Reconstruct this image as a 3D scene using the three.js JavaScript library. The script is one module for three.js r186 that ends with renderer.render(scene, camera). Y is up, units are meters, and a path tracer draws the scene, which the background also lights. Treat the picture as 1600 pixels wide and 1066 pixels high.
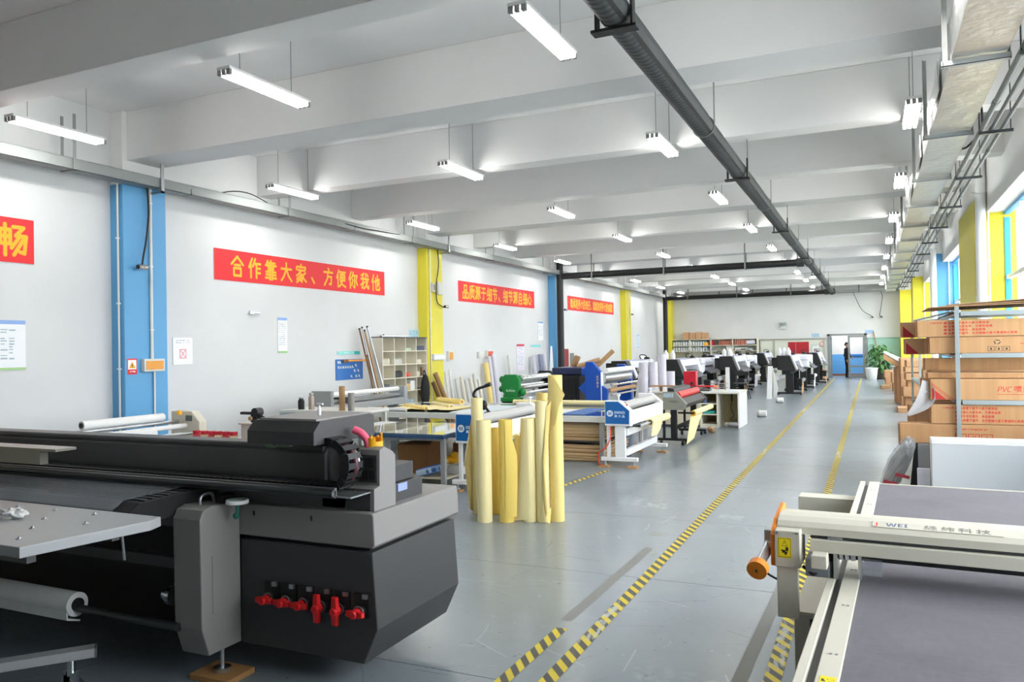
import * as THREE from 'three';
import { RoundedBoxGeometry } from 'three/addons/geometries/RoundedBoxGeometry.js';
import { mergeGeometries } from 'three/addons/utils/BufferGeometryUtils.js';
import { MarchingCubes } from 'three/addons/objects/MarchingCubes.js';
import { RectAreaLightUniformsLib } from 'three/addons/lights/RectAreaLightUniformsLib.js';
import { ImprovedNoise } from 'three/addons/math/ImprovedNoise.js';

// ---------------------------------------------------------------- camera, sky, exposure
// The hall runs away from the camera along -z. Helpers below take (x, y, f): right, up, metres forward; f becomes -z.
const scene = new THREE.Scene();
const camera = new THREE.PerspectiveCamera(2 * Math.atan(533 / 1219.48) * 180 / Math.PI, 1600 / 1066, 0.05, 400);
{
  const yaw = 0.431357, pitch = -0.00939, roll = -0.01738, eye = 1.7;
  const look = new THREE.Matrix4().makeRotationY(yaw);
  look.multiply(new THREE.Matrix4().makeRotationX(-pitch)).multiply(new THREE.Matrix4().makeRotationZ(roll));
  camera.position.set(0, eye, 0);
  camera.quaternion.setFromRotationMatrix(look);
}
scene.add(camera);
scene.background = new THREE.Color(0.90, 0.96, 1.0);
scene.backgroundIntensity = 14;
const EXPOSURE = 0.66, TUBE_GLOW = 68, LAMP = 8;
const renderer = new THREE.WebGLRenderer({ antialias: true });
renderer.toneMapping = THREE.LinearToneMapping;
renderer.toneMappingExposure = EXPOSURE;
renderer.shadowMap.enabled = true;
RectAreaLightUniformsLib.init();

// ---------------------------------------------------------------- helpers
let seed = 11;
const rnd = (a = 0, b = 1) => { seed = (seed * 1664525 + 1013904223) % 4294967296; return a + (b - a) * seed / 4294967296; };
const pick = (list) => list[Math.floor(rnd(0, list.length - 1e-6))];
const noise = new ImprovedNoise();
let O = [0, 0, 0];                                   // origin of the thing being built, in (x, y, f)
const V = ([x, y, f]) => new THREE.Vector3(x - O[0], y - O[1], -(f - O[2]));
const taken = new Map();
const numbered = (name) => { const n = taken.get(name) ?? 0; taken.set(name, n + 1); return n ? name + '_' + String(n).padStart(3, '0') : name; };
function tag(o, label, category, group) {
  Object.assign(o.userData, { label, category });
  if (group) o.userData.group = group;
  return o;
}
function thing(name, label, category, at = [0, 0, 0], group, turn = 0) {
  const o = new THREE.Group();
  o.name = numbered(name); tag(o, label, category, group);
  O = [0, 0, 0]; o.position.copy(V(at)); O = at;
  o.rotation.y = turn;
  scene.add(o);
  return o;
}
function setting(name, at = [0, 0, 0]) {
  const o = new THREE.Group();
  o.name = name; o.userData.kind = 'structure';
  O = [0, 0, 0]; o.position.copy(V(at)); O = at;
  scene.add(o);
  return o;
}
function copy(root, at, label, turn) {
  const c = root.clone();
  c.name = numbered(root.name.replace(/_\d{3}$/, '')); c.userData = { ...root.userData };
  if (label) c.userData.label = label;
  const keep = O; O = [0, 0, 0]; c.position.copy(V(at)); O = keep;
  if (turn !== undefined) c.rotation.y = turn;
  scene.add(c);
  return c;
}
function part(name, geos, material, parent, label) {
  const list = [].concat(geos);
  const m = new THREE.Mesh(list.length > 1 ? mergeGeometries(list) : list[0], material);
  m.name = name; m.castShadow = m.receiveShadow = true;
  if (label) m.userData.label = label;
  parent.add(m);
  return m;
}
const plain = (g) => {                               // one layout for all geometry: position, normal, uv in metres
  const n = g.index ? g.toNonIndexed() : g, p = n.attributes.position, q = n.attributes.normal, uv = new Float32Array(p.count * 2);
  for (let i = 0; i < p.count; i++) {
    const x = p.getX(i) + O[0], y = p.getY(i) + O[1], z = p.getZ(i) - O[2], a = Math.abs(q.getX(i)), b = Math.abs(q.getY(i)), c = Math.abs(q.getZ(i));
    uv[2 * i] = a > b && a > c ? z : x; uv[2 * i + 1] = b >= a && b >= c ? z : y;
  }
  for (const k of Object.keys(n.attributes)) if (!['position', 'normal'].includes(k)) n.deleteAttribute(k);
  n.setAttribute('uv', new THREE.BufferAttribute(uv, 2));
  n.morphAttributes = {}; n.clearGroups();
  return n;
};
const B = (x0, x1, y0, y1, f0, f1, r = 0) => {       // box by its extents
  const w = x1 - x0, h = y1 - y0, d = f1 - f0, g = r ? new RoundedBoxGeometry(w, h, d, 2, Math.min(r, w / 2.1, h / 2.1, d / 2.1)) : new THREE.BoxGeometry(w, h, d);
  return plain(g.translate((x0 + x1) / 2 - O[0], (y0 + y1) / 2 - O[1], -((f0 + f1) / 2 - O[2])));
};
const turned = (g, [rx, ry, rz], at) => {            // turn a geometry about a point
  const p = V(at), m = new THREE.Matrix4().makeRotationFromEuler(new THREE.Euler(rx, ry, rz));
  return g.translate(-p.x, -p.y, -p.z).applyMatrix4(m).translate(p.x, p.y, p.z);
};
const C = (r, a, b, seg = 16, r2 = r, open = false) => {   // round bar from a to b
  const p = V(a), q = V(b), d = q.clone().sub(p), g = new THREE.CylinderGeometry(r2, r, d.length(), seg, 1, open);
  g.translate(0, d.length() / 2, 0).applyQuaternion(new THREE.Quaternion().setFromUnitVectors(new THREE.Vector3(0, 1, 0), d.normalize())).translate(p.x, p.y, p.z);
  return plain(g);
};
const TU = (points, r, n = 24, seg = 8) => plain(new THREE.TubeGeometry(new THREE.CatmullRomCurve3(points.map(V), false, 'centripetal'), n, r, seg));
const EX = (axis, profile, a0, a1, bevel = 0) => {   // prism: x takes (f, y), z takes (x, y), y takes (x, f)
  const s = new THREE.Shape(profile.map(([u, v]) => new THREE.Vector2(axis === 'x' ? u - O[2] : u - O[0], axis === 'y' ? v - O[2] : v - O[1])));
  const lo = Math.min(a0, a1), hi = Math.max(a0, a1);
  const g = new THREE.ExtrudeGeometry(s, { depth: hi - lo - 2 * bevel, bevelEnabled: bevel > 0, bevelSize: bevel, bevelOffset: -bevel, bevelThickness: bevel, bevelSegments: 2, curveSegments: 12 }).translate(0, 0, bevel);
  if (axis === 'x') g.rotateY(Math.PI / 2).translate(lo - O[0], 0, 0);
  if (axis === 'y') g.rotateX(-Math.PI / 2).translate(0, lo - O[1], 0);
  if (axis === 'z') g.translate(0, 0, -(hi - O[2]));
  return plain(g);
};
const LA = (profile, at, seg = 20) => { const p = V(at); return plain(new THREE.LatheGeometry(profile.map(([r, y]) => new THREE.Vector2(r, y)), seg).translate(p.x, p.y, p.z)); };
const SP = (r, at, sx = 1, sy = 1, sz = 1, seg = 12) => { const p = V(at); return plain(new THREE.SphereGeometry(r, seg, Math.ceil(seg * 0.7)).scale(sx, sy, sz).translate(p.x, p.y, p.z)); };
const ring = (R, r, at, axis = 'y', arc = Math.PI * 2) => { const p = V(at), g = new THREE.TorusGeometry(R, r, 8, 24, arc); if (axis === 'y') g.rotateX(Math.PI / 2); if (axis === 'x') g.rotateY(Math.PI / 2); return plain(g.translate(p.x, p.y, p.z)); };
// a face with its own 0..1 picture: the corner at lower left, the way along it and the way up
const face = (a, b, up) => {
  const p = V(a), q = V(b), g = new THREE.BufferGeometry(), u = new THREE.Vector3(up[0], up[1], -up[2]), pts = [p, q, q.clone().add(u), p.clone().add(u)];
  g.setAttribute('position', new THREE.BufferAttribute(new Float32Array([0, 1, 2, 0, 2, 3].flatMap((i) => pts[i].toArray())), 3));
  g.setAttribute('uv', new THREE.BufferAttribute(new Float32Array([0, 0, 1, 0, 1, 1, 0, 0, 1, 1, 0, 1]), 2));
  g.computeVertexNormals();
  return g;
};

// ---------------------------------------------------------------- textures
function dataTex(w, h, fn, srgb, metres) {
  const d = new Uint8Array(w * h * 4);
  for (let y = 0; y < h; y++) for (let x = 0; x < w; x++) { const c = fn(x / w, y / h); for (let k = 0; k < 3; k++) d[(y * w + x) * 4 + k] = Math.max(0, Math.min(255, (Array.isArray(c) ? c[k] : c) * 255)); d[(y * w + x) * 4 + 3] = 255; }
  const t = new THREE.DataTexture(d, w, h);
  t.magFilter = THREE.LinearFilter; t.minFilter = THREE.LinearFilter; t.wrapS = t.wrapT = THREE.RepeatWrapping;
  if (srgb) t.colorSpace = THREE.SRGBColorSpace;
  if (metres) t.repeat.set(1 / metres, 1 / (Array.isArray(metres) ? metres[1] : metres));
  t.needsUpdate = true;
  return t;
}
function canvasTex(w, h, draw) {
  const c = document.createElement('canvas'); c.width = w; c.height = h;
  draw(c.getContext('2d'), w, h);
  const t = new THREE.CanvasTexture(c);
  t.colorSpace = THREE.SRGBColorSpace; t.magFilter = THREE.LinearFilter; t.wrapS = t.wrapT = THREE.RepeatWrapping;
  return t;
}
// noise that repeats over the unit square
const tile = (u, v, k, z) => {
  const n = (x, y) => noise.noise(x * k, y * k, z);
  return (n(u, v) * (1 - u) + n(u - 1, v) * u) * (1 - v) + (n(u, v - 1) * (1 - u) + n(u - 1, v - 1) * u) * v;
};
const fbm = (u, v, k, z) => tile(u, v, k, z) + 0.5 * tile(u, v, k * 2.1, z + 3) + 0.25 * tile(u, v, k * 4.3, z + 7);
const std = (color, roughness = 0.6, metalness = 0, more = {}) => new THREE.MeshStandardMaterial({ color, roughness, metalness, ...more });

// ---------------------------------------------------------------- materials
const mottled = dataTex(256, 256, (u, v) => { const n = 0.985 + 0.02 * fbm(u, v, 4, 1.5); return [n, n, n]; }, true, 3.1);
const paintRough = dataTex(128, 128, (u, v) => 0.5 + 0.2 * fbm(u, v, 16, 2.5), false, 0.4);
const floorMap = canvasTex(1024, 1024, (c, w, h) => {   // worn grey-blue floor paint: cloudy tone, specks, scuffs and scratches
  const im = c.createImageData(w, h);
  for (let y = 0; y < h; y++) for (let x = 0; x < w; x++) {
    const u = x / w, v = y / h, warm = 0.5 + 0.5 * fbm(u, v, 3, 2.9), k = 0.95 + 0.03 * fbm(u, v, 4, 0.3) + 0.025 * fbm(u, v, 14, 5.1) + 0.012 * fbm(u, v, 90, 9.2) - 0.08 * Math.max(0, fbm(u, v, 9, 3.3) - 0.35), i = (y * w + x) * 4;
    im.data[i] = 255 * k * (0.53 + 0.018 * warm); im.data[i + 1] = 255 * k * (0.575 + 0.008 * warm); im.data[i + 2] = 255 * k * (0.61 - 0.012 * warm); im.data[i + 3] = 255;
  }
  c.putImageData(im, 0, 0);
  for (let n = 0; n < 260; n++) { c.strokeStyle = (rnd() < 0.6 ? 'rgba(72,78,80,' : 'rgba(205,212,214,') + rnd(0.15, 0.45) + ')'; c.lineWidth = rnd(0.5, 1.6); const x = rnd(0, w), y = rnd(0, h), t = rnd(0, 6.3), l = rnd(6, 90); c.beginPath(); c.moveTo(x, y); c.quadraticCurveTo(x + l * 0.5 * Math.cos(t) + rnd(-8, 8), y + l * 0.5 * Math.sin(t), x + l * Math.cos(t), y + l * Math.sin(t)); c.stroke(); }
  for (let n = 0; n < 420; n++) { c.fillStyle = (rnd() < 0.7 ? 'rgba(66,70,70,' : 'rgba(214,218,216,') + rnd(0.12, 0.45) + ')'; c.beginPath(); c.ellipse(rnd(0, w), rnd(0, h), rnd(0.6, 2.6), rnd(0.5, 1.8), rnd(0, 3), 0, 7); c.fill(); }
  for (let n = 0; n < 16; n++) { const x = rnd(60, w - 60), y = rnd(60, h - 60), r = rnd(14, 46); for (let q = 0; q < 60; q++) { c.fillStyle = n % 3 ? 'rgba(96,98,92,0.05)' : 'rgba(210,214,212,0.06)'; c.beginPath(); c.ellipse(x + rnd(-r, r), y + rnd(-r, r), rnd(2, 9), rnd(2, 7), rnd(0, 3), 0, 7); c.fill(); } }
});
floorMap.repeat.set(1 / 5.3, 1 / 5.3);
const foilBump = dataTex(256, 256, (u, v) => 0.5 + 0.4 * fbm(u, v, 9, 6.6), false, 0.9);
const fibre = dataTex(256, 256, (u, v) => { const n = 0.97 + 0.03 * fbm(u, v, 60, 1.1) + 0.015 * fbm(u, v, 5, 2.2); return [n, n, n]; }, true, 0.5);
const kraft = dataTex(256, 256, (u, v) => { const n = 0.95 + 0.05 * fbm(u, v, 6, 1.9) + 0.04 * Math.sin(u * Math.PI * 120); return [0.82 * n, 0.645 * n, 0.48 * n]; }, true, 0.9);
const feltMap = dataTex(512, 512, (u, v) => { const n = 0.96 + 0.03 * fbm(u, v * 0.25, 40, 4.2) + 0.03 * fbm(u * 0.25, v, 40, 6.9) + 0.06 * fbm(u, v, 3, 1.4); return [0.44 * n, 0.425 * n, 0.45 * n]; }, true, 0.8);
const feltBump = dataTex(256, 256, (u, v) => 0.5 + 0.25 * Math.sin(u * Math.PI * 200) * Math.sin(v * Math.PI * 200) + 0.2 * fbm(u, v, 40, 2), false, 0.3);
const wrapBump = dataTex(64, 256, (u, v) => 0.5 + 0.5 * Math.sin((v + 0.01 * u) * Math.PI * 2 * 8) + 0.2 * tile(u, v, 6, 3), false, 0.6);
const grit = dataTex(128, 128, (u, v) => 0.5 + 0.5 * fbm(u, v, 50, 7.7), false, 0.12);

const wallWhite = std('#dedfdf', 0.75, 0, { map: mottled });
const ceilWhite = std('#eeeeed', 0.8, 0, { map: mottled });
const columnBlue = std('#5fa6d8', 0.45, 0, { map: mottled }), columnYellow = std('#e6d93a', 0.45, 0, { map: mottled });
const floorPaint = std('#ffffff', 0.27, 0, { map: floorMap });
const jointDark = std('#55595a', 0.9);
const galv = std('#8f9392', 0.55, 0.5, { bumpMap: foilBump, bumpScale: 0.002 });
const foil = std('#cfd0ce', 0.38, 0.88, { bumpMap: foilBump, bumpScale: 0.01 });
const steel = std('#b7babc', 0.3, 0.9), chrome = std('#d8dadb', 0.14, 1), darkSteel = std('#55585a', 0.4, 0.8);
const bracketGrey = std('#b5b8b6', 0.5, 0.15);
const rubberWrap = std('#3a3d3f', 0.62, 0, { bumpMap: wrapBump, bumpScale: 0.006 });
const black = std('#17181a', 0.5), blackSoft = std('#1d1e20', 0.85), blackGloss = std('#121316', 0.18);
const charcoal = std('#3d3c3d', 0.5, 0, { bumpMap: grit, bumpScale: 0.0003 }), bridgeGrey = std('#5a595a', 0.48, 0, { bumpMap: grit, bumpScale: 0.0003 }), charcoalDark = std('#303032', 0.52, 0, { bumpMap: grit, bumpScale: 0.0003 });
const greyPaint = std('#878482', 0.5, 0, { bumpMap: grit, bumpScale: 0.0003 }), greyDeep = std('#59595a', 0.55), tableGrey = std('#a3a5a6', 0.42, 0.1);
const beige = std('#cfcaba', 0.5, 0, { bumpMap: grit, bumpScale: 0.0002 }), beigeDeep = std('#b9b7aa', 0.5), cream = std('#e6e1cf', 0.55), board = std('#d8cfb4', 0.6);
const felt = std('#ffffff', 0.95, 0, { map: feltMap, bumpMap: feltBump, bumpScale: 0.0006 });
const whitePaint = std('#eceded', 0.42), whiteGloss = std('#f2f3f4', 0.25), paper = std('#f2f2f0', 0.8, 0, { map: fibre }), offWhite = std('#dcdcd6', 0.6), lilacPaper = std('#e4e2ee', 0.7, 0, { map: fibre });
const yellowPaper = std('#f8e08c', 0.62), yellowDeep = std('#f3d46c', 0.6), paleYellow = std('#f8e9ae', 0.62);
const carton = std('#ffffff', 0.85, 0, { map: kraft }), cartonDeep = std('#c9b79c', 0.9, 0, { map: kraft }), flatBoard = std('#e2c294', 0.85), flatBoardDeep = std('#cfae80', 0.85), tubeCard = std('#b48f66', 0.85, 0, { map: fibre });
const orange = std('#f28a1e', 0.4), redPlastic = std('#d81e22', 0.35), redPaint = std('#c31a30', 0.45), maroon = std('#8f1d25', 0.5), yellowPlastic = std('#f5b51a', 0.4), pink = std('#f2607f', 0.45), green = std('#12843a', 0.38), blueMachine = std('#1250b4', 0.35), panelBlue = std('#1668b8', 0.4), teal = std('#3fb3aa', 0.5), navy = std('#232c52', 0.4);
const glassTop = new THREE.MeshPhysicalMaterial({ color: '#5d7388', roughness: 0.06, metalness: 0, specularIntensity: 1, clearcoat: 1, clearcoatRoughness: 0.03 });
const pane = new THREE.MeshPhysicalMaterial({ color: '#ffffff', roughness: 0.02, transmission: 1, thickness: 0, ior: 1.45 });
const clearFilm = new THREE.MeshPhysicalMaterial({ color: '#e8ecf2', roughness: 0.12, transmission: 0.85, thickness: 0, ior: 1.4, side: THREE.DoubleSide });
const milkyFilm = new THREE.MeshPhysicalMaterial({ color: '#dfe0e2', roughness: 0.55, transmission: 0.45, thickness: 0, side: THREE.DoubleSide });
const leafGreen = new THREE.MeshPhysicalMaterial({ color: '#3f7a2e', roughness: 0.6, transmission: 0.3, thickness: 0, side: THREE.DoubleSide });
const tubeGlow = std('#ffffff', 0.5, 0, { emissive: new THREE.Color(1, 0.985, 0.95), emissiveIntensity: TUBE_GLOW });
const cableBlack = std('#1b1c1e', 0.55), cableRed = std('#d2492a', 0.5), wood = std('#b98a55', 0.7, 0, { map: fibre }), woodDark = std('#7b5a3a', 0.75, 0, { map: fibre });
const printed = (t, roughness = 0.6) => std('#ffffff', roughness, 0, { map: t });

// ---------------------------------------------------------------- lettering: each character as strokes in a square of 100
const STROKES = {
  合: '50,5 8,42;50,5 92,42;30,45 70,45;25,60 75,60 75,95 25,95 25,60', 作: '32,5 8,48;22,32 22,97;55,5 38,42;48,28 95,28;64,28 64,97;64,50 92,50;64,72 92,72',
  靠: '25,5 18,18;18,15 82,15;50,3 50,28;8,28 92,28;30,36 70,36 70,48 30,48 30,36;42,52 42,98;58,52 58,98;12,60 42,60;12,74 42,74;8,90 42,90;58,60 88,60;58,74 88,74;58,90 92,90',
  大: '8,35 92,35;50,5 50,35 30,72 8,95;50,35 68,70 94,95', 家: '50,2 50,12;10,30 12,15 90,15 86,30;25,32 78,32;52,32 30,52 10,62;40,45 58,60 58,92 45,86;50,58 12,80;56,70 12,96;88,44 62,60;62,56 74,76 95,90',
  '、': '20,66 42,92', 方: '50,3 55,14;8,24 92,24;46,24 40,60 12,96;42,48 80,48 76,90 60,88', 便: '28,5 6,48;19,32 19,97;36,14 94,14;42,28 88,28 88,60 42,60 42,28;42,44 88,44;65,14 64,60 48,86 30,96;45,68 68,86 96,96',
  你: '28,5 6,48;19,32 19,97;52,5 36,42;46,24 92,24 86,40;66,30 66,94 54,88;48,50 36,80;80,50 94,78', 我: '40,5 12,16;8,36 94,36;30,12 30,92 18,86;6,72 48,56;60,5 64,48 78,84 94,92 94,76;84,48 68,72 46,92;76,8 88,20',
  他: '26,5 6,48;18,32 18,97;34,46 90,28 88,62 76,60;50,22 50,84 56,92 94,92 95,76;70,5 70,74', 品: '30,8 70,8 70,42 30,42 30,8;8,56 42,56 42,94 8,94 8,56;58,56 92,56 92,94 58,94 58,56',
  质: '88,4 22,12 20,50 6,92;24,30 94,30;58,10 56,44;36,80 36,44 86,44 86,80;60,52 58,74 28,96;66,78 92,95', 源: '10,8 22,18;5,36 18,46;6,92 24,62;32,10 96,10;34,10 32,56 22,94;64,14 58,24;46,26 86,26 86,54 46,54 46,26;46,40 86,40;66,54 66,94 56,90;50,64 38,84;82,64 94,84',
  于: '20,12 80,12;6,44 94,44;50,12 50,92 34,86', 细: '30,4 12,30 32,30 8,60 36,56;6,90 40,78;48,14 92,14 92,92 48,92 48,14;70,14 70,92;48,52 92,52', 节: '8,18 92,18;34,4 34,30;66,4 66,30;18,44 80,44 80,76 68,74;46,44 46,98',
  自: '54,2 44,16;22,18 78,18 78,94 22,94 22,18;22,42 78,42;22,66 78,66', 心: '14,46 6,80;32,34 36,84 74,90 78,70;48,12 62,34;78,36 94,62', 畅: '8,20 40,20 40,62 8,62 8,20;8,40 40,40;24,4 24,96;50,10 84,10 58,36 92,36 86,88 72,84;68,42 44,74;84,44 52,94',
  多: '48,2 20,30;44,12 78,12 50,36 14,50;36,20 50,30;62,38 26,68;58,48 92,48 60,78 20,96;48,58 62,68', 的: '26,3 18,16;8,18 42,18 42,90 8,90 8,18;8,52 42,52;64,3 50,36;58,22 94,22 88,92 74,88;64,44 76,60',
  敢: '10,14 42,14 38,26;6,28 50,28;14,28 14,80;40,28 40,96;14,44 40,44;14,60 40,60;6,84 50,74;64,4 52,40;60,24 96,24;86,24 74,68 48,96;60,44 78,76 96,96', 承: '24,8 76,8 52,26;50,26 50,92 38,88;32,40 68,40;34,56 66,56;30,72 70,72;8,36 28,36 8,84;88,24 70,44;66,40 94,88',
  担: '6,26 40,26;24,4 24,90 12,86;6,66 40,52;52,14 90,14 90,74 52,74 52,14;52,44 90,44;44,94 98,94', 责: '16,14 84,14;22,28 78,28;6,42 94,42;50,4 50,42;24,80 24,54 76,54 76,80;50,60 46,80 18,96;56,80 84,96', 任: '30,4 6,48;20,30 20,97;88,8 42,18;34,48 96,48;66,14 66,90;42,90 90,90',
  就: '26,3 30,12;6,18 54,18;14,28 46,28 46,48 14,48 14,28;30,48 30,94 20,88;16,60 6,82;42,60 54,80;56,32 98,32;74,5 72,48 52,96;80,40 80,86 96,90 97,74;84,8 94,20', 能: '28,4 14,28 44,26;36,16 48,32;12,97 12,40 44,40 44,94;12,56 44,56;12,72 44,72;60,6 60,42 92,44 94,30;92,12 60,24;60,54 60,92 92,94 94,78;92,60 60,74',
  取: '6,10 52,10;16,10 16,80;42,10 42,96;16,32 42,32;16,54 42,54;6,82 50,74;56,18 92,18 80,60 54,94;60,30 76,66 96,94', 得: '26,4 8,24;28,28 6,54;19,46 19,97;46,6 86,6 86,38 46,38 46,6;46,22 86,22;38,50 96,50;36,66 96,66;80,50 80,94 66,90;52,74 62,86', 成: '8,24 94,24;22,24 20,60 6,94;22,46 46,46 44,76 34,74;58,4 64,54 78,86 94,92 95,74;86,42 70,74 44,96;74,6 86,16',
  喷: '8,16 30,16 30,66 8,66 8,16;40,14 92,14;66,3 66,26;38,28 94,28;52,20 52,36;80,20 80,36;48,76 48,42 86,42 86,76;66,50 64,72 40,96;70,76 94,96', 绘: '28,4 10,30 30,30 8,60 34,56;6,90 36,78;64,5 38,40;64,5 96,40;52,38 80,38;42,56 94,56;62,56 48,84 86,80;78,68 94,94',
  经: '30,4 12,30 32,30 8,60 36,56;6,90 38,78;46,12 88,12 44,48;64,30 92,50;48,58 92,58;70,58 70,92;42,92 96,92', 纬: '30,4 12,30 32,30 8,60 36,56;6,90 38,78;44,20 94,20;42,40 96,40;44,60 90,60 88,84 80,82;68,4 68,98',
  科: '40,5 10,16;5,34 46,34;26,12 26,97;26,40 6,72;28,42 44,60;56,16 68,26;54,38 66,48;48,72 96,62;82,4 82,97', 技: '6,26 40,26;24,4 24,90 12,86;6,66 40,52;48,24 96,24;72,4 72,44;50,44 88,44 70,76 44,96;56,50 72,74 96,94', 美: '30,4 38,16;70,4 62,16;14,20 86,20;20,36 80,36;8,52 92,52;50,20 50,52;10,68 90,68;50,56 46,74 8,96;54,74 92,96',
};
function write(c, text, x, y, size, wide = size, weight = 0.12, gap = 1.12) {   // strokes of a line of characters on a canvas
  c.lineWidth = size * weight; c.lineCap = 'round'; c.lineJoin = 'round';
  for (const ch of text) {
    for (const s of (STROKES[ch] ?? '').split(';').filter(Boolean)) {
      c.beginPath();
      s.split(' ').forEach((p, i) => { const [u, v] = p.split(',').map(Number); c[i ? 'lineTo' : 'moveTo'](x + u / 100 * wide, y + v / 100 * size); });
      c.stroke();
    }
    x += wide * gap;
  }
}
const smallPrint = (c, x, y, w, h, rows, colour, dense = 0.75) => {   // lines of print too small to read
  c.fillStyle = colour;
  for (let r = 0; r < rows; r++) for (let k = 0, n = Math.floor(w / (h / rows) * 1.4); k < n; k++) if (rnd() < dense) c.fillRect(x + k * w / n, y + (r + rnd(0.1, 0.25)) * h / rows, w / n * rnd(0.4, 0.85), h / rows * rnd(0.3, 0.55));
};

// ---------------------------------------------------------------- the hall
const LEFT = -9.55, RIGHT = 2.0, FAR = 40.5, NEAR = -5, CEIL = 5.07, BEAM = 4.39;
{
  const floor = setting('floor');
  part('floor_bed', B(LEFT - 0.2, RIGHT + 0.2, -0.2, -0.006, NEAR, FAR + 5), jointDark, floor);
  const rows = [NEAR, -2.4, -0.4, 1.6];
  for (let f = 3.61; f < FAR; f += 1.985) rows.push(f);
  rows.push(FAR + 5);
  const cols = [LEFT - 0.2, -5.7, RIGHT + 0.2];
  for (let r = 0; r + 1 < rows.length; r++) for (let c = 0; c + 1 < cols.length; c++) part('slab', B(cols[c] + 0.003, cols[c + 1] - 0.003, -0.05, 0, rows[r] + 0.003, rows[r + 1] - 0.003), floorPaint, floor);
  // striped tape on the floor
  const stripes = canvasTex(2048, 64, (c, w, h) => {
    c.fillStyle = '#d9c234'; c.fillRect(0, 0, w, h);
    c.fillStyle = '#4a4a45';
    for (let x = -64; x < w + 64; x += 32) { c.beginPath(); c.moveTo(x, h); c.lineTo(x + 16, h); c.lineTo(x + 16 + 26, 0); c.lineTo(x + 26, 0); c.fill(); }
    for (let k = 0; k < 46; k++) { const x = k < 26 ? 430 + rnd(0, 190) : rnd(0, w); c.fillStyle = 'rgba(196,200,196,' + rnd(0.25, 0.75) + ')'; c.beginPath(); c.ellipse(x, rnd(0, h), rnd(4, 22), rnd(3, 12), rnd(0, 3), 0, 7); c.fill(); }
  });
  const tapeMat = std('#ffffff', 0.55, 0, { map: stripes }), worn = std('#8b8b87', 0.8, 0, { map: fibre }), wornFar = std('#b7ab5c', 0.6);
  const strip = (name, x, f0, f1, w, m, dx = 0) => {
    const g = face([x + w / 2, 0.0012, f0], [x + w / 2 + dx, 0.0012, f1], [-w, 0, 0]), uv = g.attributes.uv, L = Math.hypot(f1 - f0, dx) / 8.2;
    for (let i = 0; i < uv.count; i++) uv.setX(i, uv.getX(i) * L);
    return part(name, g, m, floor);
  };
  strip('hazard_tape', -1.53, 2.6, 40.3, 0.085, tapeMat, -0.1);
  strip('hazard_tape', -0.49, 2.6, 40.3, 0.085, tapeMat, 0.03);
  strip('hazard_tape', -1.755, 2.9, 4.42, 0.075, tapeMat, 0.02);
  strip('tape_residue', -1.76, 4.55, 6.45, 0.075, worn, 0.03);
  strip('tape_residue', -0.66, 3.2, 6.6, 0.075, worn, 0.08);
  strip('hazard_tape', -3.48, 8.9, 10.3, 0.075, tapeMat, 0.16);
}
{
  const wl = setting('wall_left');
  part('wall_panel', B(LEFT - 0.25, LEFT, 0, CEIL, NEAR, FAR), wallWhite, wl);
  const wb = setting('wall_back');
  part('wall_panel', B(LEFT - 0.25, RIGHT + 0.3, 0, CEIL, NEAR - 0.25, NEAR), wallWhite, wb);
  const wf = setting('wall_far');
  part('wall_panel', [B(LEFT - 0.25, -1.84, 0, CEIL, FAR, FAR + 0.2), B(-0.27, RIGHT + 0.3, 0, CEIL, FAR, FAR + 0.2), B(-1.84, -0.27, 2.06, CEIL, FAR, FAR + 0.2)], wallWhite, wf);
  const cl = setting('ceiling');
  part('slab_soffit', B(LEFT - 0.25, RIGHT + 0.3, CEIL, CEIL + 0.2, NEAR - 0.25, FAR + 5), ceilWhite, cl);
  for (let k = -5; k <= 12; k++) {
    const f = 7.85 + 2.683 * k, w = k % 3 === 0 ? 0.56 : 0.34;
    if (f > FAR - 0.2 || f < NEAR) continue;
    const bm = setting('beam_' + (k + 6));
    part('soffit_beam', B(LEFT, RIGHT, BEAM, CEIL, f - w / 2, f + w / 2, 0.008), ceilWhite, bm);
  }
  // columns on the left wall, blue and yellow in turn
  [0, 1, 2, 3, 4, -1].forEach((k, i) => {
    const f = 7.5 + 8.06 * k, c = setting('column_left_' + (i + 1), [LEFT, 0, f]);
    part('painted_face', B(LEFT - 0.02, -9.3, 0, 4.06, f, f + 0.72, 0.012), k % 2 === 0 && k < 4 ? columnBlue : columnYellow, c);
    part('white_head', B(LEFT - 0.02, -9.3, 4.06, CEIL, f, f + 0.72, 0.012), ceilWhite, c);
  });
}
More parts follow.
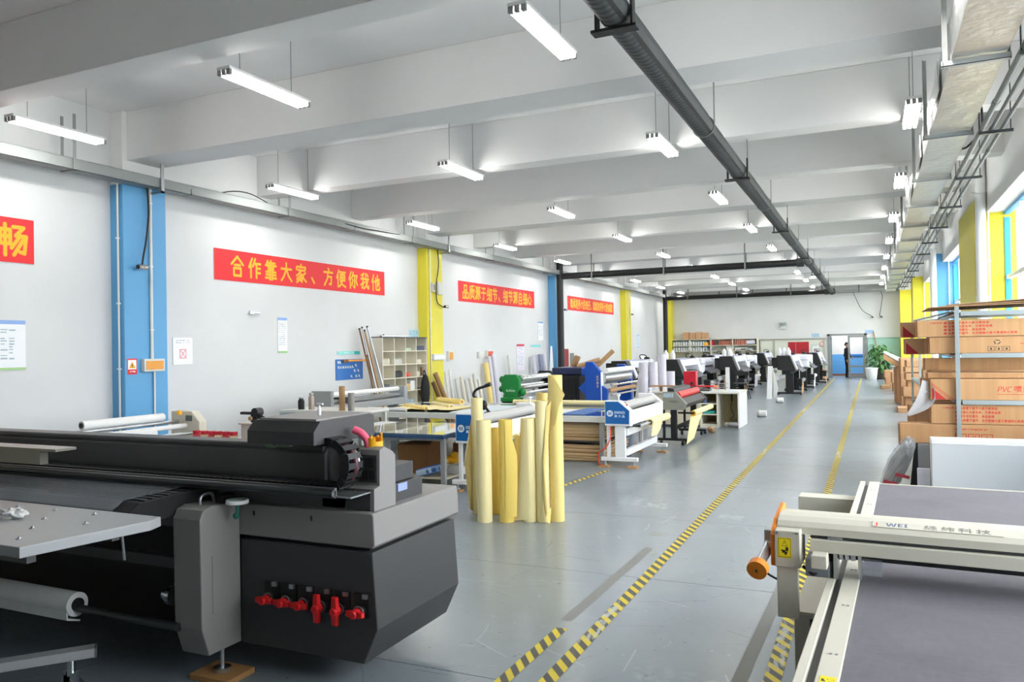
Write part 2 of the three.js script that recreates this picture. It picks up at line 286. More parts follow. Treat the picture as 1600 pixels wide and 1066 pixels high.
{ // right wall: a plinth, piers, a deep edge beam, windows between
  const piers = [[1.6, 15.1, 17.6, columnYellow], [1.6, 23.9, 25.6, columnBlue], [1.4, 31.9, 33.2, columnYellow], [1.22, 39.6, FAR, columnYellow], [1.9, 7.2, 8.3, columnBlue]];
  piers.forEach(([x, f0, f1, m], i) => {
    const c = setting('column_right_' + (i + 1), [RIGHT, 0, f0]);
    part('painted_face', B(x, RIGHT + 0.2, 0, 4.05, f0, f1, 0.012), m, c);
    part('white_head', B(x, RIGHT + 0.2, 4.05, CEIL, f0, f1, 0.012), ceilWhite, c);
  });
  const wr = setting('wall_right');
  const bays = [[1.2, 7.2], [8.3, 15.1], [17.6, 23.9], [25.6, 31.9], [33.2, 39.6]];
  part('wall_panel', [B(RIGHT, RIGHT + 0.2, 0, CEIL, NEAR, 1.2), ...bays.map(([a, b]) => B(RIGHT, RIGHT + 0.2, 0, 0.9, a, b))], wallWhite, wr);
  part('edge_beam', B(1.78, RIGHT + 0.2, 3.82, CEIL, NEAR, FAR, 0.01), ceilWhite, wr);
  const frameBlue = std('#3b9fe0', 0.4), alu = std('#eef0f2', 0.4);
  bays.forEach(([a, b], i) => {
    const w = setting('window_' + (i + 1), [RIGHT, 0, a]), n = 5, step = (b - a) / n, x0 = RIGHT + 0.04, x1 = RIGHT + 0.11;
    part('head_strip', B(x0 - 0.01, x1, 3.77, 3.82, a, b), frameBlue, w);
    part('side_strip', [B(x0 - 0.01, x1, 0.9, 3.72, b - 0.03, b), B(x0 - 0.01, x1, 0.9, 3.72, a, a + 0.03)], frameBlue, w);
    part('window_sill', B(RIGHT - 0.03, RIGHT + 0.2, 0.87, 0.91, a, b), whitePaint, w);
    for (let k = 1; k < n; k++) part('mullion', B(x0, x1, 0.91, 3.77, a + k * step - 0.03, a + k * step + 0.03), alu, w);
    part('transom', B(x0, x1, 2.7, 2.76, a, b), alu, w);
    for (let k = 0; k < n; k++) for (const [y0, y1] of [[0.93, 2.7], [2.76, 3.77]]) part('pane', B(RIGHT + 0.07, RIGHT + 0.076, y0, y1, a + k * step + 0.03, a + (k + 1) * step - 0.03), pane, w);
  });
  const out = setting('ground');
  part('paving', B(RIGHT + 0.2, 60, -0.3, -0.1, -40, 90), std('#b9bab6', 0.9), out);
}
{ // double door in the far wall, a corridor behind it
  const d = setting('door_1', [-1.05, 0, FAR]), alu = std('#9aa0a2', 0.35, 0.7), f = FAR - 0.03;
  part('door_frame', [B(-1.92, -1.81, 0, 2.12, f, FAR + 0.2), B(-0.3, -0.19, 0, 2.12, f, FAR + 0.2), B(-1.92, -0.19, 2.03, 2.12, f, FAR + 0.2)], alu, d);
  const leaf = part('door_leaf', [B(-1.02, -0.93, 0.02, 2.02, f, f + 0.05), B(-0.37, -0.3, 0.02, 2.02, f, f + 0.05), B(-0.93, -0.37, 1.94, 2.02, f, f + 0.05), B(-0.93, -0.37, 0.02, 0.16, f, f + 0.05), B(-0.93, -0.37, 0.52, 0.6, f, f + 0.05)], alu, d);
  part('pane', [B(-0.93, -0.37, 0.6, 1.94, f + 0.02, f + 0.026), B(-0.93, -0.37, 0.16, 0.52, f + 0.02, f + 0.026)], pane, leaf);
  part('door_handle', [B(-0.98, -0.965, 0.85, 1.25, f - 0.05, f - 0.035), B(-0.98, -0.965, 0.88, 0.9, f - 0.05, f), B(-0.98, -0.965, 1.2, 1.22, f - 0.05, f)], steel, leaf);
  // the left leaf stands open into the corridor
  const open = part('door_leaf', [B(-1.81, -1.76, 0.02, 2.02, FAR + 0.22, FAR + 0.3), B(-1.81, -1.76, 0.02, 2.02, FAR + 0.85, FAR + 0.93), B(-1.81, -1.76, 1.94, 2.02, FAR + 0.3, FAR + 0.85), B(-1.81, -1.76, 0.02, 0.16, FAR + 0.3, FAR + 0.85)], alu, d);
  part('pane', B(-1.79, -1.784, 0.16, 1.94, FAR + 0.3, FAR + 0.85), pane, open);
  const w = setting('wall_corridor');
  part('wall_panel', [B(-3.5, 1.5, 0, 3, FAR + 3, FAR + 3.2), B(-3.7, -3.5, 0, 3, FAR + 0.2, FAR + 3.2), B(1.5, 1.7, 0, 3, FAR + 0.2, FAR + 3.2), B(-3.7, 1.7, 2.92, 3.05, FAR + 0.2, FAR + 3.2)], wallWhite, w);
  part('blue_dado', B(-3.48, 1.48, 0.1, 1.1, FAR + 2.98, FAR + 3), std('#5fa4e2', 0.5), w);
  part('skirting', B(-3.48, 1.48, 0, 0.1, FAR + 2.96, FAR + 3), std('#8a5a44', 0.6), w);
  part('dado_cap', B(-1.2, -0.3, 1.02, 1.1, FAR + 2.9, FAR + 2.96), std('#2f7fcf', 0.5), w);
}
{ // light steel partition on the far wall, left of the door
  const p = setting('partition_1', [-3.4, 0, FAR - 0.4]);
  part('partition_panel', B(-5.0, -2.02, 0, 1.9, FAR - 0.12, FAR - 0.06), std('#d9dccf', 0.5), p);
  part('top_rail', B(-5.05, -1.97, 1.88, 1.93, FAR - 0.16, FAR - 0.04), std('#9a9888', 0.5, 0.3), p);
  for (const x of [-5.0, -4.35, -2.06]) part('stud', B(x - 0.03, x + 0.03, 0, 1.9, FAR - 0.17, FAR - 0.12), std('#b7b6a6', 0.5, 0.2), p);
  const g = setting('partition_2', [0.5, 0, FAR - 0.2]);
  part('partition_panel', B(-0.15, 1.2, 0, 1.87, FAR - 0.06, FAR - 0.02), std('#9fcabb', 0.5), g);
  part('top_rail', B(-0.17, 1.2, 1.86, 1.9, FAR - 0.08, FAR - 0.01), std('#7fae9f', 0.5), g);
}

// ---------------------------------------------------------------- pendant lamps, each a mesh that glows and a light of its size below
{
  const wire = std('#8b8d8c', 0.5, 0.5), socket = std('#8f8f8e', 0.5);
  const make = (x, f, label) => {
    const y = 4.28, t = thing('pendant_lamp', label, 'ceiling lamp', [x, y, f], 'three-tube pendant lamps in rows under the ceiling');
    part('housing', B(x - 0.08, x + 0.08, y + 0.03, y + 0.06, f - 0.57, f + 0.57, 0.006), whitePaint, t);
    for (const dx of [-0.055, 0, 0.055]) part('tube', C(0.019, [x + dx, y, f - 0.53], [x + dx, y, f + 0.53], 10), tubeGlow, t);
    for (const s of [-1, 1]) part('tube_holder', [-0.055, 0, 0.055].map((dx) => B(x + dx - 0.021, x + dx + 0.021, y - 0.018, y + 0.04, f + s * 0.55 - 0.018, f + s * 0.55 + 0.018, 0.004)), socket, t);
    for (const s of [-1, 1]) part('wire', C(0.004, [x, y + 0.05, f + s * 0.36], [x, CEIL, f + s * 0.36], 5), wire, t);
    return t;
  };
  const addLight = (t) => {
    const l = new THREE.RectAreaLight(new THREE.Color(1, 0.985, 0.95), LAMP, 0.13, 1.04);
    l.name = 'pendant_lamp_glow'; l.position.set(0, -0.023, 0); l.rotation.x = -Math.PI / 2;
    t.add(l);
  };
  const rowName = ['along the left wall', 'second from the left wall', 'beside the black ceiling pipe', 'beside the foil duct'];
  const nth = ['first', 'second', 'third', 'fourth', 'fifth', 'sixth', 'seventh', 'eighth', 'ninth'];
  const first = make(-8.45, 5.97, 'three-tube pendant lamp, first from the near end of the row along the left wall');
  [-8.45, -5.36, -2.4, 0.47].forEach((x, r) => {
    for (let k = 0; k < 9; k++) {
      const f = 5.97 + 4.03 * k;
      const n = k, label = 'three-tube pendant lamp, ' + nth[n] + ' from the near end of the row ' + rowName[r];
      const t = r || k ? copy(first, [x, 4.28, f], label) : first;
      t.userData.label = label;
    }
  });
  scene.children.filter((o) => o.name.startsWith('pendant_lamp')).forEach(addLight);
  const t = thing('corridor_lamp', 'white tube lamp on the corridor ceiling behind the open door', 'ceiling lamp', [-1, 2.84, FAR + 1.6]);
  part('housing', B(-1.6, -0.4, 2.86, 2.9, FAR + 1.54, FAR + 1.66), whitePaint, t);
  part('tube', C(0.018, [-1.58, 2.83, FAR + 1.6], [-0.42, 2.83, FAR + 1.6], 8), tubeGlow, t);
  const l = new THREE.RectAreaLight(new THREE.Color(1, 0.99, 0.96), 330, 1.1, 0.1);
  l.position.set(0, -0.03, 0); l.rotation.x = -Math.PI / 2; t.add(l);
}

// ---------------------------------------------------------------- pipes, ducts and trays under the ceiling
{ // the thick black pipe down the hall
  const x = -1.56, y = 4.0, t = thing('insulated_pipe', 'thick black insulated pipe running down the hall under the beams', 'pipe', [x, y, 20]);
  const segs = [3.6, 5.15, 8.1, 10.6, 13.3, 16, 18.7, 21.3, 24, 26.7, 29.4, 32, 34.8, 37.7];
  for (let k = 0; k + 1 < segs.length; k++) part('pipe_section', C(0.106 + 0.004 * (k % 2), [x, y, segs[k]], [x, y, segs[k + 1]], 20), rubberWrap, t);
  part('end_flange', [C(0.15, [x, y, 37.7], [x, y, 37.78], 20), C(0.09, [x, y, 37.78], [x, y, 37.95], 16)], black, t);
  for (const f of [5.17, 10.6, 16, 21.35, 26.7, 32, 37.3]) {
    const c = part('clamp', [B(x - 0.16, x + 0.16, y - 0.135, y - 0.115, f - 0.05, f + 0.05), B(x - 0.135, x - 0.118, y - 0.12, y + 0.14, f - 0.035, f + 0.035), B(x + 0.118, x + 0.135, y - 0.12, y + 0.14, f - 0.035, f + 0.035)], black, t);
    part('hanger_strip', [B(x - 0.135, x - 0.125, y + 0.1, CEIL - 0.25, f - 0.02, f + 0.02), B(x + 0.125, x + 0.135, y + 0.1, CEIL - 0.25, f - 0.02, f + 0.02)], galv, c);
  }
  for (const f of [23.6, 37.4]) part('tee_sleeve', C(0.13, [x, y, f - 0.2], [x, y, f + 0.2], 18), rubberWrap, t);
  for (const f of [8.3, 13.4, 18.7, 24.1, 29.4]) part('hanger_strip', [B(x + 0.11, x + 0.118, y, CEIL - 0.2, f - 0.02, f + 0.02), ring(0.112, 0.006, [x, y, f], 'z')], galv, t);
  const cross = (f, at, label) => {
    const o = thing('branch_pipe', label, 'pipe', [at, y, f]);
    part('pipe_run', C(0.1, [-9.1, y, f], [x - 0.135, y, f], 18), black, o);
    part('elbow', SP(0.125, [-9.12, y, f]), black, o);
    part('drop_pipe', C(0.11, [-9.12, y + 0.55, f], [-9.12, 0.1, f], 18), black, o);
    part('floor_collar', C(0.15, [-9.12, 0, f], [-9.12, 0.1, f], 18), darkSteel, o);
    part('tee', C(0.125, [x - 0.32, y, f], [x - 0.135, y, f], 18), rubberWrap, o);
    for (const hx of [-3.3, -5.7, -8.0]) part('hanger_strip', [B(hx - 0.02, hx + 0.02, y - 0.11, CEIL, f - 0.115, f - 0.107), B(hx - 0.02, hx + 0.02, y - 0.11, CEIL, f + 0.107, f + 0.115), B(hx - 0.02, hx + 0.02, y - 0.115, y - 0.107, f - 0.11, f + 0.11)], galv, o);
  };
  cross(23.6, -5, 'black branch pipe crossing to the left wall and dropping down the middle blue column');
  cross(37.8, -5, 'black branch pipe in front of the far wall, dropping down the corner yellow column');
}
{ // foil-clad duct, right
  const x0 = 0.6, x1 = 0.97, y0 = 3.86, y1 = 4.2, t = thing('foil_duct', 'square silver foil duct hung below the ceiling on the right', 'duct', [0.78, y0, 18]);
  const cuts = [3.2, 4.5, 6.87, 9.25, 11.65, 13.85, 16.2, 18.45, 20.8, 23.1, 25.4, 27.7, 30, 32.3, 34.6, 37];
  const panel = (f0, f1) => {
    const g = new THREE.BoxGeometry(x1 - x0, y1 - y0, f1 - f0 - 0.01, 5, 4, 14), p = g.attributes.position;
    for (let i = 0; i < p.count; i++) { const a = p.getX(i), b = p.getY(i), c = p.getZ(i) + f0; p.setX(i, a + 0.006 * noise.noise(b * 9, c * 5, 1)); p.setY(i, b + 0.008 * noise.noise(a * 9, c * 5, 4)); }
    g.translate((x0 + x1) / 2 - O[0], (y0 + y1) / 2 - O[1], -((f0 + f1) / 2 - O[2]));
    g.computeVertexNormals();
    return plain(g);
  };
  for (let k = 0; k + 1 < cuts.length; k++) part('duct_section', panel(cuts[k], cuts[k + 1]), foil, t);
  for (const f of cuts.slice(1, -1)) {
    const b = part('trapeze_bar', [B(x0 - 0.07, x1 + 0.025, y0 - 0.05, y0 - 0.045, f - 0.025, f + 0.025), B(x0 - 0.07, x1 + 0.025, y0 - 0.05, y0 - 0.008, f - 0.025, f - 0.02)], bracketGrey, t);
    part('hanger_angle', [B(x0 - 0.06, x0 - 0.055, y0 - 0.05, y1 + 0.45, f - 0.025, f + 0.025), B(x0 - 0.06, x0 - 0.02, y0 - 0.05, y1 + 0.45, f + 0.02, f + 0.025)], bracketGrey, b);
    part('hanger_angle', [B(x1 + 0.015, x1 + 0.02, y0 - 0.05, y1 + 0.45, f - 0.025, f + 0.025), B(x1 + 0.004, x1 + 0.02, y0 - 0.05, y1 + 0.45, f + 0.02, f + 0.025)], bracketGrey, b);
  }
  for (const [f, h] of [[7.7, 0.16], [10.4, 0.2], [12.9, 0.12]]) part('loose_foil', EX('x', [[f, y0 + 0.02], [f + 0.9, y0 + 0.02], [f + 0.8, y0 + h], [f + 0.1, y0 + 0.3]], x0 - 0.03, x0 - 0.022), foil, t);
  const kinds = ['thickest galvanised conduit, nearest the foil duct', 'middle galvanised conduit of the three beside the foil duct', 'galvanised conduit of the three nearest the windows'];
  [1.04, 1.13, 1.22].forEach((x, i) => {
    const c = thing('conduit', kinds[i], 'pipe', [x, 3.8, 18]);
    part('conduit_run', C(i ? 0.019 : 0.026, [x, 3.8, 3.2], [x, 3.8, 35], 10), galv, c);
    for (let f = 5; f < 35; f += 3) part('coupling', C(i ? 0.025 : 0.032, [x, 3.8, f + i], [x, 3.8, f + i + 0.1], 10), galv, c);
  });
  const r = thing('conduit_hanger', 'dark trapeze hangers carrying the three conduits', 'bracket', [1.13, 3.75, 18]);
  for (let f = 6.6; f < 35; f += 2.37) part('trapeze', [B(1.005, 1.3, 3.735, 3.765, f - 0.02, f + 0.02), C(0.006, [1.015, 3.75, f], [1.015, CEIL, f], 6), C(0.006, [1.28, 3.75, f], [1.28, CEIL, f], 6)], darkSteel, r);
  const cable = thing('hanging_cable', 'black cable looping between the foil duct and the conduits', 'cable', [1.0, 4, 9]);
  part('cable_loop', TU([[0.99, 4.25, 9.4], [1.05, 4.2, 9.3], [1.1, 3.95, 9.5], [1.02, 3.86, 10.0], [0.98, 3.9, 10.3]], 0.012), cableBlack, cable);
  [[1.68, 14.98, 'white rain pipe in front of the nearest yellow pier'], [1.52, 23.4, 'white rain pipe in front of the blue pier']].forEach(([x, f, label]) => {
    const p = thing('rain_pipe', label, 'pipe', [x, 0, f]);
    part('pipe_run', C(0.08, [x, 0, f], [x, CEIL, f], 18), whitePaint, p);
    for (const y of [1.2, 2.35, 4.3]) part('collar', C(0.088, [x, y, f], [x, y + 0.08, f], 18), whitePaint, p);
    part('pipe_strap', TU([[x - 0.12, 4.16, f], [x - 0.05, 4.12, f - 0.09], [x + 0.06, 4.12, f - 0.08], [x + 0.085, 4.14, f - 0.03]], 0.006), steel, p);
  });
  const cw = std('#e9e9e6', 0.4);
  [[1.63, 15.07, 0], [1.75, 23.87, 1], [1.6, 31.87, 2]].forEach(([x, f, k]) => { const p = thing('wall_conduit', 'thin white conduit up the ' + ['nearest yellow pier', 'blue pier', 'farther yellow pier'][k] + ' beside the windows', 'pipe'); O = [0, 0, 0]; part('conduit_run', C(0.016, [x + 0.17, 0, f - 0.02], [x + 0.17, 4.05, f - 0.02], 8), cw, p); for (const y of [1, 2, 3]) part('clip', B(x + 0.145, x + 0.195, y, y + 0.02, f - 0.045, f), cw, p); });
}
{ // cable tray along the left wall
  const t = thing('cable_tray', 'galvanised cable tray along the left wall above the banners', 'cable tray', [-9.2, 4.05, 20]);
  for (let f = 0.5; f < 40; f += 4) {
    part('tray_section', [B(-9.28, -9.08, 4.05, 4.056, f, f + 3.98), B(-9.28, -9.275, 4.05, 4.19, f, f + 3.98), B(-9.085, -9.08, 4.05, 4.19, f, f + 3.98), B(-9.1, -9.08, 4.186, 4.192, f, f + 3.98)], galv, t);
    part('tray_hanger', [B(-9.3, -9.06, 4.035, 4.05, f + 2.1, f + 2.14), B(-9.066, -9.06, 4.035, 4.75, f + 2.1, f + 2.14), B(-9.3, -9.294, 4.035, 4.75, f + 2.1, f + 2.14)], galv, t);
  }
  for (const f of [7.95, 16.2]) part('tray_bracket', [B(-9.07, -9.05, 3.98, 4.6, f - 0.02, f + 0.03), B(-9.32, -9.05, 3.98, 4.01, f - 0.02, f + 0.03)], steel, t);
  const wires = thing('tray_cables', 'loose thin cables bowing out of the wall cable tray', 'cable', [-9.2, 4.15, 12]);
  part('cable', TU([[-9.2, 4.15, 9], [-9.15, 4.27, 9.4], [-9.1, 4.28, 9.7], [-9.12, 4.1, 10.6], [-9.1, 4.08, 11.2], [-9.2, 4.12, 12]], 0.009, 40), cableBlack, wires);
  part('cable', TU([[-9.15, 4.2, 11.5], [-9.06, 4.12, 12.6], [-9.05, 4.14, 13.4], [-9.15, 4.2, 15]], 0.009, 30), cableBlack, wires);
  // tray along the far wall, cables hanging from it
  const g = thing('cable_tray', 'galvanised cable tray across the far wall above the door', 'cable tray', [-4, 4.05, 40]);
  part('tray_section', [B(-9.0, 1.3, 4.05, 4.056, 39.9, 40.15), B(-9.0, 1.3, 4.05, 4.2, 39.9, 39.905), B(-9.0, 1.3, 4.05, 4.2, 40.145, 40.15)], galv, g);
  for (let x = -8.5; x < 1.3; x += 1.6) part('tray_hanger', B(x, x + 0.04, 4.03, CEIL, 39.88, 39.9), darkSteel, g);
  [[-0.75, 0.05, 'cable drooping from the far tray to a small camera above the door'], [0.42, 0.43, 'cable hanging straight from the far tray to a small camera right of the door']].forEach(([x0, x1, label]) => {
    const c = thing('hanging_cable', label, 'cable', [x1, 2.9, 40.3]);
    part('cable', TU([[x0, 4.1, 40.1], [x0 + 0.08, 3.9, 40.2], [(x0 + x1) / 2, 3.2, 40.3], [x1 - 0.05, 2.95, 40.35], [x1, 2.9, 40.4]], 0.013), cableBlack, c);
    part('camera_body', [B(x1 - 0.03, x1 + 0.05, 2.84, 2.92, 40.3, 40.42, 0.01), C(0.03, [x1 + 0.05, 2.85, 40.3], [x1 + 0.05, 2.85, 40.22], 10)], greyDeep, c);
  });
}

// ---------------------------------------------------------------- the big dark printer, front left
{
  const t = thing('flatbed_printer', 'large charcoal flatbed printer with red valves in the left foreground', 'printer', [-3.6, 0, 3.4]);
  // main housing under the deck
  part('side_housing', EX('z', [[-3.1, 0.15], [-2.31, 0.15], [-2.225, 0.33], [-2.25, 0.705], [-3.1, 0.705]], 3.2, 4.03, 0.006), charcoal, t);
  part('shadow_gap', B(-3.1, -2.29, 0.7, 0.73, 3.24, 4.0), black, t);
  part('deck', EX('z', [[-8, 0.725], [-2.25, 0.725], [-2.235, 0.74], [-2.24, 0.885], [-2.25, 0.895], [-8, 0.895]], 3.2, 4.06, 0.006), greyPaint, t);
  part('rear_base', B(-8, -3.1, 0.06, 0.86, 3.45, 4.0, 0.01), black, t);
  for (const x of [-3.0, -2.62]) part('deck_screw', B(x - 0.004, x + 0.004, 0.835, 0.86, 3.196, 3.2), black, t);
  // bridge
  part('bridge', EX('x', [[3.29, 0.895], [3.5, 0.895], [3.5, 1.17], [3.46, 1.205], [3.33, 1.205], [3.29, 1.165]], -8, -2.6, 0.004), bridgeGrey, t);
  part('bridge_skirt', B(-8, -2.44, 0.893, 1.0, 3.25, 3.3, 0.004), bridgeGrey, t);
  part('bridge_edge', C(0.02, [-8, 1.19, 3.315], [-2.62, 1.19, 3.315], 10), greyDeep, t);
  const tower = part('bridge_end', EX('x', [[3.26, 0.893], [3.455, 0.893], [3.457, 1.155], [3.43, 1.178], [3.36, 1.208], [3.315, 1.195], [3.31, 1.015], [3.262, 1.005]], -2.6, -2.275, 0.003), greyPaint, t);
  part('vent_panel', B(-2.52, -2.285, 1.03, 1.17, 3.302, 3.308), charcoal, tower);
  for (let k = 0; k < 11; k++) for (const y of [1.045, 1.105]) part('vent_slot', B(-2.50 + k * 0.019, -2.492 + k * 0.019, y, y + 0.05, 3.298, 3.303), black, tower);
  part('step_panel', B(-2.59, -2.29, 0.9, 1.0, 3.25, 3.262, 0.002), charcoal, tower);
  // tray and drag chain
  part('chain_tray', EX('x', [[3.08, 0.985], [3.3, 0.985], [3.3, 0.995], [3.1, 0.995], [3.1, 1.035], [3.08, 1.035]], -8, -2.38, 0.002), greyDeep, t);
  part('tray_bar', C(0.018, [-8, 1.01, 3.075], [-2.38, 1.01, 3.075], 12), darkSteel, t);
  part('tray_end_lip', B(-2.385, -2.29, 0.988, 0.996, 3.09, 3.27), steel, t);
  const link = mergeGeometries([B(-3.62, -3.58, -0.02, 0.02, 3.34, 3.348), B(-3.62, -3.58, -0.02, 0.02, 3.452, 3.46), B(-3.615, -3.585, 0.012, 0.02, 3.34, 3.46), B(-3.615, -3.585, -0.02, -0.012, 3.34, 3.46)]);
  const chain = part('drag_chain', B(-8, -6.2, 1.0, 1.04, 3.13, 3.25), black, t);
  const path = [];
  for (let x = -6.15; x < -2.47; x += 0.045) path.push([x, 1.018, 0]);
  for (let a = -85; a <= 85; a += 21) path.push([-2.465 + 0.115 * Math.cos(a * Math.PI / 180), 1.135 + 0.115 * Math.sin(a * Math.PI / 180), (a + 90) * Math.PI / 180]);
  for (let x = -2.48; x > -2.62; x -= 0.045) path.push([x, 1.25, Math.PI]);
  for (const [x, y, r] of path) { const m = part('chain_link', link, black, chain); m.position.set(x + 3.6, y, -(3.19 - 3.4)); m.rotation.z = r; }
  part('hose_loop', TU([[-2.54, 1.25, 3.2], [-2.47, 1.25, 3.2], [-2.37, 1.205, 3.2], [-2.34, 1.135, 3.2], [-2.37, 1.06, 3.2], [-2.45, 1.02, 3.2]], 0.014), std('#5a2630', 0.4), chain);
  part('cable_loop', TU([[-2.5, 1.255, 3.23], [-2.45, 1.25, 3.23], [-2.36, 1.19, 3.23], [-2.345, 1.13, 3.23], [-2.39, 1.05, 3.23]], 0.009), steel, chain);
  part('pink_hose', TU([[-2.445, 1.295, 3.33], [-2.405, 1.272, 3.345], [-2.38, 1.23, 3.36], [-2.375, 1.185, 3.36]], 0.02, 20, 12), pink, t, 'pink hose');
  // carriage
  const car = part('carriage', EX('x', [[3.05, 1.24], [3.56, 1.24], [3.56, 1.35], [3.52, 1.362], [3.1, 1.355], [3.05, 1.305]], -2.9, -2.475, 0.004), charcoal, t);
  part('carriage_top', EX('y', [[-2.86, 3.1], [-2.5, 3.1], [-2.48, 3.54], [-2.88, 3.54]], 1.354, 1.366, 0.002), greyPaint, car);
  part('nozzle_block', [B(-2.79, -2.74, 1.222, 1.243, 3.06, 3.1), B(-2.72, -2.64, 1.228, 1.242, 3.06, 3.09)], std('#5d6f59', 0.5), car);
  // silver guide at the left
  part('guide_profile', [B(-8, -4.44, 1.065, 1.15, 3.0, 3.05), B(-8, -4.26, 1.15, 1.165, 2.97, 3.1)], std('#9a958c', 0.35, 0.5), t);
  // drawers behind the bridge end
  const dr = part('rear_drawer', [B(-2.62, -2.31, 0.893, 0.99, 3.48, 3.78, 0.006), B(-2.62, -2.33, 0.992, 1.085, 3.48, 3.72, 0.006)], charcoal, t);
  part('drawer_label', B(-2.312, -2.308, 0.945, 0.985, 3.53, 3.62), printed(canvasTex(64, 32, (c) => { c.fillStyle = '#eef'; c.fillRect(0, 0, 64, 32); c.fillStyle = '#8fa0e8'; c.fillRect(0, 0, 64, 12); smallPrint(c, 4, 15, 56, 14, 2, '#99a'); })), dr);
  part('drawer_bump', [B(-2.52, -2.4, 1.085, 1.12, 3.5, 3.6, 0.01)], offWhite, dr);
  // row of valves with red handles
  [[-2.88, 0], [-2.765, 0], [-2.652, 0], [-2.54, 1], [-2.428, 1], [-2.31, 0]].forEach(([x, up]) => {
    const v = part('valve', [B(x - 0.045, x + 0.045, 0.385, 0.50, 3.188, 3.202), C(0.024, [x, 0.42, 3.19], [x, 0.42, 3.155], 14)], black, t);
    part('valve_tag', B(x + 0.012, x + 0.04, 0.48, 0.502, 3.176, 3.19), steel, v);
    part('valve_fitting', C(0.03, [x, 0.42, 3.165], [x, 0.42, 3.158], 14), steel, v);
    const h = up ? [[-0.014, -0.07], [0.014, -0.07], [0.02, 0], [0.014, 0.07], [-0.014, 0.07], [-0.02, 0]] : [[-0.05, -0.012], [0, -0.02], [0.05, -0.012], [0.05, 0.012], [0, 0.02], [-0.05, 0.012]];
    part('valve_handle', [EX('z', h.map(([a, b]) => [x + a, 0.418 + b]), 3.12, 3.145, 0.005), C(0.024, [x, 0.418, 3.152], [x, 0.418, 3.108], 16, 0.018)], redPlastic, v);
  });
  // front leg panel with a cut-corner outline
  const leg = part('leg_panel', EX('x', [[2.93, 0.3], [2.975, 0.155], [3.2, 0.155], [3.2, 0.9], [3.0, 0.915], [2.95, 0.9], [2.925, 0.855]], -3.29, -3.1, 0.006), greyPaint, t);
  part('access_cover', B(-3.1, -3.096, 0.36, 0.66, 3.0, 3.17, 0.001), greyPaint, leg);
  part('grab_handle', TU([[-3.2, 0.9, 3.02], [-3.2, 0.95, 3.03], [-3.2, 0.955, 3.1], [-3.2, 0.9, 3.12]], 0.008), steel, leg);
  part('hinge_block', B(-3.17, -3.12, 0.91, 0.95, 3.1, 3.18, 0.004), black, leg);
  part('warning_label', B(-3.292, -3.288, 0.52, 0.56, 2.96, 3.02), std('#c8b84a', 0.5), leg);
  for (const [x, f] of [[-3.14, 3.1], [-2.75, 3.9], [-7.4, 3.1]]) {
    const foot = part('levelling_foot', [C(0.012, [x, 0.02, f], [x, 0.2, f], 10), C(0.045, [x, 0.03, f], [x, 0.05, f], 16)], steel, t);
    part('wood_pad', B(x - 0.13, x + 0.13, 0, 0.03, f - 0.1, f + 0.1, 0.004), wood, foot);
  }
  part('rear_crossbar', B(-3.05, -2.75, 0.15, 0.2, 3.35, 3.5), greyDeep, t);
  // belt bed and the parts below it
  const bed = part('belt_bed', EX('x', [[2.66, 0.86], [2.68, 0.93], [2.74, 0.965], [3.28, 0.975], [3.28, 0.9], [2.8, 0.85]], -8, -3.3, 0.004), blackSoft, t);
  for (let k = 0; k < 9; k++) part('belt_rib', B(-8, -3.32, 0.966, 0.974, 2.78 + k * 0.05, 2.795 + k * 0.05), darkSteel, bed);
  part('film_web', EX('x', [[2.655, 0.84], [2.66, 0.94], [2.73, 0.978], [3.1, 0.984], [3.1, 0.982], [2.73, 0.975], [2.664, 0.938], [2.66, 0.84]], -5.2, -3.4), clearFilm, t);
  part('web_guard', TU([[-3.33, 0.9, 2.68], [-3.33, 0.88, 2.66], [-3.33, 0.7, 2.67]], 0.007), steel, t);
  part('rear_plate', B(-8, -3.25, 0.3, 0.86, 3.3, 3.33), black, t);
  part('cross_rail', [B(-8, -3.3, 0.6, 0.635, 2.97, 3.01), B(-8, -3.3, 0.575, 0.6, 2.98, 3.0)], darkSteel, t);
  part('winder_shaft', C(0.022, [-8, 0.33, 2.92], [-3.25, 0.30, 2.92], 14), darkSteel, t);
  const roll = part('media_roll', C(0.066, [-8, 0.34, 2.92], [-4.02, 0.325, 2.92], 24), paper, t);
  part('media_core', C(0.036, [-4.03, 0.325, 2.92], [-4.01, 0.325, 2.92], 18), black, roll);
  part('media_flap', EX('x', [[2.856, 0.33], [2.865, 0.25], [2.94, 0.225], [2.945, 0.232], [2.872, 0.258], [2.864, 0.33]], -8, -4.03), paper, roll);
  part('spool_holder', [C(0.05, [-3.36, 0.44, 2.97], [-3.33, 0.44, 2.97], 20), C(0.03, [-3.4, 0.44, 2.97], [-3.36, 0.44, 2.97], 16), B(-3.37, -3.3, 0.385, 0.495, 3.0, 3.04)], chrome, t);
}
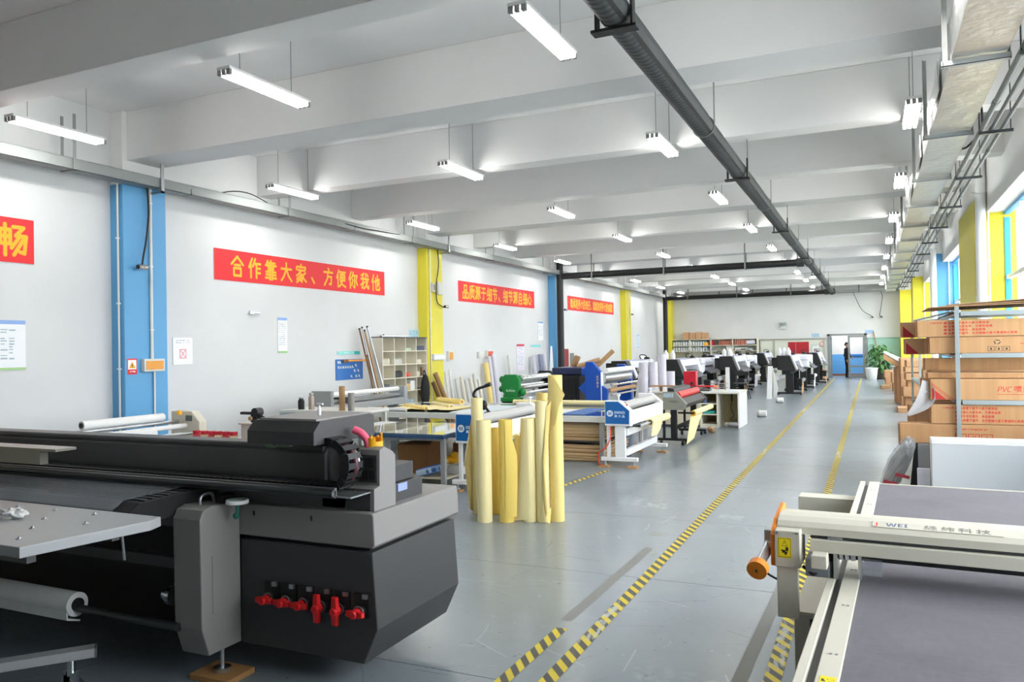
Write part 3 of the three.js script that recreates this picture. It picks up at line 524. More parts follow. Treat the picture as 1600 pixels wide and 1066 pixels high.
{ // loose table in front of the printer
  const t = thing('transfer_table', 'grey steel table with ball rollers in front of the dark printer', 'table', [-4.9, 0, 2.3]);
  part('table_top', EX('y', [[-7.5, 1.98], [-3.06, 1.98], [-2.97, 2.52], [-3.0, 2.6], [-7.5, 2.62]], 0.905, 0.95, 0.004), tableGrey, t);
  for (let r = 0; r < 4; r++) for (let k = 0; k < 8; k++) {
    const x = -3.2 - k * 0.28 - (r % 2) * 0.14, f = 2.07 + r * 0.15;
    const b = part('ball_transfer', C(0.014, [x, 0.95, f], [x, 0.954, f], 10), tableGrey, t);
    part('ball', SP(0.008, [x, 0.954, f], 1, 1, 1, 8), steel, b);
  }
  part('under_frame', [B(-7.4, -3.2, 0.84, 0.905, 2.1, 2.14), B(-7.4, -3.2, 0.84, 0.905, 2.5, 2.54)], greyDeep, t);
  for (const x of [-7.3, -5.2]) part('leg', B(x, x + 0.06, 0.0, 0.9, 2.3, 2.36), greyDeep, t);
  const d = thing('roll_dolly', 'low grey steel dolly on swivel casters at the bottom left corner', 'trolley', [-3.7, 0, 2.5]);
  const bar = (a, b) => part('frame_bar', EX('y', [a, [a[0] - 0.06, a[1] + 0.05], [b[0] - 0.06, b[1] + 0.05], b], 0.2, 0.245, 0.003), tableGrey, d);
  bar([-3.53, 2.66], [-4.1, 1.98]);
  part('end_cap', EX('y', [[-3.528, 2.662], [-3.588, 2.712], [-3.594, 2.705], [-3.534, 2.655]], 0.198, 0.247), greyDeep, d);
  for (const [x, f] of [[-3.63, 2.6], [-4.1, 2.05]]) {
    const c = part('caster', [C(0.02, [x, 0.12, f], [x, 0.2, f], 10), B(x - 0.03, x - 0.024, 0.04, 0.14, f - 0.025, f + 0.025), B(x + 0.024, x + 0.03, 0.04, 0.14, f - 0.025, f + 0.025)], chrome, d);
    part('wheel', C(0.05, [x - 0.016, 0.05, f + 0.01], [x + 0.016, 0.05, f + 0.01], 18), black, c);
  }
  const c = thing('tissue', 'crumpled white tissue lying on the grey table', 'tissue', [-3.66, 0.95, 2.34]);
  const g = new THREE.IcosahedronGeometry(0.05, 4), p = g.attributes.position;
  for (let i = 0; i < p.count; i++) { const n = 1 + 0.8 * noise.noise(p.getX(i) * 40, p.getY(i) * 40, p.getZ(i) * 40); p.setXYZ(i, p.getX(i) * n * 1.3, Math.max(0, 0.018 + p.getY(i) * n * 0.5), p.getZ(i) * n * 0.8); }
  g.computeVertexNormals();
  part('tissue_ball', plain(g), paper, c);
}
{ // small things standing on the printer
  const t = thing('tape_roll', 'white roll of tape lying beside the printer leg handle', 'tape', [-3.02, 0.915, 3.1]);
  part('roll', LA([[0.02, 0], [0.055, 0], [0.058, 0.004], [0.058, 0.018], [0.055, 0.022], [0.02, 0.022], [0.02, 0]], [-3.02, 0.915, 3.1], 28), paper, t);
  part('printed_ring', LA([[0.022, 0], [0.045, 0], [0.045, 0.002], [0.022, 0.002]], [-3.02, 0.937, 3.1], 24), std('#a9c4b4', 0.6), t);
  part('hanging_clip', [C(0.008, [-3.02, 0.86, 3.1], [-3.02, 0.915, 3.1], 8), SP(0.017, [-3.03, 0.85, 3.1])], std('#15695c', 0.5), t);
  const y = 1.2, c = thing('cup', 'yellow notched plastic ring standing on the printer bridge end', 'cup', [-2.36, y, 3.39]);
  const cup = [];
  for (let k = 0; k < 24; k++) { const a0 = k / 24 * Math.PI * 2, a1 = (k + 1) / 24 * Math.PI * 2, h = k > 20 || k < 2 ? 0.012 : 0.03 + (k % 3 === 0 ? 0.008 : 0) + (k === 2 || k === 3 ? 0.018 : 0); const q = (a, r) => [-2.36 + r * Math.cos(a), 3.39 + r * Math.sin(a)]; cup.push(EX('y', [q(a0, 0.045), q(a1, 0.045), q(a1, 0.036), q(a0, 0.036)], y + 0.002, y + 0.018 + h)); }
  part('ring_wall', cup, yellowPlastic, c);
  part('ring_base', C(0.045, [-2.36, y - 0.002, 3.39], [-2.36, y + 0.004, 3.39], 24), yellowPlastic, c);
  const b = thing('bottle', 'small white bottle with a nozzle on the printer carriage', 'bottle', [-2.64, 1.366, 3.3]);
  part('bottle_body', LA([[0, 0], [0.009, 0], [0.01, 0.03], [0.006, 0.04], [0, 0.042]], [-2.64, 1.366, 3.3]), whiteGloss, b);
  part('nozzle', [C(0.006, [-2.64, 1.405, 3.3], [-2.64, 1.425, 3.3], 8), B(-2.655, -2.615, 1.42, 1.43, 3.293, 3.307, 0.003)], whiteGloss, b);
}

// ---------------------------------------------------------------- flatbed cutter, front right; built square, then turned a little about the hall's origin
{
  const turn = -2.2 * Math.PI / 180, base = [0.9, 0, 3.7];
  const c = Math.cos(-turn), s = Math.sin(-turn), at = [base[0] * c + base[2] * s, 0, -base[0] * s + base[2] * c];
  const t = thing('flatbed_cutter', 'beige flatbed cutter with grey felt table and orange gantry end on the right', 'cutter', at, undefined, turn);
  O = base;
  const X1 = 2.25 - 0.35, H = 0.82;
  part('felt_bed', B(-0.175, X1, H - 0.03, H + 0.002, 1.6, 5.32), felt, t);
  part('table_edge', [B(-0.175, X1, H - 0.1, H - 0.03, 1.6, 5.33), B(-0.175, X1, H - 0.03, H + 0.006, 5.32, 5.335)], beige, t);
  const rail = part('side_rail', [B(-0.285, -0.257, H - 0.03, H + 0.01, 1.5, 5.36, 0.003), B(-0.234, -0.176, H - 0.03, H + 0.01, 1.5, 5.36, 0.003), B(-0.285, -0.176, H - 0.1, H - 0.03, 1.5, 5.36, 0.003)], beige, t);
  part('rail_slot', B(-0.257, -0.234, H - 0.03, H - 0.006, 1.5, 5.3), black, rail);
  for (let k = 0; k < 8; k++) for (const dx of [-0.21, -0.195]) part('rail_screw', C(0.004, [dx, H + 0.009, 1.9 + k * 0.45], [dx, H + 0.013, 1.9 + k * 0.45], 8), steel, rail);
  const yel = canvasTex(128, 160, (k, w, h) => { k.fillStyle = '#f2d90e'; k.fillRect(0, 0, w, h); k.strokeStyle = '#2a2a20'; k.lineWidth = 3; k.strokeRect(8, 8, w - 16, h - 16); k.beginPath(); k.moveTo(64, 20); k.lineTo(90, 66); k.lineTo(38, 66); k.closePath(); k.stroke(); k.fillStyle = '#1d1d18'; k.fillRect(72, 74, 26, 30); k.fillRect(30, 96, 40, 12); k.fillRect(40, 108, 50, 12); k.fillRect(62, 120, 22, 14); k.fillRect(62, 34, 4, 18); });
  part('warning_label', face([-0.222, H + 0.0112, 2.135], [-0.182, H + 0.0112, 2.135], [0, 0, 0.05]), printed(canvasTex(128, 64, (k, w, h) => { k.fillStyle = '#f2d90e'; k.fillRect(0, 0, w, h); k.fillStyle = '#333322'; k.fillRect(14, 24, 20, 22); k.fillRect(26, 36, 20, 10); smallPrint(k, 56, 20, 60, 30, 2, '#8a7a20'); })), rail);
  // apron below the rail, cabinet and legs
  part('apron', B(-0.22, X1, 0.52, H - 0.1, 1.7, 5.25, 0.004), beigeDeep, t);
  part('front_cabinet', B(-0.43, -0.225, 0.0, 0.62, 3.3, 4.3, 0.004), beigeDeep, t);
  part('cabinet_top', B(-0.435, -0.225, 0.62, 0.632, 3.29, 4.4, 0.002), beige, t);
  part('cable_port', B(-0.37, -0.28, 0.53, 0.605, 3.296, 3.31), black, t);
  for (const [x, f] of [[0.0, 1.9], [0.0, 5.1], [1.7, 1.9], [1.7, 5.1]]) { const l = part('leg', B(x - 0.05, x + 0.05, 0.04, 0.6, f - 0.05, f + 0.05, 0.004), beigeDeep, t); part('foot', C(0.05, [x, 0, f], [x, 0.04, f], 14), darkSteel, l); }
  part('air_hose', TU([[-0.31, 0.58, 3.3], [-0.345, 0.54, 3.26], [-0.36, 0.46, 3.25], [-0.35, 0.36, 3.26], [-0.3, 0.26, 3.27]], 0.008), cableRed, t, 'orange red air hose');
  part('rear_arm', [B(-0.61, -0.285, 0.65, 0.775, 4.98, 5.0, 0.003), B(-0.61, -0.285, 0.768, 0.778, 4.98, 5.12, 0.003)], beige, t);
  // gantry
  const f0 = 3.1, f1 = 3.36;
  const g = part('gantry_beam', EX('x', [[f0, 0.985], [f1, 0.985], [f1, 1.01], [f1 - 0.03, 1.03], [f0 + 0.12, 1.042], [f0 + 0.06, 1.04], [f0 + 0.02, 1.028], [f0, 1.012]], -0.46, X1, 0.003), beige, t);
  part('gantry_rail', [B(-0.34, X1, 0.925, 0.972, f0 - 0.015, f1 - 0.02, 0.003)], beige, g);
  part('gantry_slot', B(-0.34, X1, 0.972, 0.985, f0 + 0.01, f1 - 0.03), darkSteel, g);
  part('slot_stop', B(-0.28, -0.23, 0.972, 0.984, f0 - 0.004, f0 + 0.012), steel, g);
  part('gantry_underside', B(-0.34, X1, 0.9, 0.925, f0 + 0.03, f1 - 0.04), black, g);
  const logo = canvasTex(1024, 128, (k, w, h) => {
    k.fillStyle = '#cfcaba'; k.fillRect(0, 0, w, h);
    k.font = 'bold 96px sans-serif'; k.fillStyle = '#e2503c'; k.fillText('J', 20, 100); k.fillStyle = '#39507e'; k.fillText('WEI', 110, 100);
    k.strokeStyle = '#6e6a62'; write(k, '经纬科技', 410, 22, 88, 110, 0.15, 1.22);
  });
  part('maker_lettering', face([-0.13, 1.0305, f0 + 0.0205], [0.28, 1.0305, f0 + 0.0205], [0, 0.0125, 0.042]), printed(logo, 0.4), g);
  part('orange_end_plate', EX('x', [[f0 - 0.05, 0.87], [f0 + 0.2, 0.87], [f1 + 0.0, 0.95], [f1 + 0.0, 1.045], [f1 - 0.03, 1.055], [f0 + 0.04, 1.03], [f0 - 0.05, 0.985]], -0.476, -0.46, 0.003), orange, t, 'orange gantry end plate');
  const box = part('end_box', B(-0.46, -0.37, 0.87, 1.005, f0 - 0.06, f0 + 0.1, 0.004), beige, t);
  part('warning_label', face([-0.448, 0.905, f0 - 0.0612], [-0.4, 0.905, f0 - 0.0612], [0, 0.075, 0]), printed(yel), box);
  for (const [x, y] of [[-0.45, 0.998], [-0.38, 0.998], [-0.39, 0.878]]) part('box_screw', C(0.004, [x, y, f0 - 0.058], [x, y, f0 - 0.064], 8), steel, box);
  part('drop_leg', B(-0.455, -0.38, 0.68, 0.875, f0 - 0.05, f0 - 0.02, 0.003), beige, t);
  part('sensor_block', B(-0.33, -0.275, 0.885, 0.935, f0 - 0.1, f0 - 0.03, 0.005), beige, t);
  part('motor', [B(-0.36, -0.275, 0.83, 0.895, f0 + 0.0, f0 + 0.16, 0.004)], std('#8c9096', 0.4, 0.5), t);
  for (let k = 0; k < 7; k++) part('motor_fin', B(-0.274, -0.268, 0.835, 0.89, f0 + 0.01 + k * 0.02, f0 + 0.018 + k * 0.02), darkSteel, t);
  part('slide_carriage', [B(-0.262, -0.248, H + 0.01, 0.925, f0 + 0.0, f0 + 0.1), B(-0.18, -0.168, H + 0.012, 0.925, f0 + 0.02, f0 + 0.1)], steel, t);
  for (const x of [-0.235, -0.215, -0.195]) part('carriage_bolt', C(0.009, [x, 0.905, f0 - 0.0], [x, 0.925, f0 - 0.0], 8), steel, t);
  part('clear_cover', B(-0.165, -0.1, H + 0.03, 0.91, f0 + 0.02, f0 + 0.09), clearFilm, t);
  // media shaft with an orange end disc
  const sh = part('media_shaft', C(0.018, [-0.49, 0.935, f0 + 0.03], [-0.509, 0.878, f0 - 0.12], 16), steel, t);
  part('end_disc', C(0.037, [-0.508, 0.88, f0 - 0.115], [-0.512, 0.87, f0 - 0.145], 28), orange, sh);
  part('disc_bolt', C(0.005, [-0.512, 0.87, f0 - 0.145], [-0.5125, 0.868, f0 - 0.15], 10), darkSteel, sh);
  part('shaft_bracket', [B(-0.51, -0.476, 0.93, 0.985, f0 + 0.02, f0 + 0.08, 0.004), B(-0.495, -0.476, 0.9, 0.95, f0 - 0.02, f0 + 0.06, 0.004)], steel, t);
  part('sensor_cable', TU([[-0.485, 0.9, f0], [-0.5, 0.87, f0 - 0.03], [-0.49, 0.84, f0 - 0.05], [-0.455, 0.82, f0 - 0.05]], 0.004), cableBlack, t);
  part('sensor_cable', TU([[-0.37, 0.86, f0 + 0.02], [-0.33, 0.84, f0], [-0.3, 0.86, f0 + 0.03]], 0.006), cableBlack, t);
}

// ---------------------------------------------------------------- banners, notices and switches on the left wall
const bannerTex = (text, w, h, x0, size, wide, gap) => canvasTex(w, h, (c) => {
  c.fillStyle = '#e3262c'; c.fillRect(0, 0, w, h);
  c.strokeStyle = '#f5b324'; write(c, text, x0, (h - size) / 2, size, wide, 0.122, gap);
});
const onLeftWall = (name, label, category, f0, f1, y0, y1, tex, sheet = 'sheet', x = LEFT + 0.002, thick = 0.008, group) => {
  const t = thing(name, label, category, [x, y0, f0], group);
  part(sheet, B(x, x + thick, y0, y1, f0, f1), tex.isTexture ? paper : tex, t);
  if (tex.isTexture) part('printed_face', face([x + thick + 0.001, y0, f0], [x + thick + 0.001, y0, f1], [0, y1 - y0, 0]), printed(tex), t);
  return t;
};
onLeftWall('banner', 'red banner cut off by the left edge of the photo, one yellow character in view', 'banner', 1.6, 6.4, 2.86, 3.41, bannerTex('畅', 1200, 140, 1087, 104, 96, 1.98), 'cloth');
onLeftWall('banner', 'large red banner with ten yellow characters, right of the nearest blue column', 'banner', 9.36, 14.18, 2.89, 3.4, bannerTex('合作靠大家、方便你我他', 1300, 140, 95, 96, 84, 1.28), 'cloth');
onLeftWall('banner', 'middle red banner with twelve yellow characters, between yellow column and black drop pipe', 'banner', 17.5, 22.44, 2.93, 3.46, bannerTex('品质源于细节、细节源自细心', 1300, 140, 60, 100, 88, 1.04), 'cloth');
onLeftWall('banner', 'farthest red banner, its yellow characters packed close', 'banner', 25.38, 30.7, 3.0, 3.5, bannerTex('敢承担多大的责任、就能取得多大的成就', 1300, 128, 70, 92, 66, 1.0), 'cloth');
const notice = (top, foot, body = '#f4f6f8', lines = 12) => canvasTex(128, 320, (c, w, h) => {
  c.fillStyle = body; c.fillRect(0, 0, w, h);
  c.fillStyle = top; c.fillRect(0, 0, w, 26); smallPrint(c, 14, 36, 100, 220, lines, '#a9b8c4');
  if (foot) { c.fillStyle = foot; c.fillRect(0, h - 16, w, 16); }
});
onLeftWall('poster', 'white rules poster with a blue head at the left edge below the red banner', 'poster', 5.35, 6.28, 1.54, 2.15, notice('#8fb0e6', '#a9cf8e'));
onLeftWall('poster', 'tall rules poster with blue head and green foot, below the long red banner', 'poster', 10.82, 11.06, 1.69, 2.32, notice('#8fb0e6', '#8cc47a'));
onLeftWall('poster', 'small white poster with faint pink drawing beside the blue column', 'poster', 8.53, 8.9, 1.54, 1.95, canvasTex(128, 140, (c, w, h) => { c.fillStyle = '#fbf8f8'; c.fillRect(0, 0, w, h); smallPrint(c, 20, 10, 90, 24, 2, '#aab'); c.strokeStyle = '#e59aa4'; c.lineWidth = 5; c.strokeRect(44, 62, 40, 44); c.beginPath(); c.moveTo(44, 62); c.lineTo(84, 106); c.moveTo(84, 62); c.lineTo(44, 106); c.stroke(); }));
onLeftWall('sign', 'small turquoise sign above the blue tool board', 'sign', 12.5, 13.25, 1.63, 1.7, canvasTex(160, 24, (c, w, h) => { c.fillStyle = '#8fdcd6'; c.fillRect(0, 0, w, h); c.fillStyle = '#2fb6b4'; c.fillRect(120, 0, 40, h); smallPrint(c, 10, 6, 100, 12, 1, '#eafaf8'); }));
onLeftWall('sign', 'small turquoise sign on the wall above the green machine', 'sign', 22.1, 22.9, 1.73, 1.8, canvasTex(160, 24, (c, w, h) => { c.fillStyle = '#6ccfd0'; c.fillRect(0, 0, w, h); smallPrint(c, 10, 6, 140, 12, 1, '#eafaf8'); }));
onLeftWall('poster', 'pale blue poster above the pigeonhole shelf', 'poster', 15.15, 15.56, 1.97, 2.17, canvasTex(64, 48, (c, w, h) => { c.fillStyle = '#bcdcee'; c.fillRect(0, 0, w, h); smallPrint(c, 4, 6, 56, 36, 5, '#5f9ab8'); }));
onLeftWall('poster', 'narrow rules poster beside the black drop pipe', 'poster', 22.7, 23.12, 1.94, 2.53, notice('#7fb0e0', null));
onLeftWall('poster', 'red headed hanging poster above the green machine', 'poster', 21.05, 21.6, 1.02, 1.82, notice('#c9405a', null, '#e9e4ee', 10));
onLeftWall('poster', 'small blue poster on the wall beyond the farther yellow column', 'poster', 34.12, 34.45, 1.64, 2.22, notice('#7fb0e0', '#7fb0e0', '#cfe4f2'));
onLeftWall('poster', 'narrow white poster on the blue column behind the black drop pipe', 'poster', 24.02, 24.3, 1.85, 2.42, notice('#7fb0e0', null), 'sheet', -9.3);
{ // blue board with hooks and small tools
  const t = onLeftWall('tool_board', 'blue board with rows of white hooks on the left wall', 'board', 12.45, 13.33, 1.13, 1.54, panelBlue, 'board_panel', LEFT, 0.02);
  const hook = (f, y, h) => part('hook', [B(LEFT + 0.02, LEFT + 0.035, y, y + h, f - 0.014, f + 0.014), B(LEFT + 0.035, LEFT + 0.05, y, y + 0.012, f - 0.014, f + 0.014)], whitePaint, t);
  for (let k = 0; k < 7; k++) hook(12.51 + k * 0.075, 1.36, 0.045);
  hook(12.5, 1.455, 0.05); hook(12.56, 1.455, 0.05); hook(13.07, 1.39, 0.05); hook(13.03, 1.28, 0.05); hook(13.15, 1.28, 0.05); hook(12.92, 1.17, 0.045); hook(13.08, 1.17, 0.045); hook(13.18, 1.17, 0.05);
  const s = thing('tape_dispenser', 'long orange ruler hung across the blue tool board', 'ruler', [LEFT + 0.08, 1.5, 13]);
  part('ruler_bar', B(LEFT + 0.04, LEFT + 0.07, 1.49, 1.53, 12.75, 13.62, 0.004), std('#e9a24a', 0.5), s);
  part('ruler_grip', B(LEFT + 0.04, LEFT + 0.075, 1.475, 1.535, 12.62, 12.78, 0.008), woodDark, s);
}
{ // switch boxes, conduits and small fans on the columns
  const boxed = (f0, f1, y0, y1, x, label, plate) => { const t = thing('switch_box', label, 'switch box', [x, y0, f0]); part('housing', B(x, x + 0.07, y0, y1, f0, f1, 0.008), offWhite, t); part('cover_plate', B(x + 0.07, x + 0.076, y0 + 0.03, y1 - 0.03, f0 + 0.03, f1 - 0.03), plate, t); return t; };
  const orangePlate = printed(canvasTex(96, 48, (c, w, h) => { c.fillStyle = '#efa54a'; c.fillRect(0, 0, w, h); smallPrint(c, 8, 10, 80, 26, 2, '#a86a2a'); }));
  boxed(7.76, 8.11, 1.46, 1.64, -9.3, 'grey box with an orange label plate on the nearest blue column', orangePlate);
  boxed(16.86, 17.1, 1.42, 1.66, LEFT, 'grey box with orange plate on the wall past the yellow column', orangePlate);
  boxed(18.5, 18.75, 1.46, 1.62, LEFT, 'pale socket box on the wall above the standing rolls', offWhite);
  boxed(19.0, 19.35, 1.42, 1.66, LEFT, 'pale box with red plate on the wall left of the green machine', std('#d9583a', 0.5));
  boxed(15.95, 16.2, 3.0, 3.3, -9.3, 'white oval speaker box on the yellow column', offWhite);
  boxed(15.72, 15.82, 3.05, 3.25, -9.3, 'tiny grey relay box on the yellow column', greyDeep);
  boxed(15.7, 16.25, 1.45, 1.6, -9.3, 'white socket strip low on the yellow column', whitePaint);
  const warn = onLeftWall('sign', 'red and white sign with a yellow warning triangle on the blue column', 'sign', 7.53, 7.69, 1.43, 1.65, canvasTex(96, 132, (c, w, h) => { c.fillStyle = '#d8303a'; c.fillRect(0, 0, w, h); c.fillStyle = '#fff'; c.fillRect(8, 12, 80, 78); c.fillStyle = '#f2b01e'; c.beginPath(); c.moveTo(48, 24); c.lineTo(80, 80); c.lineTo(16, 80); c.fill(); c.fillStyle = '#222'; c.fillRect(44, 44, 8, 20); c.fillRect(44, 68, 8, 6); smallPrint(c, 12, 98, 72, 24, 1, '#fff'); }), 'plate', -9.3);
  const pipe = (x, f, y0, y1, label, r = 0.016) => { const t = thing('wall_conduit', label, 'pipe', [x, y0, f]); part('conduit_run', C(r, [x, y0, f], [x, y1, f], 8), std('#e6e4de', 0.45), t); for (let y = y0 + 0.4; y < y1; y += 0.9) part('clip', B(x - 0.02, x + 0.02, y, y + 0.02, f - 0.024, f + 0.024), whitePaint, t); };
  pipe(-9.28, 7.93, 1.64, 4.1, 'beige conduit from the tray down to the orange label plate', 0.022);
  pipe(-9.28, 7.965, 0.3, 1.46, 'thin conduit below the orange label plate box', 0.014);
  pipe(-9.38, 7.48, 0.2, 4.06, 'thin white conduit on the side of the nearest blue column', 0.014);
  pipe(-9.28, 15.66, 0.2, 4.06, 'thin white conduit on the edge of the near yellow column', 0.016);
  pipe(-9.28, 31.9, 0.2, 4.06, 'thin white conduit on the farther yellow column', 0.014);
  const fan = (f, y, x, label) => { const t = thing('wall_camera', label, 'camera', [x, y, f]); part('bracket', B(x, x + 0.1, y - 0.01, y + 0.01, f - 0.02, f + 0.02), steel, t); part('camera_body', C(0.04, [x + 0.1, y, f + 0.06], [x + 0.1, y, f - 0.08], 12), chrome, t); part('lens', C(0.03, [x + 0.1, y, f - 0.08], [x + 0.1, y, f - 0.09], 12), black, t); };
  fan(7.73, 2.92, -9.3, 'small silver camera on the nearest blue column'); fan(16.28, 2.72, -9.3, 'small silver camera on the near yellow column'); fan(24.3, 2.95, -9.3, 'small silver camera on the blue column behind the drop pipe'); fan(32.3, 3.05, -9.3, 'small silver camera on the farther yellow column');
  const cable = (pts, label) => { const t = thing('hanging_cable', label, 'cable', pts[0]); part('cable', TU(pts, 0.013, 30), cableBlack, t); };
  cable([[-9.25, 4.1, 7.86], [-9.24, 3.7, 7.87], [-9.24, 3.3, 7.82], [-9.22, 3.05, 7.75], [-9.2, 2.96, 7.72]], 'dark cable hanging from the tray to the camera on the blue column');
  cable([[-9.26, 4.1, 16.0], [-9.25, 3.7, 16.02], [-9.25, 3.2, 15.9], [-9.25, 2.8, 15.95], [-9.2, 2.7, 16.15]], 'dark cable hanging down the near yellow column');
  const h = thing('wall_bracket', 'small silver hook on the wall right of the blue column', 'hook', [LEFT, 2.4, 10.2]);
  part('hook_bar', [B(LEFT, LEFT + 0.04, 2.37, 2.41, 10.12, 10.36, 0.006), B(LEFT, LEFT + 0.06, 2.355, 2.375, 10.1, 10.2, 0.004)], steel, h);
  const r = thing('hose_cabinet', 'dark red hydrant cabinet beside the black drop pipe', 'cabinet', [LEFT, 0.9, 24.6]);
  part('cabinet_body', B(LEFT, LEFT + 0.2, 0.9, 1.65, 24.35, 24.9, 0.01), maroon, r); part('cabinet_door', B(LEFT + 0.2, LEFT + 0.215, 0.94, 1.61, 24.39, 24.86, 0.004), maroon, r); part('door_handle', B(LEFT + 0.215, LEFT + 0.235, 1.2, 1.3, 24.8, 24.83), steel, r);
  const e = thing('meter_box', 'grey meter box with a window right of the red hydrant cabinet', 'meter box', [LEFT, 0.9, 25.3]);
  part('housing', B(LEFT, LEFT + 0.16, 0.9, 1.65, 25.02, 25.62, 0.01), offWhite, e); part('meter_window', B(LEFT + 0.16, LEFT + 0.17, 1.02, 1.5, 25.12, 25.52), std('#7c837f', 0.3), e);
}
{ // pigeonhole shelf against the left wall
  const x0 = LEFT + 0.01, x1 = -9.24, f0 = 13.64, f1 = 15.4, n = 4, rows = 6, top = 1.97, step = 0.29, w = (f1 - f0) / n;
  const t = thing('pigeonhole_shelf', 'cream pigeonhole shelf of small goods against the left wall', 'shelf', [x0, 0, f0]);
  part('side_panel', B(x0, x1, 0, top, f0 - 0.02, f0, 0.002), cream, t); part('side_panel', B(x0, x1, 0, top, f1, f1 + 0.02, 0.002), cream, t);
  part('back_panel', B(x0, x0 + 0.01, 0, top, f0, f1), board, t);
  part('top_panel', B(x0, x1 + 0.005, top, top + 0.02, f0 - 0.02, f1 + 0.02, 0.002), greyDeep, t);
  for (let k = 1; k < n; k++) part('divider', B(x0 + 0.01, x1 - 0.002, 0, top, f0 + k * w - 0.009, f0 + k * w + 0.009), cream, t);
  for (let r = 1; r <= rows; r++) part('shelf_board', B(x0 + 0.01, x1, top - r * step - 0.009, top - r * step + 0.009, f0, f1), cream, t);
  const put = (col, row, name, label, cat, geo) => { const f = f0 + (col + 0.5) * w, y = top - (row + 1) * step + 0.01; const g = thing(name, label, cat, [x1 - 0.1, y, f]); geo(g, x1 - 0.1, y, f); };
  const carton1 = (m, a, h, d) => (g, x, y, f) => { part('box_body', B(x - 0.07, x + 0.07, y, y + h, f + d - a, f + d + a, 0.006), m, g); part('box_lid', B(x - 0.072, x + 0.072, y + h - 0.03, y + h + 0.004, f + d - a - 0.002, f + d + a + 0.002, 0.004), m, g); };
  const rolls = (m, r, k) => (g, x, y, f) => { for (let i = 0; i < k; i++) { part('roll', LA([[0.015, 0], [r, 0], [r, 0.05], [0.015, 0.05], [0.015, 0]], [x, y + 0.002, f + (i - (k - 1) / 2) * r * 2.1]), m, g); } };
  const jar = (m, k, h = 0.1) => (g, x, y, f) => { for (let i = 0; i < k; i++) part('jar', LA([[0, 0], [0.03, 0], [0.03, h * 0.75], [0.016, h * 0.85], [0.016, h], [0, h]], [x, y, f + (i - (k - 1) / 2) * 0.075]), m, g); };
  put(3, 0, 'storage_box', 'dark navy box in the top right pigeonhole', 'box', carton1(navy, 0.16, 0.1, 0)); put(2, 0, 'tape', 'pale green tape rolls in the top row of pigeonholes', 'tape', rolls(std('#b9d8bd', 0.5), 0.05, 2));
  put(0, 1, 'glue_bottles', 'cream bottles in the first pigeonhole of the second row', 'bottle', jar(cream, 4, 0.14)); put(1, 1, 'glue_bottles', 'grey-white bottles in the second row of pigeonholes', 'bottle', jar(offWhite, 5, 0.13)); put(3, 1, 'glue_bottles', 'cream pots in the last pigeonhole of the second row', 'bottle', jar(cream, 3, 0.1));
  put(1, 2, 'tape', 'black tape rolls in the third row of pigeonholes', 'tape', (g, x, y, f) => { for (const d of [-0.06, 0.07]) part('roll', C(0.075, [x + 0.05, y + 0.076, f + d], [x, y + 0.076, f + d + 0.002], 18), black, g); });
  put(2, 2, 'pouch', 'red pouch in the third row of pigeonholes', 'pouch', (g, x, y, f) => { part('pouch_body', SP(0.1, [x, y + 0.05, f - 0.03], 0.6, 0.5, 1.1), std('#d8553f', 0.6), g); part('pouch_flap', SP(0.06, [x + 0.02, y + 0.07, f], 0.6, 0.3, 1), std('#e36a52', 0.6), g); });
  put(3, 2, 'glue_bottles', 'mixed brown and white bottles in the third row of pigeonholes', 'bottle', (g, x, y, f) => { jar(cream, 3, 0.12)(g, x, y, f - 0.05); part('bottle', C(0.025, [x, y, f + 0.14], [x, y + 0.2, f + 0.14], 12), woodDark, g); });
  put(0, 3, 'storage_box', 'dark grey tin in the fourth row of pigeonholes', 'box', carton1(greyDeep, 0.1, 0.16, -0.05)); put(1, 3, 'tape', 'yellow and turquoise tape rolls in the fourth row of pigeonholes', 'tape', (g, x, y, f) => { part('roll', C(0.05, [x + 0.05, y + 0.05, f - 0.14], [x, y + 0.05, f - 0.14], 16), yellowPlastic, g); for (const d of [-0.02, 0.06, 0.13]) part('roll', C(0.05, [x + 0.05, y + 0.05, f + d], [x, y + 0.05, f + d + 0.002], 16), teal, g); });
  put(2, 3, 'storage_box', 'white and tan boxes in the fourth row of pigeonholes', 'box', (g, x, y, f) => { part('box_body', B(x - 0.07, x + 0.07, y, y + 0.2, f + 0.0, f + 0.17, 0.004), whitePaint, g); part('tan_box', B(x - 0.07, x + 0.07, y, y + 0.14, f - 0.17, f - 0.02, 0.004), std('#cfae6c', 0.6), g); });
  put(3, 3, 'tool', 'olive tool lying in the fourth row of pigeonholes', 'tool', (g, x, y, f) => { part('tool_body', B(x - 0.03, x + 0.03, y, y + 0.05, f - 0.12, f + 0.12, 0.012), std('#6d6848', 0.5), g); part('tool_blade', B(x - 0.01, x + 0.01, y + 0.05, y + 0.065, f - 0.1, f + 0.05), steel, g); });
  put(2, 4, 'bottle_tray', 'pale blue small bottles in the fifth row of pigeonholes', 'bottle', jar(std('#bcd4e2', 0.4), 5, 0.09)); put(2, 5, 'storage_box', 'white box with green print in the lowest visible pigeonhole', 'box', carton1(std('#dfe6dd', 0.5), 0.16, 0.18, 0)); put(3, 5, 'storage_box', 'white box in the lowest visible pigeonhole on the right', 'box', carton1(whitePaint, 0.1, 0.2, 0.08));
  const r = thing('long_ruler', 'grey straight edge lying on top of the pigeonhole shelf', 'ruler', [-9.4, 1.99, 14.3]); part('ruler_bar', B(-9.36, -9.3, 1.992, 2.02, 13.7, 14.6, 0.004), steel, r); part('ruler_knob', C(0.02, [-9.33, 2.02, 13.8], [-9.33, 2.04, 13.8], 12), black, r);
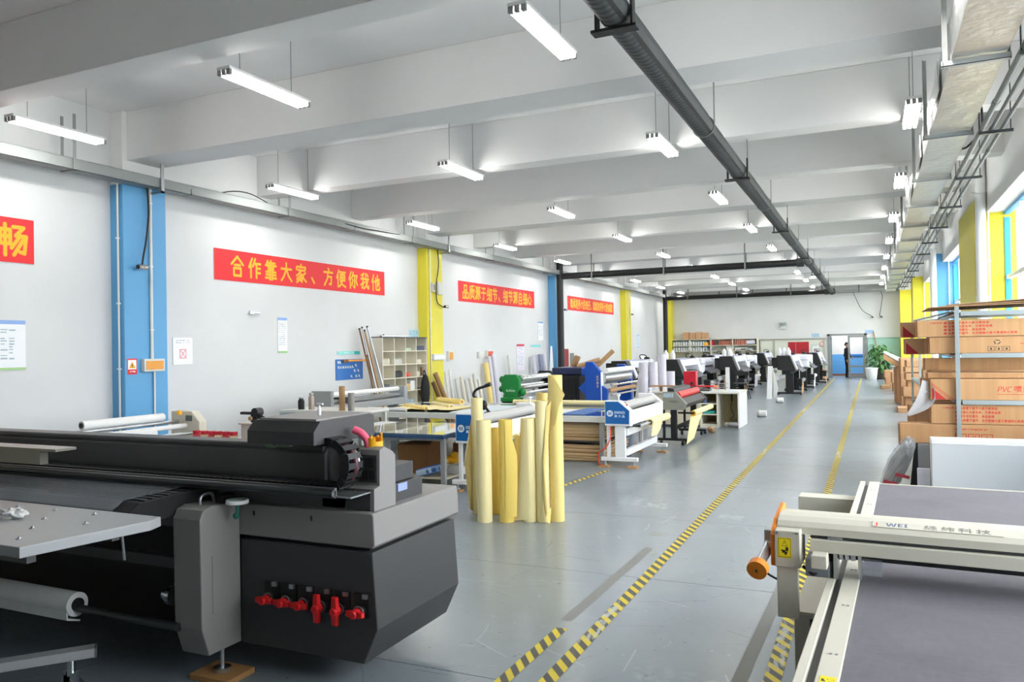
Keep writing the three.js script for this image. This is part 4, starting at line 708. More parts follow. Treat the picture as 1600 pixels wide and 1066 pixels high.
  // rods leaning against it
  const rod = (fa, fb, y, m, label, r0) => { const g = thing('leaning_rod', label, 'rod', [-9.0, 0, fa], 'rods leaning beside the pigeonhole shelf'); part('rod', C(r0, [-8.95, 0, fa], [-9.4, y, fb], 10), m, g); part('rod_cap', C(r0 + 0.004, [-9.395, y - 0.02, fb], [-9.402, y + 0.01, fb], 10), black, g); };
  rod(13.2, 13.05, 2.15, woodDark, 'brown rod leaning, leftmost beside the pigeonhole shelf', 0.018); rod(13.3, 13.14, 2.18, steel, 'grey tube leaning second beside the pigeonhole shelf', 0.018); rod(13.42, 13.22, 2.12, tubeCard, 'tan rod leaning third beside the pigeonhole shelf', 0.022); rod(13.62, 13.32, 2.2, steel, 'dark grey tube leaning closest to the pigeonhole shelf', 0.02); rod(13.35, 13.3, 1.6, wood, 'short wooden rod leaning beside the pigeonhole shelf', 0.022);
  const bag = thing('black_bag', 'black bag hanging in front of the pigeonhole shelf', 'bag', [-9.15, 0.4, 15.2]);
  part('bag_body', SP(0.2, [-9.14, 0.78, 15.15], 0.45, 1.9, 0.7), blackSoft, bag); part('bag_strap', TU([[-9.15, 1.1, 15.08], [-9.17, 1.24, 15.15], [-9.15, 1.1, 15.22]], 0.012), blackSoft, bag);
}
{ // rolls and boards standing along the left wall
  const lean = (f, y, r, m, label, tilt = 0, x = -9.3, cap = null) => { const g = thing('standing_roll', label, 'roll', [x, 0, f], 'rolls and boards standing along the left wall'); part('roll', C(r, [x + 0.05, 0, f], [x - 0.12, y, f + tilt], 14), m, g); part('roll_core', C(r * 0.5, [x - 0.118, y - 0.02, f + tilt], [x - 0.121, y + 0.003, f + tilt], 10), cap ?? tubeCard, g); };
  lean(16.25, 1.15, 0.06, tubeCard, 'brown tube leaning in front of the yellow column', -0.55, -9.08); lean(16.0, 0.95, 0.05, woodDark, 'dark brown tube leaning lower at the yellow column', -0.4, -9.08); lean(15.55, 0.8, 0.035, tubeCard, 'short brown tube beside the pigeonhole shelf', -0.2);
  lean(16.55, 1.15, 0.03, paper, 'thin white roll right of the yellow column'); lean(16.75, 1.2, 0.03, paper, 'second thin white roll right of the yellow column');
  [[17.1, 0.95], [17.35, 1.0], [17.6, 0.9], [17.85, 0.95], [18.05, 1.05], [18.3, 0.9]].forEach(([f, y], k) => lean(f, y, 0.045, k % 2 ? cream : offWhite, ['first', 'second', 'third', 'fourth', 'fifth', 'sixth'][k] + ' of the pale rolls along the wall between yellow column and green machine'));
  lean(18.75, 1.32, 0.07, yellowPaper, 'yellow roll standing at the wall left of the green machine'); lean(18.95, 1.5, 0.05, lilacPaper, 'lilac white roll standing beside the yellow roll'); lean(19.2, 1.55, 0.06, lilacPaper, 'taller lilac white roll left of the green machine');
  lean(20.2, 1.5, 0.05, offWhite, 'cream roll with a printed head behind the green machine'); lean(22.0, 1.45, 0.07, lilacPaper, 'lilac roll under the red headed poster'); lean(22.5, 1.5, 0.06, std('#9aa3c4', 0.6), 'slate blue roll right of the red headed poster'); lean(22.8, 1.5, 0.08, lilacPaper, 'wide lilac roll right of the slate blue roll');
  const p = thing('foam_board', 'white foam board leaning by the black drop pipe', 'board', [-8.9, 0, 22.3]); part('sheet', EX('x', [[22.0, 0], [22.5, 0], [22.35, 1.75], [22.25, 1.75]], -8.95, -8.93), whitePaint, p); part('rear_sheet', EX('x', [[22.1, 0], [22.6, 0], [22.45, 1.6], [22.3, 1.6]], -8.98, -8.96), offWhite, p);
}

// ---------------------------------------------------------------- work tables and machines on the left side
const curl = (x, f, r0, r1, turns, heightAt, start = 0, low = () => 0) => {      // a sheet rolled up on end
  const n = Math.ceil(turns * 28), pos = [], idx = [];
  for (let i = 0; i <= n; i++) {
    const t = i / n, a = start + t * turns * Math.PI * 2, r = r0 + (r1 - r0) * t, k = typeof r1 === 'function' ? r1(t) : r;
    for (const y of [low(t), heightAt(t) * 0.5, heightAt(t)]) pos.push(x + k * Math.cos(a) - O[0], y - O[1], -(f + k * Math.sin(a) - O[2]));
  }
  for (let i = 0; i < n; i++) for (let j = 0; j < 2; j++) { const a = i * 3 + j; idx.push(a, a + 3, a + 1, a + 1, a + 3, a + 4); }
  const g = new THREE.BufferGeometry();
  g.setAttribute('position', new THREE.BufferAttribute(new Float32Array(pos), 3)); g.setIndex(idx); g.computeVertexNormals();
  return plain(g);
};
yellowPaper.side = yellowDeep.side = paleYellow.side = lilacPaper.side = paper.side = THREE.DoubleSide;
{ // yellow backing-paper rolls standing in the aisle
  const G = 'yellow paper rolls standing in the middle of the floor';
  const make = (x, f, r, h, m, label, tail, start = 0) => {
    const t = thing('paper_roll', 'yellow paper roll, ' + label, 'paper roll', [x, 0, f], G);
    part('rolled_paper', curl(x, f, r * 0.55, r, 3.2, () => h, start), m, t);
    if (tail) part('loose_edge', tail(x, f, r, h), m, t);
    return t;
  };
  const sheet = (pts) => (x, f) => {                       // a loose free edge: rows of points from the roll outwards
    const n = pts[0].length, pos = [], idx = [];
    pts.forEach((row) => row.forEach(([a, y, b]) => pos.push(x + a - O[0], y - O[1], -(f + b - O[2]))));
    for (let i = 0; i + 1 < pts.length; i++) for (let j = 0; j + 1 < n; j++) { const a = i * n + j; idx.push(a, a + n, a + 1, a + 1, a + n, a + n + 1); }
    const g = new THREE.BufferGeometry(); g.setAttribute('position', new THREE.BufferAttribute(new Float32Array(pos), 3)); g.setIndex(idx); g.computeVertexNormals();
    return plain(g);
  };
  make(-3.73, 7.2, 0.064, 1.19, paleYellow, 'tall one at the left end with a bulging free edge', sheet([[[-0.06, 0.02, 0], [-0.062, 0.6, 0], [-0.06, 1.0, 0]], [[-0.075, 0.04, -0.05], [-0.13, 0.55, -0.05], [-0.068, 0.86, -0.05]], [[-0.04, 0.05, -0.1], [-0.09, 0.5, -0.12], [-0.04, 0.8, -0.1]]]));
  make(-3.49, 6.87, 0.078, 1.0, paleYellow, 'second from the left, flat topped, in front');
  make(-3.565, 7.25, 0.066, 0.88, yellowDeep, 'lowest one, behind the second from the left');
  make(-3.29, 6.95, 0.074, 1.0, yellowDeep, 'third in front, its right edge sloping down', sheet([[[0.02, 0.03, -0.07], [0.03, 0.5, -0.07], [0.03, 0.995, -0.07]], [[0.08, 0.05, -0.05], [0.085, 0.5, -0.045], [0.07, 0.9, -0.045]], [[0.11, 0.06, 0], [0.125, 0.4, 0], [0.125, 0.66, 0]]]));
  make(-3.29, 7.3, 0.065, 0.8, yellowPaper, 'short one half hidden in the middle of the cluster');
  make(-3.09, 7.05, 0.076, 1.01, paleYellow, 'fourth in front, its foot flaring out to the left', sheet([[[0.04, 0.03, -0.06], [0.03, 0.5, -0.07], [0.02, 1.0, -0.07]], [[-0.05, 0.02, -0.09], [-0.055, 0.5, -0.075], [-0.05, 1.0, -0.06]], [[-0.15, 0.0, -0.06], [-0.1, 0.4, -0.05], [-0.07, 0.8, -0.02]]]));
  make(-3.06, 7.35, 0.06, 1.24, yellowPaper, 'slim tall one behind the fifth in front');
  make(-2.955, 7.08, 0.068, 1.18, paleYellow, 'fifth in front, straight and narrow');
  make(-2.835, 7.15, 0.074, 1.43, yellowPaper, 'tallest, at the right end, with a corner flapping out', sheet([[[-0.05, 0.9, -0.055], [-0.045, 1.15, -0.055], [-0.04, 1.42, -0.055]], [[0.03, 0.95, -0.085], [0.03, 1.2, -0.085], [0.03, 1.4, -0.08]], [[0.07, 1.13, -0.07], [0.125, 1.24, -0.06], [0.07, 1.33, -0.06]]]));
  const t = thing('paper_sheet', 'yellow paper strip hanging creased between the two tallest yellow rolls', 'paper', [-2.83, 0, 7.0]);
  part('sheet', sheet([[[-0.03, 0.25, 0.0], [-0.035, 0.7, 0.02], [-0.02, 1.05, 0.06]], [[0.0, 0.12, -0.04], [-0.015, 0.6, -0.02], [0.01, 1.12, 0.03]], [[0.035, 0.0, -0.03], [0.0, 0.45, 0.0], [0.05, 1.18, 0.06]]])(-2.9, 7.02), yellowPaper, t);
  part('folded_corner', sheet([[[0.02, 0.02, -0.05], [0.03, 0.1, -0.06]], [[0.05, 0.0, -0.02], [0.06, 0.16, -0.01]]])(-2.9, 7.02), yellowPaper, t);
}
{ // cold laminators with blue end panels
  const logo = canvasTex(512, 470, (c, w, h) => {
    c.fillStyle = '#0e60a8'; c.fillRect(0, 0, w, h);
    c.fillStyle = '#dfe9f2'; c.beginPath(); c.arc(98, 250, 68, 0, 7); c.fill();
    c.fillStyle = '#2a66a0'; c.font = 'bold 92px sans-serif'; c.fillText('M', 56, 284);
    c.fillStyle = '#dfe9f2'; c.font = 'bold 74px sans-serif'; c.fillText('DMAIS', 190, 252);
    c.strokeStyle = '#dfe9f2'; write(c, '美大品', 196, 274, 58, 62, 0.12, 1.3);
  });
  const t = thing('cold_laminator', 'white cold laminator with blue end panel beside the flat carton piles', 'laminator', [-3.2, 0, 10.55]);
  const prof = [[-3.44, 0.585], [-3.065, 0.585], [-3.06, 0.805], [-3.225, 0.94], [-3.44, 0.94]];
  part('end_casing', EX('z', prof, 10.55, 10.68, 0.01), whiteGloss, t);
  const plate = EX('z', [[-3.425, 0.615], [-3.085, 0.615], [-3.08, 0.80], [-3.235, 0.925], [-3.425, 0.925]], 10.544, 10.55);
  { const uv = plate.attributes.uv; for (let i = 0; i < uv.count; i++) uv.setXY(i, (uv.getX(i) + 3.425) / 0.345, (uv.getY(i) - 0.615) / 0.31); }
  part('blue_end_panel', plate, printed(logo, 0.35), t, 'blue end panel with a white round emblem');
  part('end_casing', EX('z', prof, 12.3, 12.42, 0.01), whiteGloss, t);
  part('front_apron', EX('z', [[-3.09, 0.6], [-3.065, 0.6], [-3.06, 0.78], [-3.09, 0.8]], 10.68, 12.3), whiteGloss, t);
  part('feed_table', EX('z', [[-3.44, 0.82], [-3.3, 0.8], [-3.3, 0.785], [-3.44, 0.8]], 10.68, 12.3), whiteGloss, t);
  part('top_roller', C(0.065, [-3.2, 0.855, 10.68], [-3.2, 0.855, 12.3], 24), std('#b9b7b3', 0.45), t);
  part('lower_roller', C(0.06, [-3.19, 0.725, 10.68], [-3.19, 0.725, 12.3], 20), darkSteel, t);
  part('pressure_knob', LA([[0, 0], [0.014, 0], [0.014, 0.06], [0.03, 0.062], [0.03, 0.085], [0, 0.088]], [-3.25, 0.94, 10.62]), whiteGloss, t);
  part('pressure_knob', LA([[0, 0], [0.014, 0], [0.014, 0.06], [0.03, 0.062], [0.03, 0.085], [0, 0.088]], [-3.25, 0.94, 12.36]), whiteGloss, t);
  part('emergency_button', C(0.012, [-3.13, 0.87, 10.6], [-3.12, 0.885, 10.6], 10), redPlastic, t);
  for (const f of [10.6, 12.32]) {
    const l = part('leg', [B(-3.31, -3.16, 0.13, 0.59, f, f + 0.06, 0.006), B(-3.43, -3.385, 0.13, 0.59, f, f + 0.05, 0.006)], whiteGloss, t);
    part('foot_bar', B(-3.52, -2.99, 0.085, 0.14, f - 0.01, f + 0.07, 0.008), whiteGloss, l);
    for (const x of [-3.46, -3.05]) part('foot', [C(0.012, [x, 0.03, f + 0.03], [x, 0.09, f + 0.03], 10), C(0.03, [x, 0.02, f + 0.03], [x, 0.035, f + 0.03], 14)], steel, l);
    for (const x of [-3.46, -3.05]) part('wood_pad', B(x - 0.09, x + 0.06, 0, 0.02, f - 0.06, f + 0.08), wood, l);
  }
  part('crossbar', B(-3.2, -3.14, 0.44, 0.53, 10.66, 12.32, 0.006), whiteGloss, t);
  part('crossbar', B(-3.2, -3.14, 0.16, 0.25, 10.66, 12.32, 0.006), whiteGloss, t);
  part('unwind_shaft', C(0.02, [-2.985, 0.575, 10.72], [-2.985, 0.575, 12.5], 12), steel, t);
  part('shaft_arm', [B(-3.1, -2.965, 0.56, 0.6, 10.7, 10.73, 0.004), B(-3.1, -2.965, 0.56, 0.6, 12.4, 12.43, 0.004)], darkSteel, t);
  const film = part('film_roll', C(0.055, [-2.985, 0.575, 11.3], [-2.985, 0.575, 12.38], 18), paleYellow, t, 'pale yellow film roll');
  part('film_core', C(0.035, [-2.985, 0.575, 11.285], [-2.985, 0.575, 11.3], 14), black, film);
  part('film_tail', EX('x', [[11.3, 0.57], [11.9, 0.57], [11.75, 0.44], [11.55, 0.37], [11.2, 0.38]], -2.945, -2.94), paleYellow, film);
  part('mains_cable', TU([[-3.36, 0.58, 10.56], [-3.36, 0.4, 10.54], [-3.42, 0.28, 10.5], [-3.52, 0.2, 10.5], [-3.53, 0.05, 10.55], [-3.5, 0.01, 10.6]], 0.01, 30), cableRed, t, 'orange mains cable');
  const twin = copy(t, [-4.275, 0, 8.15], 'white cold laminator with blue end panel half hidden behind the yellow rolls');
  twin.remove(twin.getObjectByName('mains_cable'));
}
{ // grey laminator with a red roller
  const t = thing('hot_laminator', 'grey laminator on a black stand with a bright red roller', 'laminator', [-3.1, 0, 13.25]);
  const lp = canvasTex(256, 200, (c, w, h) => { c.fillStyle = '#8d8e82'; c.fillRect(0, 0, w, h); c.fillStyle = '#c3d2dc'; c.fillRect(6, 18, 110, 44); smallPrint(c, 12, 24, 96, 32, 2, '#5b86b8'); c.fillStyle = '#4a4a40'; c.font = 'bold 34px sans-serif'; c.fillText('- YUDO -', 50, 120); });
  const ep = EX('z', [[-3.27, 0.6], [-2.92, 0.6], [-2.865, 0.7], [-3.05, 0.905], [-3.27, 0.905]], 13.25, 13.33, 0.004);
  { const uv = ep.attributes.uv; for (let i = 0; i < uv.count; i++) uv.setXY(i, (uv.getX(i) + 3.27) / 0.4, (uv.getY(i) - 0.6) / 0.31); }
  part('end_housing', ep, printed(lp, 0.5), t);
  part('body', EX('z', [[-3.25, 0.62], [-2.93, 0.62], [-2.88, 0.7], [-2.96, 0.79], [-3.25, 0.82]], 13.33, 14.95), charcoal, t);
  part('end_housing', EX('z', [[-3.27, 0.6], [-2.92, 0.6], [-2.865, 0.7], [-3.05, 0.905], [-3.27, 0.905]], 14.95, 15.03, 0.004), charcoal, t);
  part('red_roller', C(0.065, [-3.04, 0.84, 13.33], [-3.04, 0.84, 14.95], 22), redPlastic, t, 'bright red roller');
  part('rear_hood', EX('z', [[-3.27, 0.82], [-3.13, 0.82], [-3.16, 0.94], [-3.27, 0.96]], 13.6, 14.95), charcoalDark, t);
  part('brand_plate', B(-2.905, -2.9, 0.69, 0.72, 14.0, 14.3), offWhite, t);
  for (const f of [13.28, 14.9]) {
    const l = part('column', [B(-3.15, -3.05, 0.1, 0.6, f, f + 0.09, 0.006), B(-3.29, -3.25, 0.1, 0.6, f + 0.02, f + 0.05)], blackSoft, t);
    part('foot_bar', [B(-3.38, -2.87, 0.07, 0.11, f + 0.01, f + 0.08, 0.006), B(-2.91, -2.87, 0.02, 0.08, f + 0.01, f + 0.08)], blackSoft, l);
    part('caster', [C(0.035, [-3.34, 0.035, f + 0.02], [-3.3, 0.035, f + 0.02], 14), C(0.035, [-2.97, 0.035, f + 0.02], [-2.93, 0.035, f + 0.02], 14)], black, l);
  }
  part('crossbar', B(-3.12, -3.07, 0.25, 0.31, 13.36, 14.9), blackSoft, t);
  part('shaft_arm', B(-3.06, -2.78, 0.52, 0.55, 13.45, 13.48), blackSoft, t);
  const r = part('film_roll', C(0.05, [-2.8, 0.53, 13.5], [-2.8, 0.53, 15.1], 18), paleYellow, t, 'yellow film roll');
  part('film_core', C(0.042, [-2.8, 0.53, 13.47], [-2.8, 0.53, 13.5], 18), yellowPlastic, r);
  part('film_tail', EX('x', [[13.5, 0.53], [14.7, 0.53], [14.2, 0.35], [13.7, 0.08], [13.1, 0.04]], -2.845, -2.84), paleYellow, r);
  part('plush_bundle', [SP(0.06, [-2.86, 0.07, 15.3]), SP(0.05, [-2.8, 0.06, 15.2])], tubeCard, t);
}
{ // glass-topped tables
  const t1 = thing('work_table', 'glass topped work table with a blue edge, nearest on the left', 'table', [-6.1, 0, 8.7]);
  part('glass_top', B(-7.7, -4.66, 0.665, 0.685, 8.1, 9.4, 0.003), glassTop, t1);
  part('blue_edge', [B(-7.7, -4.66, 0.63, 0.665, 8.1, 8.12), B(-4.68, -4.66, 0.63, 0.665, 8.1, 9.4)], std('#2a4f7d', 0.4), t1);
  part('top_frame', [B(-7.68, -4.69, 0.6, 0.64, 8.14, 8.18), B(-7.68, -4.69, 0.6, 0.64, 9.3, 9.34)], tableGrey, t1);
  for (const [x, f] of [[-7.6, 8.16], [-5.5, 8.16], [-4.83, 8.9], [-4.7, 8.16], [-7.6, 9.3], [-4.72, 9.3]]) part('leg', B(x - 0.03, x + 0.03, 0, 0.64, f, f + 0.05, 0.004), tableGrey, t1);
  part('lower_shelf', B(-7.6, -4.68, 0.13, 0.15, 8.2, 9.2), board, t1);
  const t2 = thing('work_table', 'long glass topped work table with pale rail, behind the two blue ended laminators', 'table', [-5.6, 0, 11.9]);
  part('glass_top', B(-7.9, -3.55, 0.66, 0.68, 10.85, 13.0, 0.003), glassTop, t2);
  part('rail', [B(-7.9, -3.55, 0.6, 0.69, 10.8, 10.86, 0.006), B(-7.9, -3.55, 0.6, 0.69, 13.0, 13.06, 0.006), B(-3.56, -3.5, 0.6, 0.69, 10.8, 13.06, 0.006)], offWhite, t2);
  for (const [x, f] of [[-7.8, 10.85], [-5.5, 10.85], [-3.58, 10.85], [-7.8, 12.95], [-3.58, 12.95]]) part('leg', B(x - 0.03, x + 0.03, 0, 0.6, f - 0.03, f + 0.03, 0.004), tableGrey, t2);
  part('lower_shelf', B(-7.8, -3.56, 0.295, 0.315, 10.88, 12.9), darkSteel, t2);
  // things under the first table
  const bx1 = thing('carton', 'dented brown carton on the shelf under the nearest glass table', 'box', [-5.25, 0.15, 8.6]); part('carton_body', B(-5.5, -5.05, 0.15, 0.52, 8.4, 8.9, 0.02), cartonDeep, bx1); part('open_flap', EX('z', [[-5.05, 0.52], [-4.98, 0.6], [-4.97, 0.6], [-5.04, 0.51]], 8.45, 8.85), cartonDeep, bx1);
  const bx2 = thing('carton', 'brown carton at the back under the nearest glass table', 'box', [-5.0, 0.15, 9.0]); part('carton_body', B(-5.0, -4.65, 0.15, 0.48, 8.95, 9.2, 0.01), cartonDeep, bx2); part('tape_strip', B(-4.86, -4.8, 0.15, 0.481, 8.948, 8.952), tubeCard, bx2);
  const bg = thing('printed_bag', 'blue and white printed bag beside the brown carton under the table', 'bag', [-4.95, 0.15, 8.3]); part('bag_body', turned(B(-5.12, -4.78, 0.17, 0.27, 8.2, 8.45, 0.04), [0, 0, 0.25], [-4.95, 0.2, 8.3]), printed(canvasTex(128, 64, (c, w, h) => { c.fillStyle = '#bcd2e4'; c.fillRect(0, 0, w, h); c.fillStyle = '#2d5fa8'; c.fillRect(0, 8, w, 20); smallPrint(c, 6, 34, 110, 26, 2, '#3a6ab0'); })), bg); part('bag_end', SP(0.05, [-4.78, 0.27, 8.32], 0.7, 0.7, 1.6), paper, bg);
  const yb = thing('cloth', 'yellow crumpled cloth on the lower shelf by the blue panel', 'cloth', [-4.72, 0.3, 8.45]); part('cloth_heap', [SP(0.09, [-4.73, 0.34, 8.45], 1.2, 0.6, 1), SP(0.06, [-4.68, 0.4, 8.42], 1, 0.7, 1)], yellowPlastic, yb); part('cloth_fold', SP(0.06, [-4.79, 0.33, 8.4], 1.3, 0.5, 1), yellowDeep, yb);
  const wb = thing('carton', 'white box on the lower shelf under the nearest glass table', 'box', [-4.75, 0.15, 8.5]); part('carton_body', B(-4.98, -4.6, 0.152, 0.24, 8.5, 8.8, 0.004), whitePaint, wb); part('carton_lid', B(-4.985, -4.595, 0.24, 0.255, 8.495, 8.805, 0.004), whitePaint, wb);
  // flat cartons piled under the long table
  const pile = (x0, x1, y0, n, group, words) => {
    for (let k = 0; k < n; k++) {
      const y = y0 + k * 0.021, a = rnd(-0.05, 0.05), t = thing('flat_carton', (k === 0 ? 'lowest' : k === n - 1 ? 'topmost' : 'one of the inner') + ' flat cartons of the ' + words, 'flat carton', [(x0 + x1) / 2, y, 11.4], group);
      part('sheet', B(x0 + a, x1 + a, y, y + 0.018, 10.95 + rnd(0, 0.06), 12.2), k % 3 ? flatBoard : flatBoardDeep, t);
    }
  };
  pile(-5.35, -4.32, 0.316, 11, 'flat cartons on the shelf under the long table, left pile', 'left shelf pile under the long table');
  pile(-4.28, -3.62, 0.316, 12, 'flat cartons on the shelf under the long table, right pile', 'right shelf pile under the long table');
  pile(-5.3, -4.5, 0.0, 9, 'flat cartons on the floor under the long table, left pile', 'left floor pile under the long table');
  pile(-4.45, -3.62, 0.0, 12, 'flat cartons on the floor under the long table, right pile', 'right floor pile under the long table');
  // sheets on the long table
  const sheetOn = (x0, x1, f0, f1, y, m, label) => { const t = thing('paper_sheet', label, 'paper', [(x0 + x1) / 2, y, (f0 + f1) / 2]); part('sheet', B(x0, x1, y, y + 0.004, f0, f1), m, t); part('sheet_edge', B(x0, x0 + 0.01, y, y + 0.007, f0, f1), m, t); };
  sheetOn(-5.0, -4.35, 11.0, 12.0, 0.682, paper, 'white sheet lying on the long glass table'); sheetOn(-4.3, -3.95, 11.1, 12.3, 0.682, std('#3b6fb5', 0.4), 'blue sheet lying on the long glass table'); sheetOn(-6.2, -5.6, 11.0, 12.6, 0.682, std('#dbe6ee', 0.5), 'pale blue print lying on the long glass table');
  const tube = (a, b, r, m, label, flap) => { const t = thing('paper_roll', label, 'paper roll', a, 'rolls lying on the long glass table'); part('rolled_paper', C(r, a, b, 16), m, t); part('roll_core', C(r * 0.6, a, [a[0] - (b[0] - a[0]) * 0.004, a[1], a[2] - (b[2] - a[2]) * 0.004], 12), tubeCard, t); };
  tube([-3.7, 0.73, 12.85], [-5.9, 0.73, 12.85], 0.045, paleYellow, 'pale cream roll along the far edge of the long glass table');
  tube([-6.55, 0.72, 11.7], [-7.25, 0.72, 12.3], 0.045, paleYellow, 'pale yellow roll lying slanted on the long glass table'); tube([-6.75, 0.72, 11.2], [-7.5, 0.72, 11.75], 0.04, yellowPaper, 'yellow roll lying nearest on the long glass table'); tube([-6.45, 0.79, 11.9], [-7.15, 0.79, 12.3], 0.05, yellowPaper, 'yellow roll lying on top of the slanted pale roll'); tube([-7.0, 0.715, 10.98], [-7.8, 0.715, 11.05], 0.03, paper, 'thin white roll at the near left of the long glass table');
  const cr = thing('paper_sheet', 'creased yellow paper spread under the yellow rolls on the long table', 'paper', [-6.9, 0.685, 11.6]);
  { const g = new THREE.PlaneGeometry(1.3, 0.9, 26, 18), p = g.attributes.position; for (let i = 0; i < p.count; i++) p.setZ(i, 0.02 + 0.03 * Math.abs(noise.noise(p.getX(i) * 6, p.getY(i) * 3, 2))); g.rotateX(-Math.PI / 2).computeVertexNormals(); part('sheet', plain(g), paleYellow, cr); part('sheet_corner', B(-6.4, -6.25, 0.685, 0.69, 11.4, 11.9), paleYellow, cr); }
  const arm = thing('desk_lamp', 'black gooseneck lamp standing behind the hidden laminator', 'lamp', [-5.45, 0.68, 10.95]);
  part('lamp_base', C(0.08, [-5.45, 0.68, 10.95], [-5.45, 0.71, 10.95], 18), black, arm); part('gooseneck', TU([[-5.45, 0.7, 10.95], [-5.55, 0.85, 10.9], [-5.7, 0.97, 10.9], [-5.66, 1.05, 10.9], [-5.48, 1.12, 10.9]], 0.022), cableBlack, arm); part('lamp_head', C(0.025, [-5.5, 1.115, 10.9], [-5.4, 1.15, 10.9], 12, 0.035), black, arm); part('weight', SP(0.06, [-5.52, 0.82, 10.9], 0.9, 1.3, 0.8), black, arm);
}
{ // white counter by the wall with tubes and bottles, and a trimmer beyond it
  const c = thing('counter', 'white side counter on thin legs at the left behind the printer', 'table', [-7.7, 0, 9.9]);
  part('counter_top', B(-8.45, -6.88, 0.76, 0.8, 9.6, 10.3, 0.004), offWhite, c); part('counter_edge', B(-8.45, -6.88, 0.72, 0.76, 9.6, 9.63), tableGrey, c);
  for (const [x, f] of [[-8.38, 9.62], [-7.9, 9.62], [-6.95, 9.62], [-8.38, 10.25], [-6.95, 10.25]]) part('leg', B(x - 0.03, x + 0.03, 0, 0.74, f, f + 0.05, 0.004), offWhite, c);
  const can = (x, r, h, m, label, cat = 'bottle') => { const t = thing('canister', label, cat, [x, 0.8, 9.75]); part('canister_body', LA([[0, 0], [r, 0], [r, h * 0.8], [r * 0.7, h * 0.88], [r * 0.7, h], [0, h]], [x, 0.8, 9.75]), m, t); part('canister_cap', C(r * 0.75, [x, 0.8 + h, 9.75], [x, 0.8 + h + 0.02, 9.75], 14), steel, t); };
  can(-8.15, 0.05, 0.17, black, 'black canister on the white counter'); can(-7.95, 0.045, 0.24, std('#a99c92', 0.4, 0.4), 'brown grey flask on the white counter beside the black canister');
  const tb = (x, r, h, m, label) => { const t = thing('cardboard_tube', label, 'tube', [x, 0.8, 9.68]); part('tube_wall', LA([[r * 0.8, 0], [r, 0], [r, h], [r * 0.8, h], [r * 0.8, 0]], [x, 0.8, 9.68]), m, t); part('tube_label', LA([[r + 0.001, h * 0.4], [r + 0.001, h * 0.55]], [x, 0.8, 9.68]), m, t); };
  tb(-7.31, 0.045, 0.37, tubeCard, 'brown cardboard tube standing on the white counter'); tb(-7.14, 0.05, 0.27, std('#8e8c86', 0.5), 'grey tube standing on the white counter beside the brown tube');
  const m = thing('roll_trimmer', 'long grey and white roll trimmer behind the white counter', 'trimmer', [-8.2, 0, 11.3]);
  part('bed', B(-8.4, -8.0, 0.7, 0.82, 10.35, 12.5, 0.01), std('#a9abab', 0.4, 0.3), m); part('cutting_bar', C(0.04, [-8.15, 0.98, 10.4], [-8.15, 0.98, 12.5], 14), paper, m); part('guide_rail', [B(-8.3, -8.05, 0.86, 0.9, 10.4, 12.5, 0.004)], steel, m);
  part('end_plate', B(-8.4, -8.0, 0.7, 1.05, 10.3, 10.38, 0.01), std('#8c8e8d', 0.4), m); part('end_plate', B(-8.35, -8.0, 0.7, 1.03, 12.5, 12.62, 0.01), std('#9fa3a6', 0.4), m); part('cutter_head', B(-8.2, -7.98, 0.84, 0.93, 10.6, 10.85, 0.02), black, m);
  for (const f of [10.45, 12.4]) part('leg', B(-8.3, -8.1, 0, 0.7, f, f + 0.06), tableGrey, m);
}
